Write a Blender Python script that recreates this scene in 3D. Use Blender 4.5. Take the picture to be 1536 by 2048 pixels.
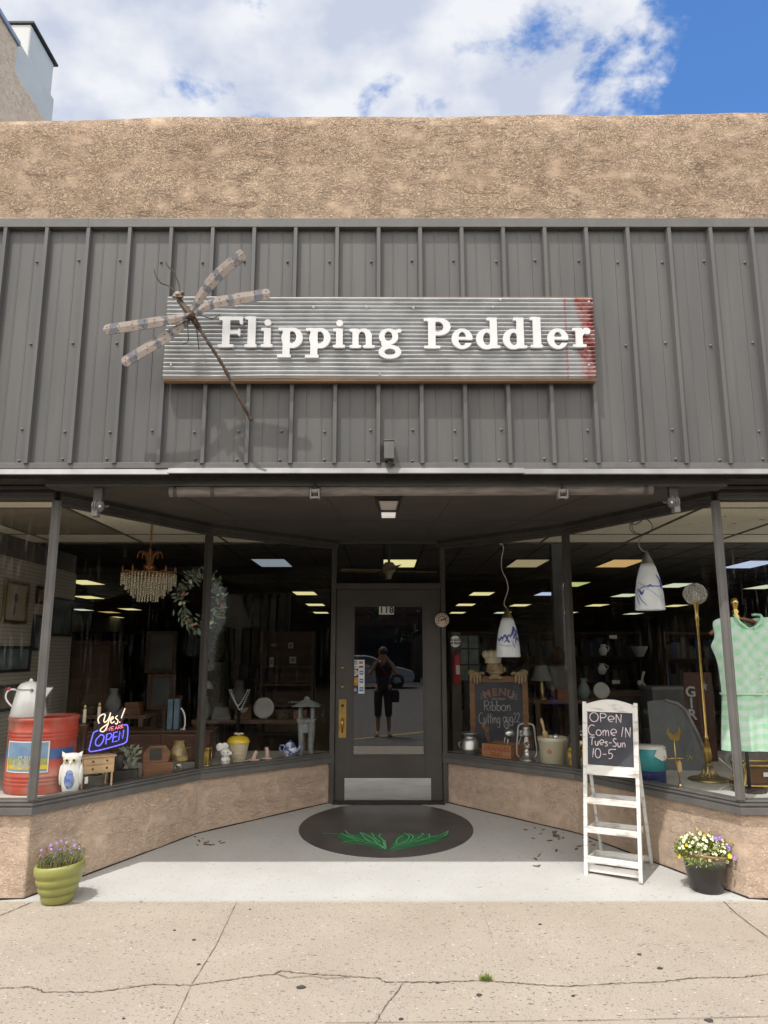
import bpy, bmesh, math, random
import numpy as np
from mathutils import Vector, Matrix, noise as mnoise
R = math.radians
PI = math.pi
random.seed(7)
S = bpy.context.scene
C = S.collection
for o in list(bpy.data.objects):
    bpy.data.objects.remove(o)

# ------------------------------------------------------------------ camera, sky, sun, exposure
F, PITCH, CZ = 1480.0, math.atan2(280, 1480), 1.555
cd = bpy.data.cameras.new('camera')
cam = bpy.data.objects.new('camera', cd)
C.objects.link(cam)
cam.location = (0, 0, CZ)
cam.rotation_euler = (R(90) + PITCH, 0, 0)
cd.sensor_fit = 'VERTICAL'
cd.sensor_height = 36.0
cd.lens = 36.0 * F / 2048.0
cd.clip_start = 0.05
cd.clip_end = 500
S.camera = cam
TO_SUN = Vector((-.70, -1.0, 2.55)).normalized()
SUN_EL = math.asin(TO_SUN.z)
SUN_AZ = math.atan2(TO_SUN.x, TO_SUN.y)
ld = bpy.data.lights.new('sun', 'SUN')
ld.energy = 2.7
ld.angle = R(0.5)
ld.color = (1.0, .965, .915)
sun = bpy.data.objects.new('sun', ld)
C.objects.link(sun)
sun.location = (-6, -9, 22)
sun.rotation_euler = (-TO_SUN).to_track_quat('-Z', 'Y').to_euler()
W = bpy.data.worlds.new("World")
S.world = W
W.use_nodes = True
wn, wl = W.node_tree.nodes, W.node_tree.links
wn.clear()
def nd(nodes, t, **kw):
    n = nodes.new(t)
    for k, v in kw.items():
        if k.startswith('i_'):
            n.inputs[int(k[2:])].default_value = v
        else:
            setattr(n, k, v)
    return n
sky = nd(wn, 'ShaderNodeTexSky', sky_type='NISHITA', sun_disc=False)
sky.sun_elevation = SUN_EL
sky.sun_rotation = SUN_AZ
sky.altitude = 1500
sky.air_density = 1.0
sky.dust_density = 0.3
sky.ozone_density = 2.0
tc = nd(wn, 'ShaderNodeTexCoord')
sep = nd(wn, 'ShaderNodeSeparateXYZ')
wl.new(tc.outputs['Generated'], sep.inputs[0])
zz = nd(wn, 'ShaderNodeMath', operation='ADD', i_1=.12)
wl.new(sep.outputs[2], zz.inputs[0])
zm = nd(wn, 'ShaderNodeMath', operation='MAXIMUM', i_1=.05)
wl.new(zz.outputs[0], zm.inputs[0])
dx = nd(wn, 'ShaderNodeMath', operation='DIVIDE')
wl.new(sep.outputs[0], dx.inputs[0]); wl.new(zm.outputs[0], dx.inputs[1])
dy = nd(wn, 'ShaderNodeMath', operation='DIVIDE')
wl.new(sep.outputs[1], dy.inputs[0]); wl.new(zm.outputs[0], dy.inputs[1])
cmb = nd(wn, 'ShaderNodeCombineXYZ')
wl.new(dx.outputs[0], cmb.inputs[0]); wl.new(dy.outputs[0], cmb.inputs[1])
n1 = nd(wn, 'ShaderNodeTexNoise')
n1.inputs['Scale'].default_value = 4.2
n1.inputs['Detail'].default_value = 9
n1.inputs['Roughness'].default_value = .60
n1.inputs['Distortion'].default_value = .15
wl.new(cmb.outputs[0], n1.inputs['Vector'])
# the bank of cloud lies to the left, clear air to the right
bx = nd(wn, 'ShaderNodeMapRange', clamp=True)
bx.inputs[1].default_value = .20; bx.inputs[2].default_value = .62
bx.inputs[3].default_value = .15; bx.inputs[4].default_value = -.26
wl.new(dx.outputs[0], bx.inputs[0])
mk = nd(wn, 'ShaderNodeMath', operation='ADD')
wl.new(n1.outputs[0], mk.inputs[0]); wl.new(bx.outputs[0], mk.inputs[1])
rp = nd(wn, 'ShaderNodeMapRange', clamp=True, interpolation_type='SMOOTHSTEP')
rp.inputs[1].default_value = .47; rp.inputs[2].default_value = .60
wl.new(mk.outputs[0], rp.inputs[0])
n2 = nd(wn, 'ShaderNodeTexNoise')
n2.inputs['Scale'].default_value = 6.5
n2.inputs['Detail'].default_value = 7
wl.new(cmb.outputs[0], n2.inputs['Vector'])
cr = nd(wn, 'ShaderNodeValToRGB')
cr.color_ramp.elements[0].position = .40
cr.color_ramp.elements[0].color = (4.5, 4.95, 6.0, 1)
cr.color_ramp.elements[1].position = .62
cr.color_ramp.elements[1].color = (6.7, 6.85, 7.2, 1)
wl.new(n2.outputs[0], cr.inputs[0])
tint = nd(wn, 'ShaderNodeMix', data_type='RGBA', blend_type='MULTIPLY')
tint.inputs[0].default_value = 1.0
tint.inputs[7].default_value = (1.0, 1.5, 1.95, 1)
wl.new(sky.outputs[0], tint.inputs[6])
mx = nd(wn, 'ShaderNodeMix', data_type='RGBA')
wl.new(rp.outputs[0], mx.inputs[0]); wl.new(tint.outputs[2], mx.inputs[6]); wl.new(cr.outputs[0], mx.inputs[7])
bg = nd(wn, 'ShaderNodeBackground')
bg.inputs[1].default_value = .10
# bright fill added to the unseen sky behind the camera, lifting the shade
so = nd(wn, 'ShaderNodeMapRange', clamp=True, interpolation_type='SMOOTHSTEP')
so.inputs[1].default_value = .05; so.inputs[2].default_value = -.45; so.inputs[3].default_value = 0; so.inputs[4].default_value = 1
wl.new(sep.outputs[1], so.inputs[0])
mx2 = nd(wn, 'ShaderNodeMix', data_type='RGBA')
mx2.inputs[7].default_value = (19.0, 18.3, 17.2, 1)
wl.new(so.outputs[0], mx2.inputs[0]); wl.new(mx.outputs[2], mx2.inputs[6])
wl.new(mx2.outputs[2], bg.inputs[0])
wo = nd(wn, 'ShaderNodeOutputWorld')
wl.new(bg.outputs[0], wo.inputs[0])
vs = S.view_settings
vs.view_transform = 'Standard'; vs.look = 'None'; vs.exposure = 0.40; vs.gamma = 1; vs.use_curve_mapping = False
cy = S.cycles
cy.max_bounces = 7; cy.diffuse_bounces = 4; cy.glossy_bounces = 4; cy.transmission_bounces = 6; cy.transparent_max_bounces = 16
cy.caustics_reflective = False; cy.caustics_refractive = False
cy.use_denoising = True
cy.sample_clamp_indirect = 6

# ------------------------------------------------------------------ helpers
CT, ST = math.cos(PITCH), math.sin(PITCH)
def P(px, py, Y):
    u, v = (px - 768) / F, (1024 - py) / F
    d = CT - v * ST
    return Vector((Y * u / d, Y, CZ + Y * (ST + v * CT) / d))
def Z(px, py, z):
    u, v = (px - 768) / F, (1024 - py) / F
    Y = (z - CZ) / ((ST + v * CT) / (CT - v * ST))
    return P(px, py, Y)
def K(Y):
    return Y / 1430.0
def smooth_line(pts, n=6, closed=False):
    pts = [Vector(p) for p in pts]
    out = []
    m = len(pts)
    rng = range(m if closed else m - 1)
    for i in rng:
        g = lambda k: pts[k % m] if closed else pts[max(0, min(m - 1, k))]
        p0, p1, p2, p3 = g(i - 1), g(i), g(i + 1), g(i + 2)
        for j in range(n):
            t = j / n
            out.append(.5 * ((2 * p1) + (p2 - p0) * t + (2 * p0 - 5 * p1 + 4 * p2 - p3) * t * t + (3 * p1 - p0 - 3 * p2 + p3) * t ** 3))
    if not closed:
        out.append(pts[-1].copy())
    return out

class MB:
    def __init__(s):
        s.v, s.f, s.mi, s.sm = [], [], [], []
    def add(s, vs, fs, mi=0, sm=False):
        b = len(s.v)
        s.v += [Vector(v) for v in vs]
        for f in fs:
            s.f.append([b + i for i in f]); s.mi.append(mi); s.sm.append(sm)
        return s
    def box(s, x0, x1, y0, y1, z0, z1, mi=0):
        v = [(x, y, z) for z in (z0, z1) for y in (y0, y1) for x in (x0, x1)]
        return s.add(v, [(0, 2, 3, 1), (4, 5, 7, 6), (0, 1, 5, 4), (2, 6, 7, 3), (0, 4, 6, 2), (1, 3, 7, 5)], mi)
    def obox(s, c, size, rot=None, mi=0):
        c = Vector(c); h = Vector(size) / 2
        m = rot if rot is not None else Matrix.Identity(3)
        v = [c + m @ Vector((x * h.x, y * h.y, z * h.z)) for z in (-1, 1) for y in (-1, 1) for x in (-1, 1)]
        return s.add(v, [(0, 2, 3, 1), (4, 5, 7, 6), (0, 1, 5, 4), (2, 6, 7, 3), (0, 4, 6, 2), (1, 3, 7, 5)], mi)
    def bar(s, p0, p1, w, t, up=(0, 0, 1), mi=0):
        p0, p1 = Vector(p0), Vector(p1)
        d = (p1 - p0); L = d.length; d.normalize()
        a = d.cross(Vector(up))
        if a.length < 1e-4: a = d.cross(Vector((0, 1, 0)))
        a.normalize(); b = a.cross(d)
        m = Matrix((d, a, b)).transposed()
        return s.obox((p0 + p1) / 2, (L, w, t), m, mi)
    def tube(s, pts, r, n=8, mi=0, cap=True, closed=False):
        pts = [Vector(p) for p in pts]
        rs = r if isinstance(r, (list, tuple)) else [r] * len(pts)
        m = len(pts); vs = []; prev = None
        for i, p in enumerate(pts):
            a = pts[(i - 1) % m] if closed else pts[max(0, i - 1)]
            b = pts[(i + 1) % m] if closed else pts[min(m - 1, i + 1)]
            d = (b - a)
            if d.length < 1e-9: d = Vector((0, 0, 1))
            d.normalize()
            if prev is None:
                q = d.orthogonal().normalized()
            else:
                q = prev - d * prev.dot(d)
                q = q.normalized() if q.length > 1e-6 else d.orthogonal().normalized()
            prev = q; w = d.cross(q)
            for k in range(n):
                t = 2 * PI * k / n
                vs.append(p + rs[i] * (q * math.cos(t) + w * math.sin(t)))
        fs = []
        for i in range(m if closed else m - 1):
            j = (i + 1) % m
            for k in range(n):
                fs.append((i * n + k, i * n + (k + 1) % n, j * n + (k + 1) % n, j * n + k))
        if cap and not closed:
            fs.append(tuple(range(n - 1, -1, -1))); fs.append(tuple((m - 1) * n + k for k in range(n)))
        return s.add(vs, fs, mi, True)
    def lathe(s, prof, c=(0, 0, 0), n=24, mi=0, sx=1, sy=1, cap0=True, cap1=True, ang=None):
        c = Vector(c); vs = []; fs = []
        for r, z in prof:
            for k in range(n):
                t = 2 * PI * k / n
                vs.append(c + Vector((r * sx * math.cos(t), r * sy * math.sin(t), z)))
        m = len(prof)
        for i in range(m - 1):
            for k in range(n):
                fs.append((i * n + k, i * n + (k + 1) % n, (i + 1) * n + (k + 1) % n, (i + 1) * n + k))
        s.add(vs, fs, mi, True)
        if cap0: s.add(vs[:n], [tuple(range(n - 1, -1, -1))], mi)
        if cap1: s.add(vs[-n:], [tuple(range(n))], mi)
        return s
    def ell(s, c, rx, ry, rz, mi=0, nu=16, nv=10, rot=None):
        c = Vector(c); vs = []; fs = []
        for j in range(nv + 1):
            a = -PI / 2 + PI * j / nv
            for i in range(nu):
                t = 2 * PI * i / nu
                p = Vector((rx * math.cos(a) * math.cos(t), ry * math.cos(a) * math.sin(t), rz * math.sin(a)))
                vs.append(c + (rot @ p if rot is not None else p))
        for j in range(nv):
            for i in range(nu):
                fs.append((j * nu + i, j * nu + (i + 1) % nu, (j + 1) * nu + (i + 1) % nu, (j + 1) * nu + i))
        return s.add(vs, fs, mi, True)
    def prism(s, pts, z0, z1, mi=0):
        n = len(pts)
        g0 = z0 if callable(z0) else (lambda x, y: z0)
        g1 = z1 if callable(z1) else (lambda x, y: z1)
        vs = [(p[0], p[1], g0(p[0], p[1])) for p in pts] + [(p[0], p[1], g1(p[0], p[1])) for p in pts]
        fs = [tuple(range(n - 1, -1, -1)), tuple(range(n, 2 * n))]
        fs += [(i, (i + 1) % n, n + (i + 1) % n, n + i) for i in range(n)]
        return s.add(vs, fs, mi)
    def plate(s, pts, y0, y1, mi=0):   # outline in x,z with thickness in y
        n = len(pts)
        vs = [(p[0], y0, p[1]) for p in pts] + [(p[0], y1, p[1]) for p in pts]
        fs = [tuple(range(n)), tuple(range(2 * n - 1, n - 1, -1))]
        fs += [(i, n + i, n + (i + 1) % n, (i + 1) % n) for i in range(n)]
        return s.add(vs, fs, mi)
    def xf(s, m):
        s.v = [m @ v for v in s.v]
        return s
    def build(s, name, mat, parent=None, world=False, bevel=0, seg=2):
        me = bpy.data.meshes.new(name)
        off = Vector((0, 0, 0))
        if parent is not None and world:
            q = parent
            while q is not None:
                off += Vector(q.location); q = q.parent
        me.from_pydata([v - off for v in s.v], [], s.f)
        for m in (mat if isinstance(mat, (list, tuple)) else [mat]):
            me.materials.append(m)
        for p, mi, sm in zip(me.polygons, s.mi, s.sm):
            p.material_index = mi; p.use_smooth = sm
        bm = bmesh.new(); bm.from_mesh(me)
        bmesh.ops.recalc_face_normals(bm, faces=bm.faces)
        bm.to_mesh(me); bm.free()
        o = bpy.data.objects.new(name, me)
        C.objects.link(o)
        if parent is not None: o.parent = parent
        if bevel:
            b = o.modifiers.new('bevel', 'BEVEL'); b.width = bevel; b.segments = seg; b.limit_method = 'ANGLE'; b.angle_limit = R(40)
            b.harden_normals = False
        return o

def tag(o, label=None, cat=None, group=None, kind=None):
    if label: o['label'] = label
    if cat: o['category'] = cat
    if group: o['group'] = group
    if kind: o['kind'] = kind
    return o
def thing(name, label, cat, loc=(0, 0, 0), rz=0, group=None):
    o = bpy.data.objects.new(name, None)
    o.empty_display_size = .1
    C.objects.link(o)
    o.location = loc; o.rotation_euler = (0, 0, rz)
    return tag(o, label, cat, group)
def copy_tree(o, parent=None):
    c = o.copy(); C.objects.link(c)
    c.parent = parent
    for ch in [q for q in bpy.data.objects if q.parent == o]:
        copy_tree(ch, c)
    return c
def struct(mb, name, mat, **kw):
    return tag(mb.build(name, mat, **kw), kind='structure')
def text_mesh(txt, size, depth, offset=0, align='CENTER', shear=0, space=1):
    cu = bpy.data.curves.new('txt', 'FONT')
    cu.body = txt; cu.size = size; cu.extrude = depth; cu.offset = offset; cu.shear = shear; cu.space_character = space
    cu.align_x = align; cu.align_y = 'CENTER'; cu.resolution_u = 4
    o = bpy.data.objects.new('txt', cu); C.objects.link(o)
    dg = bpy.context.evaluated_depsgraph_get()
    me = bpy.data.meshes.new_from_object(o.evaluated_get(dg))
    vs = [v.co.copy() for v in me.vertices]; fs = [tuple(p.vertices) for p in me.polygons]
    bpy.data.objects.remove(o); bpy.data.curves.remove(cu); bpy.data.meshes.remove(me)
    return vs, fs
def add_text(mb, txt, size, depth, M, mi=0, **kw):
    vs, fs = text_mesh(txt, size, depth, **kw)
    mb.add([M @ v for v in vs], fs, mi)
FACE = Matrix.Rotation(PI / 2, 4, 'X')      # text reads upright when seen from -Y
def offset_line(pts, d):
    pts = [Vector(p).to_2d() if len(p) > 2 else Vector(p) for p in pts]
    out = []
    for i, p in enumerate(pts):
        ns = []
        if i > 0:
            q = (p - pts[i - 1]).normalized(); ns.append(Vector((q.y, -q.x)))
        if i < len(pts) - 1:
            q = (pts[i + 1] - p).normalized(); ns.append(Vector((q.y, -q.x)))
        if len(ns) == 1: out.append(p + ns[0] * d)
        else:
            b = (ns[0] + ns[1]).normalized()
            out.append(p + b * d / max(.3, b.dot(ns[0])))
    return out
def band(mb, pts, d0, d1, z0, z1, mi=0):
    a, b = offset_line(pts, d0), offset_line(pts, d1)
    n = len(a); vs = []
    for i in range(n):
        vs += [(a[i].x, a[i].y, z0), (a[i].x, a[i].y, z1), (b[i].x, b[i].y, z1), (b[i].x, b[i].y, z0)]
    fs = []
    for i in range(n - 1):
        for k in range(4):
            fs.append((4 * i + k, 4 * i + (k + 1) % 4, 4 * i + 4 + (k + 1) % 4, 4 * i + 4 + k))
    fs += [(0, 1, 2, 3), tuple(4 * (n - 1) + k for k in (3, 2, 1, 0))]
    return mb.add(vs, fs, mi)

# ------------------------------------------------------------------ materials
def newmat(name):
    m = bpy.data.materials.new(name); m.use_nodes = True
    n, l = m.node_tree.nodes, m.node_tree.links
    return m, n, l, n['Principled BSDF']
def pm(name, c1, c2=None, sc=6, rough=.6, metal=0, bump=0, bsc=50, spec=.5, det=4, lo=.35, hi=.65, stretch=None, coat=0, emit=0, sheen=0, trans=0, rvar=0):
    m, n, l, b = newmat(name)
    b.inputs['Roughness'].default_value = rough
    b.inputs['Metallic'].default_value = metal
    b.inputs['Specular IOR Level'].default_value = spec
    b.inputs['Coat Weight'].default_value = coat
    tcn = n.new('ShaderNodeTexCoord'); vec = tcn.outputs['Object']
    if stretch:
        mp = n.new('ShaderNodeMapping'); mp.inputs['Scale'].default_value = stretch
        l.new(vec, mp.inputs[0]); vec = mp.outputs[0]
    c1 = tuple(c1) + (1,)
    c2 = tuple(c2) + (1,) if c2 else tuple(x * .82 for x in c1[:3]) + (1,)
    tx = n.new('ShaderNodeTexNoise'); tx.inputs['Scale'].default_value = sc; tx.inputs['Detail'].default_value = det
    l.new(vec, tx.inputs['Vector'])
    rm = n.new('ShaderNodeValToRGB')
    rm.color_ramp.elements[0].position = lo; rm.color_ramp.elements[1].position = hi
    rm.color_ramp.elements[0].color = c1; rm.color_ramp.elements[1].color = c2
    l.new(tx.outputs[0], rm.inputs[0]); l.new(rm.outputs[0], b.inputs['Base Color'])
    if rvar:
        mr = n.new('ShaderNodeMapRange'); mr.inputs[3].default_value = rough - rvar; mr.inputs[4].default_value = rough + rvar
        l.new(tx.outputs[0], mr.inputs[0]); l.new(mr.outputs[0], b.inputs['Roughness'])
    if bump:
        t2 = n.new('ShaderNodeTexNoise'); t2.inputs['Scale'].default_value = bsc; t2.inputs['Detail'].default_value = 3
        l.new(vec, t2.inputs['Vector'])
        bp = n.new('ShaderNodeBump'); bp.inputs['Strength'].default_value = bump; bp.inputs['Distance'].default_value = .01
        l.new(t2.outputs[0], bp.inputs['Height']); l.new(bp.outputs[0], b.inputs['Normal'])
    if emit:
        l.new(rm.outputs[0], b.inputs['Emission Color']); b.inputs['Emission Strength'].default_value = emit
    return m
def emis(name, c, st):
    m, n, l, b = newmat(name)
    b.inputs['Base Color'].default_value = tuple(c) + (1,)
    b.inputs['Emission Color'].default_value = tuple(c) + (1,)
    b.inputs['Emission Strength'].default_value = st
    return m
def math_node(n, l, op, a, b=None, clamp=False):
    q = n.new('ShaderNodeMath'); q.operation = op; q.use_clamp = clamp
    for i, x in enumerate((a, b)):
        if x is None: continue
        if isinstance(x, (int, float)): q.inputs[i].default_value = x
        else: l.new(x, q.inputs[i])
    return q.outputs[0]
def glass_mat(name, base, tint=(.93, .95, .94), rough=0.0, dirt=0.0):
    m, n, l, b = newmat(name)
    n.remove(b)
    lw = n.new('ShaderNodeLayerWeight'); lw.inputs[0].default_value = .5
    pw = math_node(n, l, 'POWER', lw.outputs['Facing'], 5.0)
    f = math_node(n, l, 'MULTIPLY_ADD', pw, 1 - base)
    f.node.inputs[2].default_value = base
    tr = n.new('ShaderNodeBsdfTransparent'); tr.inputs[0].default_value = tuple(tint) + (1,)
    gl = n.new('ShaderNodeBsdfGlossy'); gl.inputs['Roughness'].default_value = rough
    gl.inputs[0].default_value = (.97, .97, .97, 1)
    ms = n.new('ShaderNodeMixShader')
    l.new(f, ms.inputs[0]); l.new(tr.outputs[0], ms.inputs[1]); l.new(gl.outputs[0], ms.inputs[2])
    last = ms.outputs[0]
    if dirt:
        tcn = n.new('ShaderNodeTexCoord')
        mp = n.new('ShaderNodeMapping'); mp.inputs['Scale'].default_value = (14, 14, 1.2)
        l.new(tcn.outputs['Object'], mp.inputs[0])
        tx = n.new('ShaderNodeTexNoise'); tx.inputs['Scale'].default_value = 3; tx.inputs['Detail'].default_value = 5
        l.new(mp.outputs[0], tx.inputs['Vector'])
        mr = n.new('ShaderNodeMapRange'); mr.inputs[1].default_value = .55; mr.inputs[2].default_value = .8; mr.inputs[4].default_value = dirt
        l.new(tx.outputs[0], mr.inputs[0])
        df = n.new('ShaderNodeBsdfDiffuse'); df.inputs[0].default_value = (.5, .5, .48, 1)
        m2 = n.new('ShaderNodeMixShader')
        l.new(mr.outputs[0], m2.inputs[0]); l.new(last, m2.inputs[1]); l.new(df.outputs[0], m2.inputs[2])
        last = m2.outputs[0]
    l.new(last, n['Material Output'].inputs[0])
    return m
def stucco_mat(name, base, dark, stain, wscale=34, bump=.9, stain_amt=.5, spots=0.0, crease=.55):
    m, n, l, b = newmat(name)
    b.inputs['Roughness'].default_value = .9; b.inputs['Specular IOR Level'].default_value = .2
    tcn = n.new('ShaderNodeTexCoord'); ob = tcn.outputs['Object']
    mp = n.new('ShaderNodeMapping'); mp.inputs['Scale'].default_value = (.72, .72, 1.25)
    l.new(ob, mp.inputs[0])
    w = n.new('ShaderNodeTexNoise'); w.inputs['Scale'].default_value = wscale; w.inputs['Detail'].default_value = 2.5; w.inputs['Distortion'].default_value = 1.3
    l.new(mp.outputs[0], w.inputs['Vector'])
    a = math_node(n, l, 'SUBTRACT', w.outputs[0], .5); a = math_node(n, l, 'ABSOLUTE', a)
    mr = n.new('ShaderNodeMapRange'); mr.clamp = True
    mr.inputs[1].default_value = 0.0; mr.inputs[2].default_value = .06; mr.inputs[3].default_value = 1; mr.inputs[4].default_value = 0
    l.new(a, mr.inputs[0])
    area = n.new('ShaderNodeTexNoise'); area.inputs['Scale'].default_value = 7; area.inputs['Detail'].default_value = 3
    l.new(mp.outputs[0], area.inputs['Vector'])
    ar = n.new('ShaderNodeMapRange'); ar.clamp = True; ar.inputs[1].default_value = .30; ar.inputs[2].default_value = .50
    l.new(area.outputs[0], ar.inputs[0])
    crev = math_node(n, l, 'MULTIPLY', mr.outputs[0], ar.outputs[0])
    big = n.new('ShaderNodeTexNoise'); big.inputs['Scale'].default_value = 1.5; big.inputs['Detail'].default_value = 6; big.inputs['Roughness'].default_value = .6
    mp2 = n.new('ShaderNodeMapping'); mp2.inputs['Scale'].default_value = (1, 1, 1.9); l.new(ob, mp2.inputs[0])
    l.new(mp2.outputs[0], big.inputs['Vector'])
    br = n.new('ShaderNodeMapRange'); br.clamp = True; br.inputs[1].default_value = .46; br.inputs[2].default_value = .72; br.inputs[4].default_value = stain_amt
    l.new(big.outputs[0], br.inputs[0])
    x1 = n.new('ShaderNodeMix'); x1.data_type = 'RGBA'
    x1.inputs[6].default_value = tuple(base) + (1,); x1.inputs[7].default_value = tuple(stain) + (1,)
    l.new(br.outputs[0], x1.inputs[0])
    fine = n.new('ShaderNodeTexNoise'); fine.inputs['Scale'].default_value = 14; fine.inputs['Detail'].default_value = 5
    l.new(ob, fine.inputs['Vector'])
    fr = n.new('ShaderNodeMapRange'); fr.inputs[1].default_value = .3; fr.inputs[2].default_value = .7; fr.inputs[3].default_value = .88; fr.inputs[4].default_value = 1.1
    l.new(fine.outputs[0], fr.inputs[0])
    x2 = n.new('ShaderNodeMix'); x2.data_type = 'RGBA'; x2.blend_type = 'MULTIPLY'; x2.inputs[0].default_value = 1
    l.new(x1.outputs[2], x2.inputs[6]); l.new(fr.outputs[0], x2.inputs[7])
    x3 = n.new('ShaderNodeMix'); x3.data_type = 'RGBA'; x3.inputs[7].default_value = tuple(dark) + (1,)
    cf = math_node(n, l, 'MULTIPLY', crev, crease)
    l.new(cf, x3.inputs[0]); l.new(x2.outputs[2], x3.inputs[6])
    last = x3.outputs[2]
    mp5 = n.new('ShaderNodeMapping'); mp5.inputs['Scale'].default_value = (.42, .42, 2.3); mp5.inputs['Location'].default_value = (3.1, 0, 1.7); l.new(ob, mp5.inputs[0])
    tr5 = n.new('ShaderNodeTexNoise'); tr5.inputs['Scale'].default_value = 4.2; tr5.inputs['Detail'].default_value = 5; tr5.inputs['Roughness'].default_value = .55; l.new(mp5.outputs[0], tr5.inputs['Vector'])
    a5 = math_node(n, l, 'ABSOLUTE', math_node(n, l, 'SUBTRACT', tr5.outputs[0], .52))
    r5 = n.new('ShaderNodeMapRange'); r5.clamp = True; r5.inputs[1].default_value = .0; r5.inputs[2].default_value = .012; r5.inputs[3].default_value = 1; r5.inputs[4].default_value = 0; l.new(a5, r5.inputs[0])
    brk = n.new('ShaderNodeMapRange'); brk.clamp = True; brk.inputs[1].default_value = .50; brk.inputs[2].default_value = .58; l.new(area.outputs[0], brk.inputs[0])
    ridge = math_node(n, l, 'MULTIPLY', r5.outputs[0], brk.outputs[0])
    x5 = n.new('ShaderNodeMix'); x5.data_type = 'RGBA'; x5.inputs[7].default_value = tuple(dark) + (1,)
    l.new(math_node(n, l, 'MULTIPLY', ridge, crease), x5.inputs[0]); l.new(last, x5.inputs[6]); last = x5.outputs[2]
    mp6 = n.new('ShaderNodeMapping'); mp6.inputs['Scale'].default_value = (2.2, 2.2, .16); l.new(ob, mp6.inputs[0])
    t6 = n.new('ShaderNodeTexNoise'); t6.inputs['Scale'].default_value = 2.6; t6.inputs['Detail'].default_value = 7; l.new(mp6.outputs[0], t6.inputs['Vector'])
    r6 = n.new('ShaderNodeMapRange'); r6.clamp = True; r6.inputs[1].default_value = .50; r6.inputs[2].default_value = .74; r6.inputs[4].default_value = stain_amt * .8; l.new(t6.outputs[0], r6.inputs[0])
    x6 = n.new('ShaderNodeMix'); x6.data_type = 'RGBA'; x6.inputs[7].default_value = tuple(v * .92 for v in stain) + (1,)
    l.new(r6.outputs[0], x6.inputs[0]); l.new(last, x6.inputs[6]); last = x6.outputs[2]
    if spots:
        vo = n.new('ShaderNodeTexNoise'); vo.inputs['Scale'].default_value = 9; vo.inputs['Detail'].default_value = 6; vo.inputs['Roughness'].default_value = .75
        l.new(ob, vo.inputs['Vector'])
        vr = n.new('ShaderNodeMapRange'); vr.clamp = True; vr.inputs[1].default_value = .66; vr.inputs[2].default_value = .72; vr.inputs[4].default_value = spots
        l.new(vo.outputs[0], vr.inputs[0])
        x4 = n.new('ShaderNodeMix'); x4.data_type = 'RGBA'; x4.inputs[7].default_value = (.09, .05, .035, 1)
        l.new(vr.outputs[0], x4.inputs[0]); l.new(last, x4.inputs[6]); last = x4.outputs[2]
    l.new(last, b.inputs['Base Color'])
    h = math_node(n, l, 'MULTIPLY_ADD', crev, -1.0); l.new(math_node(n, l, 'MULTIPLY', w.outputs[0], .9), h.node.inputs[2])
    h2 = math_node(n, l, 'ADD', h, math_node(n, l, 'MULTIPLY', fine.outputs[0], .7)); h2 = math_node(n, l, 'SUBTRACT', h2, math_node(n, l, 'MULTIPLY', ridge, 1.6))
    bp = n.new('ShaderNodeBump'); bp.inputs['Strength'].default_value = bump; bp.inputs['Distance'].default_value = .008
    l.new(h2, bp.inputs['Height']); l.new(bp.outputs[0], b.inputs['Normal'])
    return m
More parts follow.
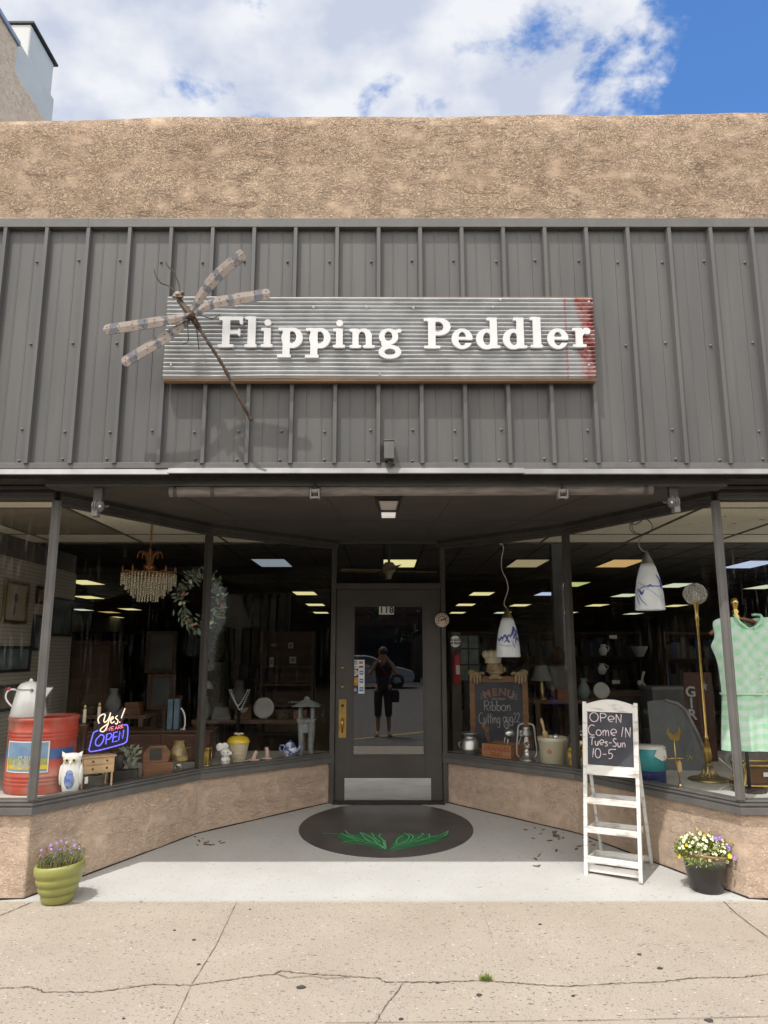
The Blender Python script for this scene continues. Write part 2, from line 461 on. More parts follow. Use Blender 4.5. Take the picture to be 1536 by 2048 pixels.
def speckle_ground(name, base, base2, rough=.85, dark=(.12, .10, .085), light=(.62, .58, .52), dens=1.0, bump=.35, stain=(.33, .27, .21)):
    m, n, l, b = newmat(name)
    b.inputs['Roughness'].default_value = rough; b.inputs['Specular IOR Level'].default_value = .25
    tcn = n.new('ShaderNodeTexCoord'); ob = tcn.outputs['Object']
    t = n.new('ShaderNodeTexNoise'); t.inputs['Scale'].default_value = 1.7; t.inputs['Detail'].default_value = 8; t.inputs['Roughness'].default_value = .62
    l.new(ob, t.inputs['Vector'])
    rm = n.new('ShaderNodeValToRGB'); rm.color_ramp.elements[0].position = .33; rm.color_ramp.elements[1].position = .68
    rm.color_ramp.elements[0].color = tuple(base) + (1,); rm.color_ramp.elements[1].color = tuple(base2) + (1,)
    l.new(t.outputs[0], rm.inputs[0]); last = rm.outputs[0]
    def speck(scale, thr, col, last, keep, stretch=(1, 1.6, 1)):
        mp = n.new('ShaderNodeMapping'); mp.inputs['Scale'].default_value = stretch; mp.inputs['Rotation'].default_value = (0, 0, scale)
        l.new(ob, mp.inputs[0])
        wv = n.new('ShaderNodeTexNoise'); wv.inputs['Scale'].default_value = scale * .8
        l.new(ob, wv.inputs['Vector'])
        wm = n.new('ShaderNodeMix'); wm.data_type = 'VECTOR'; wm.inputs[0].default_value = .012
        l.new(mp.outputs[0], wm.inputs[4]); l.new(wv.outputs['Color'], wm.inputs[5])
        v = n.new('ShaderNodeTexVoronoi'); v.inputs['Scale'].default_value = scale
        l.new(wm.outputs[1], v.inputs['Vector'])
        sc_ = n.new('ShaderNodeSeparateColor'); l.new(v.outputs['Color'], sc_.inputs[0])
        th = math_node(n, l, 'MULTIPLY', sc_.outputs[1], thr)
        near = math_node(n, l, 'LESS_THAN', v.outputs['Distance'], th)
        k = math_node(n, l, 'GREATER_THAN', sc_.outputs[0], keep)
        f = math_node(n, l, 'MULTIPLY', near, k)
        f = math_node(n, l, 'MULTIPLY', f, .8)
        x = n.new('ShaderNodeMix'); x.data_type = 'RGBA'; x.inputs[7].default_value = tuple(col) + (1,)
        l.new(f, x.inputs[0]); l.new(last, x.inputs[6])
        return x.outputs[2]
    last = speck(55, .42, dark, last, 1 - .28 * dens)
    last = speck(24, .34, dark, last, 1 - .14 * dens, (1, 2.0, 1))
    last = speck(47, .34, light, last, 1 - .12 * dens)
    last = speck(85, .5, (dark[0] * 1.5, dark[1] * 1.5, dark[2] * 1.5), last, 1 - .3 * dens, (2.2, 1, 1))
    last = speck(120, .45, (dark[0] * 2, dark[1] * 2, dark[2] * 2), last, 1 - .35 * dens)
    t3 = n.new('ShaderNodeTexNoise'); t3.inputs['Scale'].default_value = .9; t3.inputs['Detail'].default_value = 9; t3.inputs['Roughness'].default_value = .7
    mpp = n.new('ShaderNodeMapping'); mpp.inputs['Location'].default_value = (4.3, 1.2, 0); l.new(ob, mpp.inputs[0]); l.new(mpp.outputs[0], t3.inputs['Vector'])
    r3 = n.new('ShaderNodeMapRange'); r3.clamp = True; r3.inputs[1].default_value = .52; r3.inputs[2].default_value = .75; r3.inputs[4].default_value = .45
    l.new(t3.outputs[0], r3.inputs[0])
    x = n.new('ShaderNodeMix'); x.data_type = 'RGBA'; x.inputs[7].default_value = tuple(stain) + (1,)
    l.new(r3.outputs[0], x.inputs[0]); l.new(last, x.inputs[6])
    l.new(x.outputs[2], b.inputs['Base Color'])
    t2 = n.new('ShaderNodeTexNoise'); t2.inputs['Scale'].default_value = 90; t2.inputs['Detail'].default_value = 4
    l.new(ob, t2.inputs['Vector'])
    bp = n.new('ShaderNodeBump'); bp.inputs['Strength'].default_value = bump; bp.inputs['Distance'].default_value = .006
    l.new(t2.outputs[0], bp.inputs['Height']); l.new(bp.outputs[0], b.inputs['Normal'])
    return m

M = {}
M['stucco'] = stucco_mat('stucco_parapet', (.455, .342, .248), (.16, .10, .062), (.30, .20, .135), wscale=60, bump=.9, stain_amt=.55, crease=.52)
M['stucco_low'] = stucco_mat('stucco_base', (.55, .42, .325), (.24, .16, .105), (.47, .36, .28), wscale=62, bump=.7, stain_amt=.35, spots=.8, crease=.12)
M['siding'] = pm('siding_paint', (.098, .0975, .0975), (.082, .0815, .082), sc=2.2, rough=.5, bump=.05, bsc=9, spec=.45, stretch=(3, 1, .5), rvar=.08)
def weather(m, chip, streak, amt=.35):
    n, l = m.node_tree.nodes, m.node_tree.links; b = n['Principled BSDF']; src = b.inputs['Base Color'].links[0].from_socket
    tcn = n.new('ShaderNodeTexCoord'); mp = n.new('ShaderNodeMapping'); mp.inputs['Scale'].default_value = (5, 5, .35); l.new(tcn.outputs['Object'], mp.inputs[0])
    t = n.new('ShaderNodeTexNoise'); t.inputs['Scale'].default_value = 3; t.inputs['Detail'].default_value = 8; t.inputs['Roughness'].default_value = .65; l.new(mp.outputs[0], t.inputs['Vector'])
    r = n.new('ShaderNodeMapRange'); r.clamp = True; r.inputs[1].default_value = .52; r.inputs[2].default_value = .76; r.inputs[4].default_value = amt; l.new(t.outputs[0], r.inputs[0])
    x = n.new('ShaderNodeMix'); x.data_type = 'RGBA'; x.inputs[7].default_value = tuple(streak) + (1,); l.new(r.outputs[0], x.inputs[0]); l.new(src, x.inputs[6])
    c = n.new('ShaderNodeTexNoise'); c.inputs['Scale'].default_value = 26; c.inputs['Detail'].default_value = 5; c.inputs['Roughness'].default_value = .7; l.new(tcn.outputs['Object'], c.inputs['Vector'])
    r2 = n.new('ShaderNodeMapRange'); r2.clamp = True; r2.inputs[1].default_value = .735; r2.inputs[2].default_value = .75; r2.inputs[4].default_value = .7; l.new(c.outputs[0], r2.inputs[0])
    y = n.new('ShaderNodeMix'); y.data_type = 'RGBA'; y.inputs[7].default_value = tuple(chip) + (1,); l.new(r2.outputs[0], y.inputs[0]); l.new(x.outputs[2], y.inputs[6])
    l.new(y.outputs[2], b.inputs['Base Color'])
weather(M['siding'], (.32, .315, .30), (.125, .118, .108), .55)
M['trim'] = pm('trim_paint', (.118, .112, .108), (.094, .09, .086), sc=7, rough=.5, bump=.06, bsc=60)
M['trim_d'] = pm('dark_trim_paint', (.062, .055, .048), (.046, .041, .037), sc=6, rough=.5, bump=.05, bsc=50)
weather(M['trim'], (.34, .32, .3), (.075, .068, .06), .5)
M['drip'] = pm('galvanised_drip_edge', (.25, .247, .243), (.18, .178, .176), sc=5, rough=.45, bump=.05, bsc=20)
M['soffit'] = pm('soffit_paint', (.072, .064, .053), (.056, .051, .043), sc=3, rough=.6, bump=.05, bsc=30)
M['door'] = pm('door_paint', (.062, .056, .051), (.050, .045, .041), sc=4, rough=.45, bump=.04, bsc=60)
M['glass'] = glass_mat('shop_glass', .022, (.97, .98, .975), dirt=.06)
M['glass_front'] = glass_mat('front_glass', .03, (.97, .98, .975), dirt=.13)
M['glass_door'] = glass_mat('door_glass', .17, (.55, .56, .56))
M['clear'] = glass_mat('clear_glass', .10, (.96, .97, .96))
M['black_gap'] = pm('dark_joint', (.02, .016, .014), (.035, .028, .022), sc=20, rough=.95)
M['white_floor'] = speckle_ground('white_painted_concrete', (.47, .465, .452), (.42, .415, .40), rough=.6, dark=(.22, .20, .18), light=(.5, .5, .49), dens=.5, bump=.3, stain=(.35, .33, .30))
M['sidewalk'] = speckle_ground('sidewalk_concrete', (.385, .337, .280), (.335, .29, .238), dens=1.2)
M['asphalt'] = speckle_ground('street_asphalt', (.13, .122, .115), (.095, .09, .085), dark=(.03, .03, .03), light=(.2, .19, .18), stain=(.05, .048, .045))
M['kerb'] = speckle_ground('kerb_concrete', (.4, .37, .32), (.33, .3, .26), dens=.5)
M['crack'] = pm('crack_dirt', (.17, .13, .095), (.065, .05, .038), sc=30, rough=1)
M['gum'] = pm('gum', (.06, .055, .05), (.035, .033, .03), sc=30, rough=.9)
M['mat_black'] = pm('black_floor_paint', (.088, .077, .070), (.056, .050, .047), sc=3.5, rough=.55, bump=.12, bsc=60, det=8)
M['fern'] = pm('fern_green_paint', (.022, .13, .045), (.03, .18, .06), sc=14, rough=.6)
M['fern_l'] = pm('fern_light_paint', (.10, .36, .17), (.18, .44, .25), sc=14, rough=.6)
M['wood'] = pm('weathered_wood', (.30, .19, .11), (.18, .11, .065), sc=5, rough=.75, bump=.2, bsc=30, stretch=(.4, 4, 4))
M['wood_dark'] = pm('dark_wood', (.085, .035, .018), (.045, .02, .012), sc=4, rough=.4, stretch=(.6, 5, 5))
M['wood_mid'] = pm('brown_wood', (.22, .095, .04), (.13, .055, .025), sc=5, rough=.45, stretch=(.6, 5, 5))
M['wood_lt'] = pm('pale_wood', (.52, .36, .19), (.4, .26, .13), sc=5, rough=.55, stretch=(.6, 5, 5))
M['white'] = pm('white_paint', (.78, .775, .76), (.68, .675, .66), sc=8, rough=.5)
M['letter'] = pm('letter_paint', (.66, .66, .665), (.56, .56, .565), sc=5, rough=.55)
M['white_wash'] = pm('white_washed_wood', (.66, .65, .63), (.33, .29, .25), sc=6, rough=.65, bump=.2, bsc=40, det=11, lo=.52, hi=.74, stretch=(1.5, 5, 5))
M['chalk'] = pm('chalkboard', (.032, .033, .045), (.055, .057, .07), sc=7, rough=.8, det=8)
M['chalkline'] = pm('chalk', (.72, .63, .66), (.55, .47, .52), sc=60, rough=1)
M['chalkgrey'] = pm('chalk_grey', (.42, .42, .42), (.3, .3, .3), sc=60, rough=1)
M['ceramic'] = pm('white_ceramic', (.74, .73, .69), (.66, .64, .6), sc=9, rough=.18, coat=.4)
M['enamel'] = pm('white_enamel', (.80, .80, .79), (.72, .72, .71), sc=6, rough=.15, coat=.5)
M['blue_glaze'] = pm('blue_glaze', (.06, .12, .42), (.35, .42, .62), sc=28, rough=.2, coat=.4)
M['brass'] = pm('brass', (.58, .40, .13), (.40, .26, .08), sc=9, rough=.28, metal=.95)
M['brass_old'] = pm('old_brass', (.46, .37, .19), (.30, .23, .11), sc=8, rough=.33, metal=.9)
M['steel'] = pm('brushed_steel', (.62, .62, .63), (.5, .5, .51), sc=3, rough=.3, metal=.95, bump=.04, bsc=12, stretch=(1, 1, 6))
M['tin'] = pm('dull_tin', (.5, .5, .49), (.33, .33, .32), sc=10, rough=.35, metal=.85)
M['iron'] = pm('rusty_iron', (.10, .065, .045), (.05, .035, .028), sc=30, rough=.7, metal=.4, bump=.3, bsc=80)
M['black'] = pm('black_metal', (.018, .017, .016), (.03, .028, .026), sc=10, rough=.5)
M['grey'] = pm('grey_metal', (.20, .19, .185), (.14, .13, .125), sc=10, rough=.5)
M['red_tin'] = pm('red_tin_paint', (.42, .055, .03), (.36, .20, .15), sc=4, rough=.5, det=12, lo=.46, hi=.70, bump=.15)
M['red'] = pm('red_paint', (.45, .02, .025), (.38, .015, .02), sc=5, rough=.35)
M['blue'] = pm('blue_paint', (.03, .09, .26), (.05, .12, .3), sc=9, rough=.5)
M['skyblue'] = pm('label_blue', (.12, .22, .38), (.2, .3, .42), sc=9, rough=.6)
M['yellow'] = pm('yellow_glaze', (.72, .52, .03), (.62, .42, .02), sc=9, rough=.25, coat=.3)
M['lemon'] = pm('lemon_peel', (.75, .48, .02), (.62, .36, .015), sc=12, rough=.4, bump=.2, bsc=120)
M['cream'] = pm('cream_glaze', (.60, .52, .38), (.5, .42, .3), sc=6, rough=.35, coat=.2)
M['crock'] = pm('crock_glaze', (.52, .49, .36), (.44, .41, .29), sc=6, rough=.28, coat=.3)
M['teal'] = pm('teal_plastic', (.03, .30, .34), (.025, .26, .30), sc=6, rough=.4)
M['navy'] = pm('navy_plastic', (.012, .022, .10), (.015, .025, .12), sc=6, rough=.4)
M['paper'] = pm('paper', (.72, .71, .68), (.62, .61, .58), sc=6, rough=.8)
M['kraft'] = pm('kraft_paper', (.42, .27, .14), (.36, .22, .11), sc=9, rough=.8)
M['pegboard'] = pm('pegboard', (.40, .37, .30), (.34, .31, .25), sc=3, rough=.8)
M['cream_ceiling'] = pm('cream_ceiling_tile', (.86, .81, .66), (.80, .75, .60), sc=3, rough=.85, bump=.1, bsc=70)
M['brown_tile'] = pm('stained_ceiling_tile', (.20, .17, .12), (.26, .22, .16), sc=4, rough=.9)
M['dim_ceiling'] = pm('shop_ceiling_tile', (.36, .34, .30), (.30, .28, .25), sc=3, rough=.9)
M['grid'] = pm('ceiling_grid_metal', (.10, .09, .075), (.07, .06, .05), sc=9, rough=.6)
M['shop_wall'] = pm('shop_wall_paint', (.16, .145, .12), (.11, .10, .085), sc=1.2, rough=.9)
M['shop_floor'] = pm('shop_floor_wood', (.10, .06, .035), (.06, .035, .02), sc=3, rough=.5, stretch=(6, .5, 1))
M['platform'] = pm('display_platform_paint', (.50, .49, .45), (.40, .39, .36), sc=5, rough=.6)
M['leaf'] = pm('leaf_green', (.085, .13, .045), (.05, .085, .03), sc=14, rough=.55)
M['leaf_y'] = pm('leaf_yellow_green', (.24, .28, .05), (.13, .19, .035), sc=18, rough=.55)
M['leaf_dry'] = pm('dry_stem', (.36, .30, .15), (.2, .19, .08), sc=18, rough=.7)
M['sage'] = pm('sage_leaf', (.36, .42, .33), (.20, .26, .19), sc=14, rough=.6)
M['pink_berry'] = pm('pink_berry', (.45, .16, .15), (.55, .3, .22), sc=14, rough=.5)
M['petal_w'] = pm('white_petal', (.80, .80, .62), (.78, .76, .45), sc=30, rough=.6)
M['petal_p'] = pm('purple_petal', (.22, .14, .48), (.33, .22, .55), sc=30, rough=.6)
M['petal_y'] = pm('yellow_petal', (.82, .62, .03), (.75, .5, .03), sc=30, rough=.6)
M['petal_r'] = pm('rust_petal', (.17, .045, .028), (.11, .03, .02), sc=30, rough=.6)
M['soil'] = pm('soil', (.05, .035, .022), (.03, .02, .014), sc=30, rough=1, bump=.6, bsc=90)
M['pot_green'] = pm('green_pot_glaze', (.27, .275, .075), (.215, .22, .06), sc=4, rough=.42, coat=.15, bump=.05, bsc=40)
M['crystal'] = pm('crystal', (.62, .56, .42), (.4, .34, .24), sc=60, rough=.15, spec=.8)
M['copper'] = pm('copper_gilt', (.42, .19, .07), (.3, .13, .05), sc=20, rough=.35, metal=.8)
M['skin_carved'] = pm('carved_resin', (.33, .24, .13), (.22, .15, .075), sc=12, rough=.6, bump=.2, bsc=60)
M['bottle_blue'] = pm('blue_candle', (.10, .17, .22), (.06, .1, .14), sc=10, rough=.5)
M['slate'] = pm('slate_grey_paint', (.105, .11, .115), (.08, .085, .09), sc=4, rough=.7)
M['stone'] = pm('grey_stone', (.26, .27, .27), (.17, .18, .18), sc=18, rough=.85, bump=.2, bsc=80)
M['neon_w'] = emis('neon_peach', (1.0, .70, .50), .72)
M['neon_p'] = emis('neon_pink', (1.0, .28, .42), .62)
M['neon_b'] = emis('neon_violet_blue', (.17, .15, 1.0), .8)
M['acrylic'] = pm('dark_acrylic', (.02, .02, .03), (.015, .015, .022), sc=5, rough=.2)
M['skin'] = pm('skin', (.42, .24, .16), (.36, .2, .13), sc=8, rough=.55)
M['cloth_dark'] = pm('dark_cloth', (.022, .024, .032), (.03, .032, .042), sc=20, rough=.9)
M['cloth_red'] = pm('wine_cloth', (.16, .02, .03), (.12, .015, .025), sc=20, rough=.9)
M['hair'] = pm('brown_hair', (.05, .03, .018), (.08, .05, .03), sc=30, rough=.6)
M['car_paint'] = pm('silver_car_paint', (.33, .34, .34), (.29, .3, .3), sc=3, rough=.3, metal=.3, coat=.6)
M['rubber'] = pm('rubber', (.02, .02, .02), (.028, .028, .028), sc=20, rough=.85)
M['tint'] = pm('tinted_window', (.015, .017, .018), (.02, .022, .024), sc=5, rough=.08)
M['brick'] = pm('far_brick', (.12, .055, .04), (.085, .04, .03), sc=12, rough=.9)
M['bark'] = pm('bark', (.09, .065, .045), (.05, .038, .028), sc=16, rough=.95, bump=.5, bsc=30)
M['foliage'] = pm('tree_foliage', (.045, .08, .022), (.025, .05, .014), sc=3, rough=.7)
M['line_yellow'] = pm('parking_line_paint', (.55, .40, .12), (.35, .27, .1), sc=9, rough=.8, det=8)
M['tan_wall'] = stucco_mat('neighbour_stucco', (.60, .47, .35), (.33, .23, .17), (.53, .41, .31), wscale=12, bump=.3, stain_amt=.4, spots=.2)
M['grey_wall'] = pm('neighbour_grey', (.50, .505, .49), (.45, .455, .44), sc=2, rough=.85, bump=.1, bsc=20)
M['tape'] = pm('black_tape', (.02, .02, .022), (.03, .03, .03), sc=10, rough=.7)
M['roof'] = pm('flat_roof', (.2, .19, .18), (.15, .14, .13), sc=2, rough=.95)

# special surfaces
def corrugated_mat():
    m, n, l, b = newmat('galvanised_corrugated')
    b.inputs['Metallic'].default_value = .75
    tcn = n.new('ShaderNodeTexCoord'); sp = n.new('ShaderNodeSeparateXYZ'); l.new(tcn.outputs['Object'], sp.inputs[0])
    t = n.new('ShaderNodeTexNoise'); t.inputs['Scale'].default_value = 7; t.inputs['Detail'].default_value = 6
    l.new(tcn.outputs['Object'], t.inputs['Vector'])
    rm = n.new('ShaderNodeValToRGB'); rm.color_ramp.elements[0].position = .35; rm.color_ramp.elements[1].position = .7
    rm.color_ramp.elements[0].color = (.54, .55, .56, 1); rm.color_ramp.elements[1].color = (.38, .39, .395, 1)
    l.new(t.outputs[0], rm.inputs[0])
    wob = math_node(n, l, 'MULTIPLY_ADD', math_node(n, l, 'SUBTRACT', t.outputs[0], .5), .34); l.new(sp.outputs[0], wob.node.inputs[2])
    # red paint left on the sheet near its right end
    a = n.new('ShaderNodeMapRange'); a.clamp = True; a.interpolation_type = 'SMOOTHSTEP'
    a.inputs[1].default_value = SGN_L - .135; a.inputs[2].default_value = SGN_L - .06; l.new(wob, a.inputs[0])
    th = n.new('ShaderNodeTexNoise'); th.inputs['Scale'].default_value = 38; th.inputs['Detail'].default_value = 5
    l.new(tcn.outputs['Object'], th.inputs['Vector'])
    tm = n.new('ShaderNodeMapRange'); tm.clamp = True; tm.inputs[1].default_value = .34; tm.inputs[2].default_value = .58; tm.inputs[3].default_value = 1.0; tm.inputs[4].default_value = .35
    l.new(th.outputs[0], tm.inputs[0])
    red = math_node(n, l, 'MULTIPLY', a.outputs[0], tm.outputs[0])
    d = math_node(n, l, 'ABSOLUTE', math_node(n, l, 'SUBTRACT', sp.outputs[0], SGN_L - .19))
    line = math_node(n, l, 'LESS_THAN', d, .006)
    line = math_node(n, l, 'MULTIPLY', line, math_node(n, l, 'MULTIPLY', tm.outputs[0], .8))
    red = math_node(n, l, 'MAXIMUM', red, line)
    # rust at the edges
    ru = n.new('ShaderNodeMapRange'); ru.clamp = True; ru.inputs[1].default_value = SGN_L - .03; ru.inputs[2].default_value = SGN_L; l.new(wob, ru.inputs[0])
    x = n.new('ShaderNodeMix'); x.data_type = 'RGBA'; x.inputs[7].default_value = (.42, .035, .018, 1)
    l.new(red, x.inputs[0]); l.new(rm.outputs[0], x.inputs[6])
    x2 = n.new('ShaderNodeMix'); x2.data_type = 'RGBA'; x2.inputs[7].default_value = (.12, .045, .025, 1)
    l.new(math_node(n, l, 'MULTIPLY', ru.outputs[0], .7), x2.inputs[0]); l.new(x.outputs[2], x2.inputs[6])
    l.new(x2.outputs[2], b.inputs['Base Color'])
    l.new(math_node(n, l, 'MULTIPLY_ADD', red, -.7), b.inputs['Metallic'])
    b.inputs['Metallic'].links[0].from_node.inputs[2].default_value = .15
    b.inputs['Roughness'].default_value = .5
    return m
SGN_TL, SGN_TR, SGN_BL, SGN_BR = P(333, 590, 4.715), P(1186, 597, 4.715), P(331, 757, 4.715), P(1190, 757, 4.715)
SGN_X0, SGN_X1 = (SGN_TL.x + SGN_BL.x) / 2, (SGN_TR.x + SGN_BR.x) / 2
SGN_Z0, SGN_Z1 = SGN_BL.z, (SGN_TL.z + SGN_TR.z) / 2
SGN_L, SGN_H = SGN_X1 - SGN_X0, SGN_Z1 - SGN_Z0
M['corrugated'] = corrugated_mat()

# ------------------------------------------------------------------ plan of the shop front
L0, L1, L2 = (-2.30, 5.10), (-1.54, 6.45), (-.49, 7.44)
R0, R1, R2 = (2.33, 5.10), (1.60, 6.45), (.575, 7.44)
XL, XR = -3.66, 4.20          # ends of the two front windows
HALF = 12.8
Y1, YD, YW = 5.10, 7.44, 4.80
def ramp(x, y):
    return .0 if y < Y1 else (y - Y1) / (YD - Y1) * .145
SILL0, SILL1, HEAD = .528, .605, 2.60

# ground
g = MB(); g.box(-60, 60, 2.05, 5.06, -.5, 0)
sidewalk = struct(g, 'sidewalk', M['sidewalk'])
g = MB(); g.box(-60, 60, 1.90, 2.046, -.5, -.004)
kerb = struct(g, 'kerb', M['kerb'], bevel=.012)
g = MB(); g.box(-60, 60, -80, 1.90, -.6, -.085)
street = struct(g, 'street', M['asphalt'])
g = MB()
for i in range(-6, 7):
    x0 = i * 2.9 - .9
    g.add([(x0 + 3.05, -2.5, -.081), (x0 + 3.2, -2.5, -.081), (x0 - 1.2, 1.75, -.081), (x0 - 1.35, 1.75, -.081)], [(0, 1, 2, 3)])
struct(g, 'parking_line', M['line_yellow'])
g = MB(); g.prism([(L0[0] - .2, 5.06), L0, L1, L2, (L2[0], 7.56), (R2[0], 7.56), R2, R1, R0, (R0[0] + .15, 5.06)], -.3, lambda x, y: ramp(x, y) + .006)
entry = struct(g, 'entry_floor', M['white_floor'])
# joints and cracks of the sidewalk
def ribbon(mb, pts, w, z=.004, jit=.0, mi=0, mitre=True, sub=10):
    q = []
    for a, b in zip(pts[:-1], pts[1:]):
        for k in range(sub):
            q.append(Vector(a).lerp(Vector(b), k / sub))
    q.append(Vector(pts[-1]))
    q = [p + Vector((random.uniform(-jit, jit), random.uniform(-jit, jit), 0)) for p in q]
    vs = []
    for i, p in enumerate(q):
        d = q[min(i + 1, len(q) - 1)] - q[max(i - 1, 0)]
        nrm = Vector((-d.y, d.x, 0)).normalized() if d.length > 1e-6 else Vector((0, 1, 0))
        ww = w * random.uniform(.45, 1.35) if jit else w
        zz = z(p.x, p.y) if callable(z) else z
        vs += [(p.x + nrm.x * ww / 2, p.y + nrm.y * ww / 2, zz), (p.x - nrm.x * ww / 2, p.y - nrm.y * ww / 2, zz)]
    fs = [(2 * i, 2 * i + 1, 2 * i + 3, 2 * i + 2) for i in range(len(q) - 1)]
    mb.add(vs, fs, mi)
cr_px = [(-300, 1990), (-120, 1972), (0, 1978), (60, 1975), (90, 1985), (200, 1985), (300, 1970), (380, 1972), (430, 1965), (500, 1955), (550, 1949), (562, 1943), (650, 1951), (760, 1958), (772, 1966), (880, 1965), (960, 1962), (1020, 1966), (1120, 1974), (1250, 1967), (1320, 1965), (1400, 1956), (1480, 1956), (1536, 1950), (1800, 1940)]
g = MB(); ribbon(g, [Z(x, y, 0) for x, y in cr_px], .0065, jit=.006, sub=16)
ribbon(g, [Z(x, y, 0) for x, y in [(806, 1967), (790, 1990), (768, 2016), (750, 2050)]], .005, z=.0045, jit=.003)
ribbon(g, [Z(x, y, 0) for x, y in [(552, 1949), (575, 1957), (620, 1953), (655, 1958), (700, 1956)]], .004, z=.0045, jit=.003)
tag(g.build('sidewalk_crack', M['crack'], sidewalk, world=True), kind='structure')
g = MB()
ribbon(g, [Z(x, y, 0) for x, y in [(475, 1801), (430, 1895), (382, 1972), (335, 2075)]], .0032, jit=.0012)
ribbon(g, [Z(x, y, 0) for x, y in [(1440, 1797), (1475, 1830), (1536, 1876), (1640, 1960)]], .006, jit=.002)
ribbon(g, [Z(x, y, 0) for x, y in [(-60, 1850), (0, 1832), (62, 1806)]], .008, jit=.002)
ribbon(g, [Z(x, y, 0) for x, y in [(650, 2047), (900, 2045), (1200, 2042), (1560, 2034)]], .003, jit=.001)
ribbon(g, [Z(x, y, 0) for x, y in [(962, 1812), (975, 1850), (988, 1888)]], .0016, jit=.001)
tag(g.build('sidewalk_joint', M['crack'], sidewalk, world=True), kind='structure')
g = MB()
for px, py, r in [(602, 1974, .021), (1080, 1848, .010), (958, 1989, .014), (1418, 2040, .018), (388, 1879, .010), (397, 1928, .010), (1278, 1908, .012), (247, 2036, .006), (1320, 1936, .014), (1146, 1991, .008), (802, 2037, .010), (349, 1860, .008), (875, 1965, .008), (500, 1818, .006)]:
    c = Z(px, py, .004)
    ring = [(c.x + r * (1 + random.uniform(-.25, .2)) * math.cos(t * PI / 6), c.y + r * .9 * (1 + random.uniform(-.25, .2)) * math.sin(t * PI / 6)) for t in range(12)]
    g.prism(ring, .001, .0045)
tag(g.build('gum_spot', M['gum'], sidewalk, world=True), kind='structure')
# the oval painted on the entry floor, with its fern sprays
oc = (Z(596, 1660, .1) + Z(948, 1660, .1)) / 2
A = (Z(948, 1660, .1).x - Z(596, 1660, .1).x) / 2
yt, yb = 7.40, Z(772, 1707, .085).y
ocx, ocy, B = oc.x, (yt + yb) / 2, (yt - yb) / 2
ov = [(ocx + A * math.cos(t * PI / 40), ocy + B * math.sin(t * PI / 40)) for t in range(80)]
g = MB(); g.prism(ov, lambda x, y: ramp(x, y) + .003, lambda x, y: ramp(x, y) + .010)
oval = tag(g.build('floor_mural', M['mat_black']), 'black oval with two green fern sprays painted on the white entry floor', 'floor mural')
def onramp(px, py):
    z = .08
    for _ in range(6):
        p = Z(px, py, z); z = ramp(p.x, p.y)
    return p
zr = lambda x, y: ramp(x, y) + .014
zr2 = lambda x, y: ramp(x, y) + .018
def px_mural(x, y): return onramp(560 + x / 3.49, 1560 + y / 3.49)
def spray(name, spine, out_pts):
    g = MB()
    poly = [px_mural(*p) for p in out_pts]
    g.prism([(p.x, p.y) for p in poly], lambda x, y: ramp(x, y) + .009, zr)
    o = g.build(name, M['fern'], oval)
    h = MB()
    for s in spine:
        ribbon(h, smooth_line([px_mural(*p) for p in s], 5), .010, z=zr2, sub=1)
    h.build('fern_vein', M['fern_l'], oval)
spray('fern_spray', [[(740, 500), (700, 470), (640, 445), (590, 425)], [(735, 500), (680, 468), (600, 455), (520, 440), (430, 455)], [(590, 440), (520, 420), (450, 400), (380, 392), (300, 388)], [(545, 440), (480, 415), (425, 385)], [(690, 470), (640, 420), (575, 385)], [(730, 485), (715, 430), (690, 410), (705, 390)], [(640, 455), (600, 430), (560, 380)], [(520, 410), (480, 395), (455, 368)], [(740, 490), (735, 460), (730, 435)], [(700, 450), (660, 420), (640, 385)]],
      [(742, 505), (690, 490), (600, 462), (510, 450), (455, 447), (430, 432), (395, 402), (450, 395), (470, 380), (520, 395), (560, 385), (600, 395), (640, 388), (690, 395), (725, 430), (738, 465)])
spray('fern_spray', [[(775, 495), (830, 470), (900, 455), (980, 440), (1050, 415), (1120, 400), (1170, 372)], [(790, 470), (850, 455), (920, 440), (960, 425), (1000, 420)], [(810, 460), (820, 430), (860, 405)], [(865, 385), (900, 405), (890, 435), (850, 450)], [(900, 390), (930, 410), (910, 440)], [(985, 385), (1000, 395), (960, 420)], [(1040, 390), (1040, 415), (1000, 430), (940, 445)], [(1175, 370), (1150, 405), (1080, 425)]],
      [(770, 503), (775, 470), (800, 430), (830, 395), (880, 385), (940, 392), (1000, 388), (1045, 398), (1110, 400), (1165, 368), (1182, 378), (1170, 400), (1120, 428), (1050, 450), (960, 468), (860, 488)])
# dark scuffs and leaf dirt lying on the entry floor
g = MB()
random.seed(3)
for px, py, n_, w, hh in [(1115, 1670, 26, 34, 8), (415, 1687, 12, 22, 5), (1075, 1722, 5, 6, 16), (1180, 1697, 10, 30, 6)]:
    for _ in range(n_):
        c = onramp(px + random.gauss(0, w), py + random.gauss(0, hh))
        r = random.uniform(.004, .016)
        t0 = random.random() * 6
        ring = [(c.x + r * 1.9 * math.cos(t) * math.cos(t0) - r * .6 * math.sin(t) * math.sin(t0), c.y + r * 1.9 * math.cos(t) * math.sin(t0) + r * .6 * math.sin(t) * math.cos(t0)) for t in [k * PI / 4 for k in range(8)]]
        g.prism(ring, lambda x, y: ramp(x, y) + .004, lambda x, y: ramp(x, y) + .0105)
tag(g.build('dry_leaf_litter', M['crack']), 'brown scraps of leaf dirt on the white floor right of the oval', 'litter', kind='stuff')

# ------------------------------------------------------------------ the shop building
shop = thing('shop_building', 'low tan stucco shop with dark ribbed metal fascia and recessed entry', 'building', (0, 5.1, 0))
def part(mb, name, mat, parent=None, **kw):
    return mb.build(name, mat, parent or shop, world=True, **kw)
